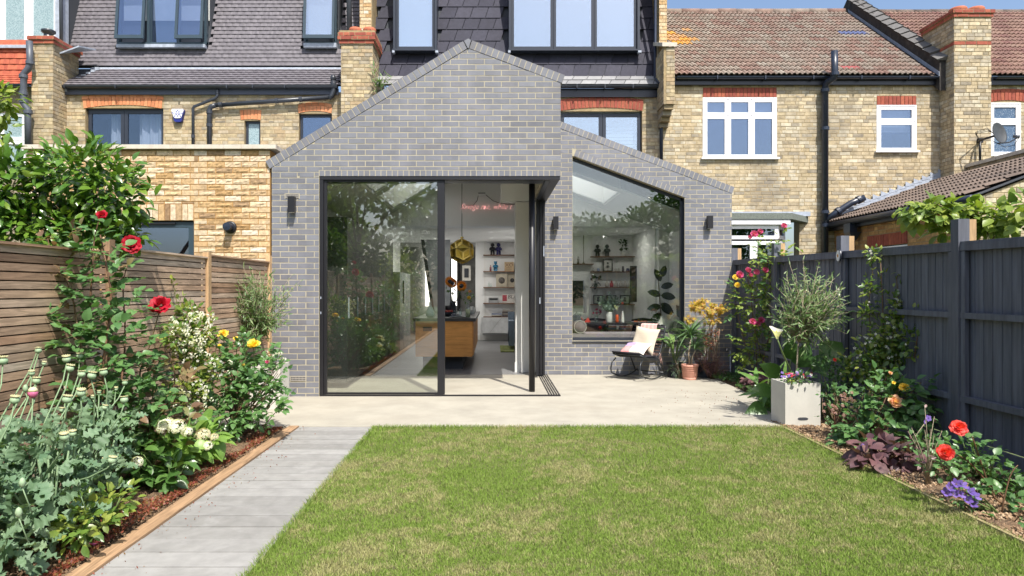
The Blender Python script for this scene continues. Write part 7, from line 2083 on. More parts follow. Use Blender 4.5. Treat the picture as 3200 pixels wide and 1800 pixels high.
for i,(y,h) in enumerate(((1.6,1.7),(.3,2.6),(-1.2,2.1),(-2.8,2.9),(-4.4,2.3))):
    pl = bush('border_shrub', ('rounded ','tall ','loose ','big ','last ')[i]+'green shrub of the left border seen mirrored in the sliding door', 'shrub', (-2.6,y,0), [((-2.6,y,h*.35),(.3,.6,h*.3),260),((-2.65,y+.2,h*.72),(.28,.5,h*.26),240)], ('lf_rose','lf_rose_pale','lf_dark','lf_rose_pale','lf_rose')[i], 'small', .09, 220+i, group='shrubs of the left border')
    for k in range(14): pl.flower(FM['starw'][k%3], (-2.4+.2*pl.r.random(), y+pl.r.uniform(-.5,.5), h*pl.r.uniform(.3,.9)), facing((1,.3,.3)), .06)
    pl.finish(0)

# ================================================================== THINGS OUTDOORS
def wall_lamp(label, x, z, Yw):
    t_ = thing('wall_lamp', label, 'wall lamp', (x, Yw, z), 'black box lamps on the grey brick')
    b = MB(); b.box(x-.042,x+.042,Yw-.115,Yw-.028,z-.105,z+.105); b.build('body', M['black_metal'], t_)
    b = MB(); b.box(x-.03,x+.03,Yw-.028,Yw-.0065,z-.05,z+.05); b.build('wall_plate', M['anthracite'], t_)
    b = MB(); b.box(x-.034,x+.034,Yw-.108,Yw-.036,z-.1065,z-.1055); b.build('lens', M['blind'], t_)
wall_lamp('black box lamp under the air brick on the left pier', PX(738,EY), PZ(516,EY), EY)
wall_lamp('black box lamp between the sliding door and the picture window', PX(1397,WY), PZ(562,WY), WY)
wall_lamp('black box lamp right of the picture window', PX(1782,WY), PZ(560,WY), WY)
# garden tap pipe in the corner
t_ = thing('standpipe', 'thin grey water pipe and tap at the foot of the grey wall by the fence', 'tap', (3.86,WY-.05,0))
b = MB(); b.tube([(3.93,WY-.04,.40),(3.93,WY-.05,.03),(3.86,WY-.12,.02),(3.74,WY-.14,.02)], .012, 8); b.build('pipe', M['lead'], t_)
b = MB(); b.tube([(3.86,WY-.01,.43),(3.86,WY-.09,.43),(3.86,WY-.10,.38)], .011, 8); b.box(3.835,3.885,WY-.065,WY-.055,.455,.462); b.build('tap', pm('chrome', (.6,.6,.6), .25, metal=1), t_)

# rocking chair
cy = 11.0; cxm = PX(1607, 10.85)
rc = thing('rocking_chair', 'black tubular metal rocking chair with cushions in front of the picture window', 'rocking chair', (cxm, 10.85, 0))
rc.rotation_euler = (0, 0, math.radians(-46))
bm2 = pm('chair_metal', (.02,.024,.028), .32, 0, .05, 5, spec=.6)
def cpart(name, fn, m, parent=rc):
    b = MB(); fn(b); o = bpy.data.objects.new(name, b.mesh(name, m)); put(o, parent); return o
# local frame: x across, -y forward
def rocker(s):
    pts = []
    for i in range(15):
        t_ = -1+2*i/14; pts.append((s*.27, t_*.36, .02+.085*t_*t_))
    return pts
for s in (-1, 1):
    rk = rocker(s)
    cpart('rocker', lambda b: b.tube([(s*.25,-.27,.33),(s*.265,-.355,.26),(s*.27,-.375,.17)]+rk, .0115, 10), bm2)
    cpart('back_leg', lambda b: b.tube([rk[-2], (s*.262,.16,.30), (s*.25,.10,.36)], .0115, 10), bm2)
    cpart('side_rail', lambda b: b.tube([(s*.25,-.34,.40),(s*.252,-.15,.345),(s*.252,.05,.33),(s*.25,.16,.345),(s*.25,.22,.42),(s*.25,.34,.70),(s*.25,.37,.80),(s*.235,.378,.83),(s*.17,.381,.84)], .0125, 10), bm2)
for pa, pr2 in (((.26,.335,.085),.009),((.25,-.34,.40),.0115),((.18,.381,.84),.0125),((.265,-.2,.035),.009)): cpart('cross_bar', lambda b: b.tube([(-pa[0],pa[1],pa[2]),pa], pr2, 8), bm2)
M['rope'] = pm('woven_strap', (.035,.035,.04), .8, 0, .1, 30, bump=.3)
for i in range(9):
    y_ = -.30+i*.055; zz = .40-.07*min(1,(y_+.34)/.25) if y_ < -.1 else .335
    cpart('seat_strap', lambda b: b.box(-.245,.245,y_,y_+.035,zz+.004,zz+.012), M['rope'])
for i in range(9):
    f = i/8; y_ = .215+.155*f; zz = .42+.39*f
    cpart('back_strap', lambda b: b.cbox((0,y_-.004,zz), .49, .006, .032, Matrix.Rotation(-.35,3,'X')), M['rope'])
def cushion(name, label, mats_, c, w, h, th, rot, cat='cushion'):
    t2 = thing(name, label, cat, c)
    def mk(u0, u1, v0, v1, m, nm, side=1):
        b = MB()
        def fn(u, v):
            a = (u0+(u1-u0)*u)*2-1; d = (v0+(v1-v0)*v)*2-1
            pinch = 1-.10*(1-abs(a)**2)*(abs(d)) - .0
            pinch2 = 1-.10*(1-abs(d)**2)*abs(a)
            e = (max(0,1-a**4)*max(0,1-d**4))**.5
            p = Vector((a*w/2*pinch2, -side*th/2*e*(1+.08*math.sin(a*4+d*3)), d*h/2*pinch))
            return rot@p + Vector(c)
        b.grid(fn, 14, 14)
        o = b.build(nm, m, t2)
    for (u0,u1,v0,v1,m,nm) in mats_: mk(u0,u1,v0,v1,m,nm)
    mk(0,1,0,1,mats_[0][4],'back_panel',-1)
    return t2
Rz = Matrix.Rotation(math.radians(-46), 3, 'Z')
def cl_(x,y,z): return rc.location + Rz@Vector((x,y,z))
seatm = pm('black_seat_pad', (.022,.02,.028), .9, 0, .15, 20)
b = MB()
def sp(u, v):
    x = (u-.5)*.50; y = -.36+.52*v; z = .42-.075*min(1,v*2.2)+.02*math.sin(PI*u)**.4*math.sin(PI*v)**.4
    return cl_(x,y,z+.022)
b.grid(sp, 10, 10); b.grid(lambda u,v: cl_((u-.5)*.50, -.36+.52*v, .42-.075*min(1,v*2.2)+.005), 10, 10)
for i in range(1): b.tube([cl_(-.25,-.36,.432),cl_(.25,-.36,.432)], .013, 8)
b.tube([cl_(.25,-.36,.43),cl_(.25,-.2,.375),cl_(.25,.14,.36)], .012, 8); b.tube([cl_(-.25,-.36,.43),cl_(-.25,-.2,.375),cl_(-.25,.14,.36)], .012, 8)
sp_o = b.build('seat_pad', seatm, None); tag(sp_o, 'thin black seat pad lying on the rocking chair', 'cushion')
creamf = pm('cream_linen', (.60,.53,.41), .95, 0, .05, 6, sv=(1,1,14), bump=.3, bscale=60); checkf = pm('check_linen', (.56,.50,.40), .95, 0, .12, 10, sv=(1,1,30))
cushion('cushion', 'large square cream cushion with stitched check panel on the rocking chair', [(0,1,0,1,creamf,'front_panel')], cl_(.02,.13,.60), .46, .44, .13, Rz@Matrix.Rotation(-.36,3,'X')@Matrix.Rotation(.10,3,'Y'))
lil = pm('lilac_weave', (.42,.32,.52), .95, 0, .2, 60, bump=.5); pnk = pm('pink_weave', (.74,.33,.32), .95, 0, .15, 60, bump=.5); crm = pm('cream_weave', (.66,.62,.54), .95, 0, .15, 60, bump=.5)
cushion('cushion', 'small patchwork cushion in lilac, pink and cream at the front of the rocking chair', [(.0,.42,.0,.55,pnk,'pink_patch'),(.42,1,.0,.55,crm,'cream_patch'),(.0,.5,.55,1,lil,'lilac_patch'),(.5,1,.55,1,crm,'cream_patch')], cl_(-.02,-.07,.47), .46, .32, .11, Rz@Matrix.Rotation(-1.05,3,'X')@Matrix.Rotation(-.04,3,'Y'))
b = MB()
pkb = pm('pink_throw', (.66,.44,.40), .95, 0, .08, 40, sv=(1,1,8), bump=.4, bscale=70)
def throw(u, v):
    x = -.15+.30*u + .01*math.sin(v*9)
    if v < .55: y = .34-.12*(1-v/.55)-.028; z = .55+.31*(v/.55)
    else:
        w_ = (v-.55)/.45; y = .375+.02*math.sin(min(1,w_*4)*PI/2) ; z = .86-.62*max(0,w_-.1)
    return cl_(x, y+.004*math.sin(u*25), z)
b.grid(throw, 20, 26); o = b.build('throw_blanket', pkb, None); tag(o, 'pale pink knitted throw hung over the back of the rocking chair', 'throw')
b = MB(); b.add([cl_(-.20,.26,.35+.0),cl_(-.16,.385,.84),cl_(-.22,.40,.80),cl_(-.24,.30,.36)], [(0,1,2,3)])
for i in range(14): b.tube([cl_(.14+.02*math.sin(i),.40,.34-.0), cl_(.15+.025*math.sin(i*2),.41,.22+.02*math.sin(i*5))], .003, 4)
o = b.build('throw_fringe', pkb, None); tag(o, 'pink fringed end of the throw trailing behind the chair', 'throw')

# ================================================================== THINGS INDOORS
# pendant
pend = thing('pendant_lamp', 'faceted perforated brass pendant lamp hanging in the open doorway', 'pendant lamp', P(1162,632,11.6))
pcn = P(1162,632,11.6); pr_ = 33.5*11.6/F
gold = NT('brass'); g_ = gold.bsdf((.62,.46,.10), .28, 1.0); 
vo = gold.n('TexVoronoi'); vo.inputs['Scale'].default_value = 160; gold.l(gold.pos(), vo.inputs['Vector'])
hole = gold.math('LESS_THAN', vo.outputs['Distance'], .28)
trn = gold.n('BsdfTransparent'); mxs = gold.n('MixShader'); gold.l(gold.math('MULTIPLY', hole, .7), mxs.inputs[0]); gold.l(g_.outputs[0], mxs.inputs[1]); gold.l(trn.outputs[0], mxs.inputs[2])
M['brass_perf'] = gold.done(mxs); M['brass'] = pm('solid_brass', (.70,.55,.18), .3, 0, .05, 5, metal=1)
# rhombic faces over an icosahedron: each dual pair gives one kite
import bmesh
bmx = bmesh.new(); bmesh.ops.create_icosphere(bmx, subdivisions=1, radius=1)
bmx.verts.ensure_lookup_table(); bmx.faces.ensure_lookup_table()
rotp = Matrix.Rotation(.3,3,'X')@Matrix.Rotation(.45,3,'Z')
for e in bmx.edges:
    a, c = e.verts[0].co, e.verts[1].co; f1, f2 = [f.calc_center_median().normalized()*.95 for f in e.link_faces]
    a_, c_2 = a*1.0, c*1.0; vs = [rotp@Vector(v) for v in (a_, f1, c_2, f2)]
    cen = sum(vs, Vector())/4
    outer = [pcn+v*pr_ for v in vs]; inn = [pcn+(cen+(v-cen)*.72)*pr_ for v in vs]; dim = [pcn+(cen*.93+(v-cen)*.66)*pr_ for v in vs]
    b = MB(); b.add(outer+inn+dim, [(i,(i+1)%4,(i+1)%4+4,i+4) for i in range(4)]+[(i+4,(i+1)%4+4,(i+1)%4+8,i+8) for i in range(4)])
    b.build('facet_rim', M['brass'], pend)
    b = MB(); b.add(dim, [(0,1,2,3)]); b.build('facet', M['brass_perf'], pend)
bmx.free()
b = MB(); b.tube([pcn+Vector((0,0,pr_*.98)), pcn+Vector((0,0,1.55))], .006, 6); b.build('cord', M['black_metal'], pend)
b = MB(); b.lathe([(.03,0),(.028,.02),(.012,.03),(0,.03)], pcn+Vector((0,0,pr_*.97)), 14); b.build('cap', M['brass'], pend)

# neon sign on the downstand
neon = thing('neon_sign', 'pink neon handwriting sign with its transformer high on the white wall', 'neon sign', (0, 14.09, 3.1))
nm_ = NT('pink_neon'); e_ = nm_.n('Emission'); e_.inputs[0].default_value = (1,.42,.38,1); e_.inputs[1].default_value = .75; M['neon'] = nm_.done(e_)
def text_mesh(parent, s, loc, size, m, rot=(PI/2,0,0), shear=0, align='CENTER', ext_=.001, bev=0, sx=1, name='lettering', thin=0):
    c = bpy.data.curves.new('tmp', 'FONT'); c.body = s; c.size = size; c.extrude = ext_; c.shear = shear; c.align_x = align; c.align_y = 'CENTER'; c.bevel_depth = bev; c.offset = thin; c.resolution_u = 2
    o = bpy.data.objects.new('tmp', c); COL.objects.link(o)
    dg = bpy.context.evaluated_depsgraph_get(); me = bpy.data.meshes.new_from_object(o.evaluated_get(dg)); bpy.data.objects.remove(o)
    me.materials.clear(); me.materials.append(m)
    o = bpy.data.objects.new(name, me); o.location = Vector(loc) - (wloc(parent) if parent else Vector()); o.rotation_euler = rot; o.scale = (sx,1,1); put(o, parent); o['kind'] = 'stuff'; return o
ny = 14.085
x = PX(1158, ny)
text_mesh(neon, 'Savage me, while t', (x, ny, PZ(520,ny)), .165, M['neon'], shear=.40, align='LEFT', ext_=.004, thin=-.004, sx=.86)
b = MB(); b.box(PX(1203,ny),PX(1221,ny),ny-.02,ny+.03,PZ(495,ny),PZ(487,ny)); b.build('transformer', M['white_upvc'], neon)
b = MB(); b.tube([(PX(1204,ny),ny,PZ(488,ny)),(PX(1200,ny),ny,PZ(505,ny)),(PX(1190,ny),ny,PZ(517,ny)),(PX(1172,ny),ny,PZ(516,ny))], .006, 5); b.tube([(PX(1222,ny),ny,PZ(490,ny)),(PX(1240,ny),ny,PZ(505,ny)),(PX(1262,ny),ny,PZ(513,ny)),(PX(1296,ny),ny,PZ(514,ny))], .006, 5); b.tube([(PX(1203,ny),ny,PZ(486,ny)),(PX(1221,ny),ny,PZ(486,ny))], .010, 6); b.build('cable', M['black_metal'], neon)

# island
IY0, IY1 = 11.85, 15.4; ix0, ix1 = PX(1045,IY0), PX(1188,IY0)
isl = thing('kitchen_island', 'oak fronted kitchen island with a black worktop on a recessed dark plinth', 'kitchen island', ((ix0+ix1)/2, 13.5, 0))
oak = woodm('oak', [(.44,.20,.05),(.47,.22,.06)], 0, .5, amt=.22); 
b = MB(); b.box(ix0,ix1,IY0,IY0+.03,.245,.86); b.build('front_panel', oak, isl)
b = MB(); b.box(ix0,ix1,IY0+.031,IY1,.245,.86); b.build('carcass', oak, isl)
for k in range(5):
    b = MB(); b.box(ix1+.001,ix1+.018,IY0+.06+k*.68,IY0+.72+k*.68,.26,.85); b.build('side_panel', oak, isl)
b = MB(); b.box(ix0-.04,ix1+.06,IY0-.04,IY1+.04,.861,.915); b.build('worktop', M['black_metal'], isl)
b = MB(); b.box(ix0+.1,ix1-.18,IY0+.30,IY1-.2,0,.245); b.build('plinth', M['room_dark'], isl)
b = MB(); b.box(PX(1064,IY0),PX(1087,IY0),IY0-.006,IY0-.001,PZ(833,IY0),PZ(822,IY0)); b.build('socket', M['black_metal'], isl)
wtz = .915
def lathe_thing(name, label, cat, prof, c, m, group=None, n=18):
    b = MB(); b.lathe(prof, c, n); o = b.build(name, m, None, org=c); tag(o, label, cat, group); return o
def pt(x, Y, z=wtz): return Vector((PX(x,Y),Y,z))
lathe_thing('vase', 'pale blue ceramic bottle vase on the left of the worktop', 'vase', [(.05,0),(.085,.03),(.08,.08),(.045,.16),(.022,.21),(.020,.27),(.026,.275)], pt(1082,12.3), pm('pale_blue_glaze', (.45,.58,.58), .35))
v1 = lathe_thing('vase', 'dark cylinder vase holding the sunflowers', 'vase', [(.055,0),(.06,.01),(.06,.20),(.05,.28)], pt(1139,12.9), M['room_dark'])
sf = Plant('sunflowers', 'rusty orange sunflowers standing in the dark vase', 'flowers', (PX(1139,12.9),12.9,wtz+.2), None, 71)
for (x,y) in ((1138,712),(1132,708),(1161,719)):
    p_ = q(x,y,12.85); sf.tube([(PX(1139,12.9),12.9,wtz+.1), p_], .008); 
    b = MB()
    for k in range(20):
        a = 2*PI*k/20; dr_ = Vector((math.cos(a),-.15,math.sin(a))); b.add([p_+dr_*.03+Vector((0,-.02,0)), p_+dr_*.07+Vector((-dr_.z*.016,-.03,dr_.x*.016)), p_+dr_*.11, p_+dr_*.07-Vector((-dr_.z*.016,.03,dr_.x*.016))], [(0,1,2,3)])
    b.build('petals', M['pt_orange'], sf.t); b = MB(); b.lathe([(.04,0),(.03,.02),(0,.024)], p_+Vector((0,-.03,0)), 12, Matrix.Rotation(PI/2,3,'X')); b.build('disc', M['room_dark'], sf.t)
    clump(sf, p_+Vector((0,0,-.12)), (.06,.05,.08), 7, 'lf_dark', 'ovate', .08)
sf.finish(10)
lathe_thing('carafe', 'clear glass carafe with a slice of lemon near the island corner', 'carafe', [(.045,0),(.048,.005),(.048,.17),(.022,.22),(.022,.27),(.028,.28)], pt(1177,12.2), M['glass_clear'])
lathe_thing('lemon_water', 'water with lemon inside the glass carafe', 'water', [(0,.006),(.04,.006),(.04,.15),(0,.15)], pt(1177,12.2), pm('lemon_water', (.50,.50,.30), .2))
pl = Plant('dried_flowers', 'small bunch of dried orange flowers behind the carafe', 'flowers', (PX(1180,13),13,wtz+.1), None, 72)
clump(pl, (PX(1178,13),13,wtz+.34), (.10,.08,.12), 50, 'lf_rose', 'small', .05); pl.flower(FM['yellow'][1], (PX(1180,13),12.9,wtz+.34), facing((0,-1,.4)), .09); pl.flower(FM['peach'][1], (PX(1182,13),12.95,wtz+.46), facing((0,-1,.4)), .08); pl.finish(10)
t_ = thing('plate', 'white plate with folded blue striped tea towels on the worktop', 'plate', pt(1152,12.2))
b = MB(); b.lathe([(0,.0),(.10,.004),(.15,.014),(.152,.018),(.10,.012),(0,.010)], pt(1152,12.2), 28); b.build('plate_body', M['white_paint'], t_)
b = MB(); 
for k in range(4): b.grid(lambda u,v: pt(1148,12.2)+Vector(((u-.5)*(.20-.02*k)+.01*math.sin(k*2), (v-.5)*.14, .020+.014*k+.006*math.sin(u*7+k)*math.sin(v*5))), 8, 6)
b.build('towels', pm('striped_towel', [(.55,.57,.62),(.16,.20,.34)], .9, 0, .3, 60, sv=(3,.3,1)), t_)
lathe_thing('bowl', 'dark bowl of red fruit at the back of the worktop', 'bowl', [(.05,0),(.12,.03),(.16,.08),(.15,.08),(.0,.06)], pt(1128,12.7), M['room_dark'])
b = MB()
for k in range(6): b.lathe([(0,-.03),(.022,-.02),(.03,0),(.022,.02),(0,.03)], pt(1128,12.7,wtz+.085)+Vector((.06*math.cos(k),.05*math.sin(k),0)), 10)
o = b.build('fruit', pm('red_fruit', (.38,.05,.03), .4), None); tag(o, 'red fruit heaped in the dark bowl', 'fruit', kind='stuff')
for k,(x,Y) in enumerate(((1147,12.6),(1158,12.65))): lathe_thing('tumbler', ('shorter ','taller ')[k]+'clear glass tumbler behind the tea towels', 'glass', [(.03,0),(.032,.11+.03*k),(.030,.11+.03*k),(.028,.004),(0,.004)], pt(x,Y), M['glass_clear'])
lathe_thing('pan', 'black pan and utensil pot at the back of the island', 'pan', [(.13,0),(.14,.02),(.14,.16),(.13,.16),(.12,.02),(0,.02)], pt(1133,14.2), M['black_metal'])
b = MB(); b.lathe([(.085,-.004),(.085,.004),(.0,.010)], pt(1187,13.4,wtz+.085), 24, Matrix.Rotation(PI/2-.2,3,'X')); o = b.build('dish', M['white_paint'], None); tag(o, 'white dish propped upright behind the carafe', 'dish')
# tall fridge and cupboards on the left wall of the kitchen
t_ = thing('tall_cupboard', 'tall pale grey kitchen cupboard against the left wall seen through the glass', 'cupboard', (-1.9,14.8,0))
for k in range(3):
    b = MB(); b.box(-2.58,-1.98,14.5+k*.62,15.1+k*.62,.1,1.78); b.build('door', pm('cupboard_grey',(.36,.38,.39),.6) if k == 0 else bpy.data.materials['cupboard_grey'], t_)
b = MB(); b.box(-1.979,-1.95,14.98,15.0,1.1,1.6); b.build('handle', M['black_metal'], t_)
t_ = thing('picture', 'leaning black framed mirror beside the hall doorway', 'mirror', (PX(1085,17),17,wtz))
b = MB(); 
xm0, xm1 = PX(1062,17), PX(1112,17); b.prism([(xm0,17,PZ(603,17)),(xm1+.2,17,PZ(603,17)),(xm1+.2,17,PZ(798,17)),(xm0+.28,17,PZ(798,17))], (0,.04,0)); b.build('panel', pm('mirror_grey',(.26,.28,.30),.3), t_)
b = MB(); b.prism([(xm0-.03,16.98,PZ(603,17)),(xm0+.05,16.98,PZ(603,17)),(xm0+.33,16.98,PZ(798,17)),(xm0+.25,16.98,PZ(798,17))], (0,.06,0)); b.build('frame', M['black_metal'], t_)
# framed picture in the hall
t_ = thing('framed_picture', 'small framed dark print on the grey hall wall', 'picture', (PX(1173,20.5),20.5,1.7))
b = MB(); b.box(PX(1163,18.9)-.0,PX(1184,18.9),18.87,18.88,PZ(706,18.9),PZ(668,18.9)); b.build('frame', M['planter'], t_)
b = MB(); b.box(PX(1168,18.86),PX(1179,18.86),18.855,18.868,PZ(698,18.86),PZ(675,18.86)); b.build('print', M['room_dark'], t_)

# wall shelving
def shelf_unit(label, x0, x1, Yb, ys, m, n_up=1, depth=.24):
    t_ = thing('wall_shelving', label, 'shelves', ((x0+x1)/2, Yb, 1.0))
    for y in ys:
        z = PZ(y, Yb-depth/2); b = MB(); b.box(x0,x1,Yb-depth,Yb-.012,z-.022,z); b.build('shelf', m, t_)
    for x in ((x0+.03,) if n_up == 1 else (x0+.03, x1-.08)):
        b = MB(); b.box(x,x+.018,Yb-.012,Yb-.001,.6,PZ(ys[0],Yb)+.75); b.build('upright', M['white_paint'], t_)
    return t_
wal = woodm('walnut', (.17,.09,.05), 0)
SY = 18.99; s0, s1 = PX(1216,SY), .59
ysL = (641,682,722,762,796)
shelf_unit('walnut shelves of figures and pictures on the kitchen back wall', s0, s1, SY, ysL, wal)
def sz_(i, Yb=SY): return PZ(ysL[i], Yb-.12)
def figure(label, x, Y, z, h, m, ears=False):
    t_ = thing('figurine', label, 'figurine', (x,Y,z)); b = MB()
    for s in (-1,1): b.tube([(x+s*h*.10,Y,z),(x+s*h*.10,Y,z+h*.04),(x+s*h*.085,Y,z+h*.36)], [h*.095,h*.085,h*.075], 10)
    b.lathe([(0,h*.30),(h*.15,h*.34),(h*.19,h*.46),(h*.15,h*.62),(0,h*.68)], (x,Y,z), 14)
    for s in (-1,1): b.tube([(x+s*h*.14,Y,z+h*.60),(x+s*h*.23,Y-.005,z+h*.48),(x+s*h*.20,Y-.02,z+h*.38)], [h*.05,h*.055,h*.05], 8)
    b.build('torso', m, t_)
    b = MB(); b.lathe([(0,h*.66),(h*.13,h*.70),(h*.16,h*.80),(h*.12,h*.93),(0,h*.98)], (x,Y,z), 14)
    if ears:
        for s in (-1,1): b.lathe([(0,-h*.05),(h*.05,0),(0,h*.05)], (x+s*h*.13,Y,z+h*.95), 8)
    b.build('head', m, t_)
fy = SY-.12
figure('matt black toy figure, left one on the top shelf', PX(1239,fy), fy, sz_(0), .34, M['black_metal'])
figure('dark navy toy figure, right one on the top shelf', PX(1254,fy), fy, sz_(0), .34, pm('navy_vinyl',(.03,.03,.12),.4))
figure('glossy blue toy figure on the second shelf', PX(1246.5,fy), fy, sz_(1), .28, pm('blue_gloss',(.04,.20,.36),.25,metal=.4), True)
lathe_thing('bottle', 'dark red bottle left of the blue toy figure', 'bottle', [(.025,0),(.028,.1),(.012,.13),(.012,.17),(0,.17)], (PX(1234,fy),fy,sz_(1)), pm('wine_red',(.16,.03,.05),.3))
t_ = thing('wooden_box', 'square plywood block with XO and a square grin drawn on it', 'box', (PX(1281,fy),fy,sz_(1)))
b = MB(); bx0, bx1 = PX(1269,fy), PX(1292,fy); b.box(bx0,bx1,fy-.05,fy+.05,sz_(1),sz_(1)+.25); b.build('block', pm('ply',(.46,.35,.22),.8), t_)
text_mesh(t_, 'XO', ((bx0+bx1)/2, fy-.052, sz_(1)+.165), .14, M['cane'], ext_=.0005)
b = MB()
for k in range(5): xx = bx0+.05+k*(bx1-bx0-.1)/4; b.box(xx-.003,xx+.003,fy-.0525,fy-.0505,sz_(1)+.03,sz_(1)+.10)
b.box(bx0+.05,bx1-.05,fy-.0525,fy-.0505,sz_(1)+.027,sz_(1)+.033); b.box(bx0+.05,bx1-.05,fy-.0525,fy-.0505,sz_(1)+.097,sz_(1)+.103); b.build('drawing', M['cane'], t_)
def canvas(label, xa, xb, h, z, Y, dark, ring=False):
    t_ = thing('canvas', label, 'picture', ((xa+xb)/2,Y,z)); b = MB(); b.box(xa,xb,Y-.015,Y+.015,z,z+h); b.build('board', pm('linen_'+label[:5].strip(),(.42,.38,.30),.9), t_)
    b = MB(); b.lathe([(0,0),(dark,0),(dark,.002),(0,.002)], ((xa+xb)/2,Y-.0165,z+h/2), 24, Matrix.Rotation(PI/2,3,'X')); b.build('spot', pm('spot_'+label[:5].strip(),(.12,.11,.10) if not ring else (.05,.05,.05),.9,0,.5,20), t_)
canvas('beige square canvas with a soft dark spot on the third shelf', PX(1248,fy), PX(1276,fy), .37, sz_(2), fy, .09)
canvas('pale square canvas with a small black knot shape on the third shelf', PX(1277,fy+.05), PX(1300,fy+.05), .37, sz_(2), fy+.05, .06, True)
for k,(x,h) in enumerate(((1230,.15),(1235,.11))): lathe_thing('bottle', ('taller ','shorter ')[k]+'clear scent bottle on the third shelf', 'bottle', [(.03,0),(.03,h*.6),(.01,h*.7),(.01,h),(0,h)], (PX(x,fy),fy,sz_(2)), M['glass_clear'])
def books(label, x, Y, z, n, w, cols, seed, h=.03):
    t_ = thing('book_stack', label, 'books', (x,Y,z)); r = random.Random(seed); zz = z
    for k in range(n):
        hh = h*r.uniform(.7,1.2); ww = w*r.uniform(.88,1); b = MB(); b.box(x-ww/2,x+ww/2,Y-.10,Y+.10,zz,zz+hh-.001); c_ = cols[k % len(cols)]
        b.build('book', pm('cover%d%d' % (seed,k), c_, .6), t_, org=(x,Y,zz)); zz += hh
bc = [(.05,.05,.05),(.5,.48,.42),(.12,.16,.30),(.35,.30,.22),(.6,.58,.55)]
t_ = thing('radio', 'silver radio on the fourth shelf of the kitchen shelving', 'radio', (PX(1241,fy),fy,sz_(3)))
b = MB(); b.box(PX(1229,fy),PX(1254,fy),fy-.08,fy+.08,sz_(3),sz_(3)+.15); b.build('body', pm('silver_case',(.30,.31,.32),.4), t_); b = MB(); b.box(PX(1231,fy),PX(1252,fy),fy-.083,fy-.081,sz_(3)+.08,sz_(3)+.13); b.build('dial', M['black_metal'], t_)
t_ = thing('record_sleeve', 'record sleeve lettered BLAC leaning on the fourth shelf', 'record', (PX(1283,fy),fy,sz_(3)))
b = MB(); b.box(PX(1263,fy),PX(1300,fy),fy-.01,fy+.005,sz_(3),sz_(3)+.25); b.build('sleeve', pm('sleeve_white',(.55,.53,.50),.6), t_); b = MB(); b.box(PX(1264,fy),PX(1275,fy),fy-.012,fy-.0105,sz_(3)+.05,sz_(3)+.22); b.build('red_panel', pm('sleeve_red',(.35,.06,.08),.6,0,.5,60), t_)
text_mesh(t_, 'BLAC', (PX(1276.5,fy),fy-.012,sz_(3)+.17), .15, M['black_metal'], align='LEFT', shear=.2)
books('stack of books at the left of the bottom kitchen shelf', PX(1249,fy), fy, sz_(4), 3, .28, bc, 301)
books('taller stack of dark books at the right of the bottom kitchen shelf', PX(1278,fy), fy, sz_(4), 6, .34, [(.04,.04,.05),(.10,.08,.07),(.30,.28,.25)], 302)
t_ = thing('low_cabinet', 'wall hung grey cabinet with slanting doors under the kitchen shelves', 'cabinet', (.1,SY-.2,.3))
zc0, zc1 = PZ(838,SY-.4), PZ(799,SY-.4); b = MB(); b.box(PX(1211,SY-.4),.59,SY-.4,SY-.01,zc0,zc1); b.build('carcass', pm('cabinet_grey',(.50,.51,.52),.5), t_)
b = MB(); b.bar((PX(1231,SY-.4),SY-.402,zc0),(PX(1262,SY-.4),SY-.402,zc1),.003,.006,(0,-1,0)); b.bar((PX(1287,SY-.4),SY-.402,zc0),(PX(1287,SY-.4),SY-.402,zc1),.003,.006,(0,-1,0)); b.build('door_gap', M['black_metal'], t_)
t_ = thing('armchair', 'slate blue armchair partly hidden behind the white wall end', 'armchair', (.35,16.3,0))
ax0 = PX(1279,16.2)
b = MB(); b.box(ax0,.58,15.9,16.7,.15,.42); b.build('seat', pm('blue_felt',(.13,.17,.22),.95,0,.1,20), t_); b = MB(); b.box(ax0,ax0+.12,15.85,16.7,.10,.68); b.build('arm', bpy.data.materials['blue_felt'], t_); b = MB(); b.box(ax0,.59,16.6,16.8,.15,.86); b.build('backrest', bpy.data.materials['blue_felt'], t_)
b = MB(); b.box(PX(1258,16.4),.59,15.3,17.0,.001,.02); o = b.build('rug', pm('rug_green',[(.10,.12,.03)],.98,0,.8,14,bump=.5), None); tag(o, 'small green and black patterned rug beside the armchair', 'rug')

# living room seen through the picture window
LY = 16.69; lx = lambda x: PX(x,LY)
ysR = (645,683,722,765)
Ls = shelf_unit('long shelves of vases and frames on the living room wall', lx(1484), lx(1598), LY, ysR, wal, 2)
lz = lambda i: PZ(ysR[i], LY-.12); fy2 = LY-.12; fx_ = lambda x: PX(x, fy2)
figure('black toy figure at the left of the living room top shelf', fx_(1503), fy2, lz(0), .30, M['black_metal']); figure('dark grey toy figure on the living room top shelf', fx_(1527), fy2, lz(0), .30, pm('charcoal_vinyl',(.05,.05,.06),.4))
pl = Plant('trailing_plant', 'dark upright plant in a small white pot on the top living room shelf', 'plant', (fx_(1568),fy2,lz(0)+.1), None, 73); clump(pl, (fx_(1568),fy2,lz(0)+.28), (.06,.05,.18), 30, 'lf_rubber', 'camellia', .10); pl.finish(10)
lathe_thing('pot', 'small white pot under the dark trailing plant', 'plant pot', [(.04,0),(.055,.08),(.05,.10),(0,.09)], (fx_(1568),fy2,lz(0)), M['white_paint'])
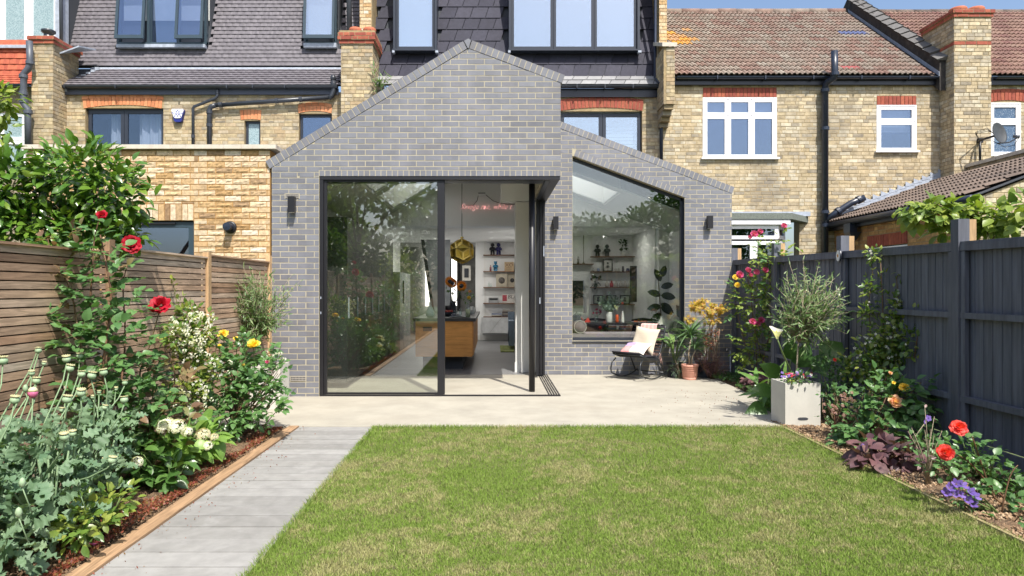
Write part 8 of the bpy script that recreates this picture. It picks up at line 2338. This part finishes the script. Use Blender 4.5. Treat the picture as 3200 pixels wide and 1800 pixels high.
def frame_pic(label, xa, xb, z, h, Y, inner=(.45,.45,.42)):
    t_ = thing('framed_picture', label, 'picture', ((xa+xb)/2,Y,z)); b = MB(); f = .025
    b.box(xa,xb,Y-.012,Y+.008,z,z+f); b.box(xa,xb,Y-.012,Y+.008,z+h-f,z+h); b.box(xa,xa+f,Y-.012,Y+.008,z+f,z+h-f); b.box(xb-f,xb,Y-.012,Y+.008,z+f,z+h-f); b.build('frame', M['black_metal'], t_)
    b = MB(); b.box(xa+f,xb-f,Y-.002,Y+.004,z+f,z+h-f); b.build('print', pm('print_'+label[:9].replace(' ','_'), inner, .7, 0, .4, 18), t_)
    b = MB(); b.lathe([(0,0),(.035,0),(.035,.002),(0,.002)], ((xa+xb)/2,Y-.0035,z+h*.4), 14, Matrix.Rotation(PI/2,3,'X')); b.lathe([(0,0),(.025,0),(.025,.002),(0,.002)], ((xa+xb)/2,Y-.0035,z+h*.68), 14, Matrix.Rotation(PI/2,3,'X')); b.build('motif', M['room_dark'], t_)
frame_pic('black framed print of a spoon shape on the second living room shelf', fx_(1516), fx_(1541), lz(1), .30, fy2)
for i,(x,r_,h,c_) in enumerate(((1492,.035,.09,(.4,.4,.4)),(1505,.04,.08,(.25,.32,.45)),(1549,.03,.08,(.5,.5,.48)),(1556,.03,.08,(.5,.5,.48)),(1567,.03,.13,(.10,.10,.12)),(1579,.045,.08,(.08,.09,.20)))):
    lathe_thing('ornament', ('grey','blue ringed','first pale','second pale','tall dark','navy square')[i]+' pot on the second living room shelf', 'ornament', [(r_*.8,0),(r_,h*.4),(r_*.7,h),(0,h)], (fx_(x),fy2,lz(1)), pm('orn%d'%i,c_,.5))
pl = Plant('potted_plant', 'dark leaved pot plant at the left of the third living room shelf', 'plant', (fx_(1496),fy2,lz(2)), None, 74); clump(pl, (fx_(1496),fy2-.02,lz(2)+.14), (.10,.08,.10), 18, 'lf_rubber', 'rubber', .13); pl.finish(8)
for i in range(6): lathe_thing('pear_ornament', ('first','second','third','fourth','fifth','last')[i]+' of the pear shaped ornaments on the third living room shelf' , 'ornament', [(.04,0),(.05,.03),(.045,.09),(.022,.115),(.028,.14),(0,.16)], (fx_(1527+i*11.5),fy2,lz(2)), pm('cream_glaze',(.42,.40,.36),.4) if i != 1 else pm('red_glaze',(.40,.03,.03),.4))
for i,(xa,xb) in enumerate(((1492,1517),(1525,1550),(1559,1584))): frame_pic(('left black','middle black','right black')[i]+' framed botanical print on the lowest living room shelf', fx_(xa), fx_(xb), lz(3), .22, fy2, (.30,.34,.30))
t_ = thing('hanging_ornament', 'blue and white round plate hanging at the end of the living room shelves', 'wall ornament', (lx(1593),LY-.02,PZ(735,LY))); b = MB(); b.lathe([(0,0),(.055,0),(.055,.01),(0,.012)], (lx(1593),LY-.04,PZ(735,LY)), 20, Matrix.Rotation(PI/2,3,'X')); b.build('rim', pm('eye_blue',(.04,.07,.16),.3), t_); b = MB(); b.lathe([(.015,.012),(.03,.012),(.03,.014),(.015,.014)], (lx(1593),LY-.04,PZ(735,LY)), 20, Matrix.Rotation(PI/2,3,'X')); b.build('ring', M['white_paint'], t_)
t_ = thing('television', 'dark flat television at the left edge of the picture window', 'television', (lx(1450),LY-.05,.8)); b = MB(); b.box(lx(1395),lx(1466),LY-.06,LY-.02,PZ(774,LY),PZ(706,LY)); b.build('screen', M['black_metal'], t_); b = MB(); b.box(lx(1466),lx(1468),LY-.065,LY-.02,PZ(776,LY),PZ(705,LY)); b.build('bezel', M['lead'], t_)
b = MB(); b.box(lx(1395),lx(1490),LY-.24,LY-.012,PZ(664,LY)-.02,PZ(664,LY)); o = b.build('mantel_shelf', wal, None); tag(o, 'short walnut shelf holding candlesticks above the television', 'shelf')
for i,(x,h,c_) in enumerate(((1468,.75,'tall'),(1453,.18,'left short'),(1455.5,.18,'right short'))): lathe_thing('candlestick', c_+' brass candlestick on the shelf above the television', 'candlestick', [(.05 if i==0 else .015,0),(.015,.03),(.008,.05),(.008,h*.5),(.02,h*.52),(.008,h*.55),(.008,h*.62),(.014 if i==0 else .006,h*.65),(.012 if i==0 else .005,h),(0,h)], (fx_(x),fy2,PZ(664,LY)), pm('dull_brass',(.14,.12,.09),.4))
b = MB(); b.box(lx(1440),3.40,LY-.40,LY-.01,.18,.44); o = b.build('sideboard', wal, None); tag(o, 'long low walnut sideboard under the living room shelves', 'sideboard')
for i,(x,c_) in enumerate(((1500,'left'),(1530,'middle'),(1580,'right'))): books(c_+' stack of magazines along the living room sideboard', PX(x,16.4), 16.45, .442, 3, .42, [(.05,.06,.08),(.06,.16,.20),(.30,.14,.08)], 310+i)
# dining table near the window, with its things
TY = 12.9; t_ = thing('dining_table', 'dark round ended dining table just inside the picture window', 'table', (PX(1560,TY),TY,0))
tz = PZ(810,TY); b = MB(); b.box(PX(1452,TY),PX(1690,TY),TY-.40,TY+.42,tz-.04,tz); b.build('tabletop', M['black_metal'], t_)
b = MB(); b.lathe([(.25,0),(.05,.05),(.05,tz-.04)], (PX(1520,TY),TY,0), 16); b.build('pedestal', M['black_metal'], t_)
tp_ = lambda x, dy=-.25: Vector((PX(x,TY+dy),TY+dy,tz))
lathe_thing('jug', 'white enamel jug holding the eucalyptus', 'jug', [(.055,0),(.062,.01),(.06,.14),(.05,.19),(.052,.20),(0,.19)], tp_(1532), M['white_paint'])
lathe_thing('vase', 'orange ringed vase on the dining table', 'vase', [(.03,0),(.034,.03),(.028,.05),(.034,.08),(.028,.10),(.03,.14),(.02,.15),(0,.15)], tp_(1552), pm('orange_glaze',(.65,.10,.02),.4))
lathe_thing('vase', 'slim white tapered vase on the dining table', 'vase', [(.036,0),(.034,.02),(.018,.20),(.02,.21),(0,.21)], tp_(1566), M['white_paint'])
pl = Plant('eucalyptus', 'big loose bunch of grey green eucalyptus in the white jug', 'flowers', tp_(1532)+Vector((0,0,.19)), None, 75)
for i in range(34):
    d = pl.rv().normalized(); d.z = abs(d.z)+.4; d.normalize(); e = pl.b+Vector((d.x*.34,d.y*.22,d.z*.40))*pl.r.uniform(.6,1); pl.tube([pl.b-Vector((0,0,.1)), pl.b.lerp(e,.5)+Vector((0,0,.03)), e], .0025, 'green_stem', 4)
    for j in range(9): pl.leaf('small','lf_grey', pl.b.lerp(e,.3+.08*j)+pl.rv(.01), pl.rv(), Vector((0,-1,.5))+pl.rv(.4), .05)
pl.flower(FM['coral'][0], q(1566,762,12.6), facing((0,-1,.2)), .05); pl.finish(60)
for i,(x,y_) in enumerate(((1484,.05),(1616,-.2))):
    c_ = tp_(x, y_); lathe_thing('platter', ('white plate at the left of','wide white platter of salad at the right of')[i]+' the dining table', 'plate', [(0,0),(.13+.05*i,.006),(.16+.05*i,.016),(.13+.05*i,.012),(0,.008)], c_, M['white_paint'])
b = MB(); r3 = random.Random(4)
for k in range(26): c_ = tp_(1612,-.2)+Vector((r3.uniform(-.13,.13),r3.uniform(-.06,.06),.02)); b.lathe([(0,-.018),(.02,0),(0,.016)], c_, 7)
o = b.build('salad', pm('tomato',[(.60,.08,.03),(.70,.25,.08),(.55,.05,.03)],.5), None); tag(o, 'red and orange food heaped on the white platter', 'food', kind='stuff')
for i,x in enumerate((1462,1478)): 
    b = MB(); c_ = tp_(x,-.25); b.prism([c_+Vector((-.06,0,.005)), c_+Vector((.06,0,.01)), c_+Vector((.01,0,.10))], (0,.03,0)); o = b.build('melon_slice', pm('melon_red',(.65,.07,.05),.5) if i == 0 else bpy.data.materials['melon_red'], None); tag(o, ('left','right')[i]+' slice of red watermelon on the dining table', 'fruit')
for i,(x,cc,m1) in enumerate(((1500,'pink flowers in a glass at the left of','pink'),(1645,'mauve flowers in a glass at the right of','pink'))):
    c_ = tp_(x,-.1); lathe_thing('glass_vase', ('left','right')[i]+' small glass vase of flowers on the dining table', 'vase', [(.03,0),(.035,.12),(.033,.12),(.028,.005),(0,.005)], c_, M['glass_clear'])
    pl = Plant('cut_flowers', cc+' the dining table', 'flowers', c_+Vector((0,0,.1)), None, 80+i); clump(pl, c_+Vector((0,0,.15)), (.06,.06,.05), 16, 'lf_rose', 'small', .04)
    for k in range(7): pl.flower(FM['faded' if i else 'pink'][k%2], c_+Vector((pl.r.uniform(-.08,.08),-.03,.17+pl.r.random()*.08)), facing((0,-1,.5)), .055)
    pl.finish(0)
lathe_thing('wine_glass', 'stemmed glass near the bolster on the dining table', 'glass', [(.035,0),(.004,.01),(.004,.09),(.035,.13),(.036,.19),(.034,.19),(.033,.13),(0,.10)], tp_(1458,-.3), M['glass_clear'])
for i,(x,c_) in enumerate(((1500,'left'),(1620,'right'))):
    t_ = thing('dining_chair', c_+' black shell chair tucked behind the dining table', 'chair', (PX(x,13.6),13.7,0)); X_ = PX(x,13.7)
    b = MB(); b.grid(lambda u,v: Vector((X_+(u-.5)*.5,13.75+.12*math.sin(PI*u)-.04*v,.42+.42*v*(1-.15*abs(u-.5)))), 10, 6); b.build('shell', seatm, t_)
    b = MB(); b.box(X_-.22,X_+.22,13.4,13.75,.42,.45); b.build('seat', seatm, t_)
    for sx_ in (-.18,.18):
        for sy_ in (13.44,13.72): b = MB(); b.tube([(X_+sx_,sy_,0),(X_+sx_*.8,sy_,.42)], .012, 6); b.build('leg', M['black_metal'], t_)
# window seat dressings
sz2 = wv0+.10
for i,(xa,xb,c_) in enumerate(((1440,1468,'left'),(1690,1722,'right'))):
    Yb = WY+.55; cx_ = PX((xa+xb)/2+2,Yb); t_ = thing('bolster', c_+' grey round bolster with piped end on the window seat', 'cushion', (cx_,Yb,sz2))
    b = MB(); b.tube([(cx_,WY+.36,sz2+.115),(cx_,WY+.38,sz2+.115),(cx_,WY+.86,sz2+.115)], [.10,.112,.112], 24); b.build('cover', pm('bolster_grey_%d'%i,(.20,.18,.19),.95,0,.1,30), t_)
    b = MB(); b.tube([(cx_+.105*math.cos(a),WY+.358,sz2+.115+.105*math.sin(a)) for a in [2*PI*k/20 for k in range(21)]], .006, 5); b.build('piping', M['planter'], t_)
for i,(x,Yc,w_,c_,m_) in enumerate(((1448,11.95,.30,'dark grey tilted cushion at the left of the window seat','room_dark'),(1672,11.95,.26,'pale cream cushion behind the rocking chair','planter'),(1700,12.0,.28,'black and white leaf patterned cushion on the window seat','curtain'),(1740,12.1,.44,'large navy cushion at the right end of the window seat','board_paint'))):
    cushion('cushion', c_, [(0,1,0,1,M[m_],'front_panel')], (min(PX(x,Yc),3.45),Yc,sz2+w_*.55), w_, w_, .12, Matrix.Rotation(-.15,3,'X')@Matrix.Rotation((.9,.5,.55,.1)[i],3,'Y'))
# rubber plant
pl = Plant('rubber_plant', 'tall rubber plant with big dark leaves inside the picture window at the right', 'plant', (PX(1663,12.9),13.1,0), None, 76)
pl.tube([(PX(1663,13),13.1,.3),q(1665,820,13),q(1655,700,13)], [.015,.012,.008], 'bark', 7)
for (x,y,s_,a) in ((1650,700,.26,2.0),(1662,690,.24,1.2),(1675,715,.24,.3),(1645,735,.26,2.8),(1680,735,.28,-.1),(1668,755,.28,-.6),(1640,762,.26,3.3),(1655,780,.28,3.9),(1685,765,.28,-.4),(1675,800,.30,-.9),(1650,815,.28,4.0),(1668,830,.30,-1.4),(1640,790,.24,3.5),(1683,815,.26,-1.1)):
    p_ = q(1662,y+8,13.0); pl.leaf('rubber','lf_rubber', p_, (math.cos(a),-.25,math.sin(a)), (.1,-1,.25), s_)
pl.finish(20)
lathe_thing('plant_pot', 'white floor pot holding the rubber plant inside', 'plant pot', [(.12,0),(.16,.30),(.15,.32),(0,.30)], (PX(1663,12.9),13.1,0), M['white_paint'])
frame_pic('tall narrow dark picture on the wall behind the rubber plant', 3.05, 3.2, PZ(760,14.9), .8, 15.2, (.10,.06,.05)); 
t_ = thing('framed_picture', 'dark framed picture on the right hand wall inside the window', 'picture', (3.65,12.6,1.6)); b = MB(); b.box(3.63,3.655,12.2,12.9,1.35,2.1); b.build('frame', M['black_metal'], t_); b = MB(); b.box(3.626,3.629,12.25,12.85,1.4,2.05); b.build('print', M['planter'], t_)
text_mesh(ab, 'Woodside', (hx(452.3), HY-.1012, hz(287.8)), .062, bl_)

# dark run of tall units, added to hide the bright left wall inside
t_ = thing('added_cabinets', 'dark grey run of tall kitchen cabinets added to darken the left wall behind the glass', 'cabinets', (-2.3,12,0))
cg = pm('cabinet_dark', (.045,.05,.05), .5, 0, .1, 4)
for k in range(7):
    b = MB(); b.box(-2.58,-2.08,9.75+k*.64,9.75+k*.64+.632,.08,2.45); b.build('door', cg, t_, org=(-2.3,10+k*.64,.1))
    b = MB(); b.box(-2.079,-2.06,9.80+k*.64,9.815+k*.64,1.0,1.3); b.build('handle', M['lead'], t_)
# lit downlights, mostly added to brighten the kitchen and living room
dl = NT('fill_lens'); e_ = dl.n('Emission'); e_.inputs[0].default_value = (1,.95,.88,1); e_.inputs[1].default_value = 6; M['fill_lamp_lens'] = dl.done(e_)
dlp = [(-.05,15.6,'kitchen, second'),(-.05,17.4,'kitchen, last'),(-1.5,15.6,'kitchen, left hand'),(-1.5,17.6,'kitchen, far left hand'),(1.6,15.4,'living room, left'),(2.8,15.4,'living room, right')]
for (x,y,w_) in dlp:
    t_ = thing('fill_downlight', 'small round lit downlight added to brighten the '+w_+' row', 'fill_downlight', (x,y,2.72), 'downlights added to brighten the white ceilinged rooms')
    b = MB(); b.lathe([(.035,-.004),(.052,-.004),(.052,0),(.035,0)], (x,y,2.719), 20); b.build('trim', M['white_upvc'], t_)
    b = MB(); b.lathe([(0,-.002),(.034,-.002),(.034,0)], (x,y,2.719), 16); b.build('lens', M['fill_lamp_lens'], t_)
    ld = bpy.data.lights.new('fill_glow', 'AREA'); ld.shape = 'DISK'; ld.size = .10; ld.energy = 5 if x > 1 else 11; ld.color = (1,.95,.88)
    lo_ = bpy.data.objects.new('fill_glow', ld); lo_.location = (0,0,-.02); put(lo_, t_)
# fallen petals
for i,(x,y,m_,w_) in enumerate(((3.15,4.6,'pt_coral','coral petal lying on the bark under the coral rose'),(3.3,5.2,'pt_pink','pink petal lying on the bark beside the purple clump'),(3.28,3.9,'pt_coral','red petal lying on the soil near the timber edge'),(-2.2,3.7,'pt_pink','pink petals lying on the soil by the path edging'))):
    b = MB()
    for k in range(3): b.grid(lambda u,v: Vector((x+(u-.5)*.035+.02*k, y+(v-.5)*.03+.012*k*k, .03+.012*math.sin(u*PI)*math.sin(v*2+k))), 3, 3)
    o = b.build('fallen_petal', M[m_], None); tag(o, w_, 'petal')
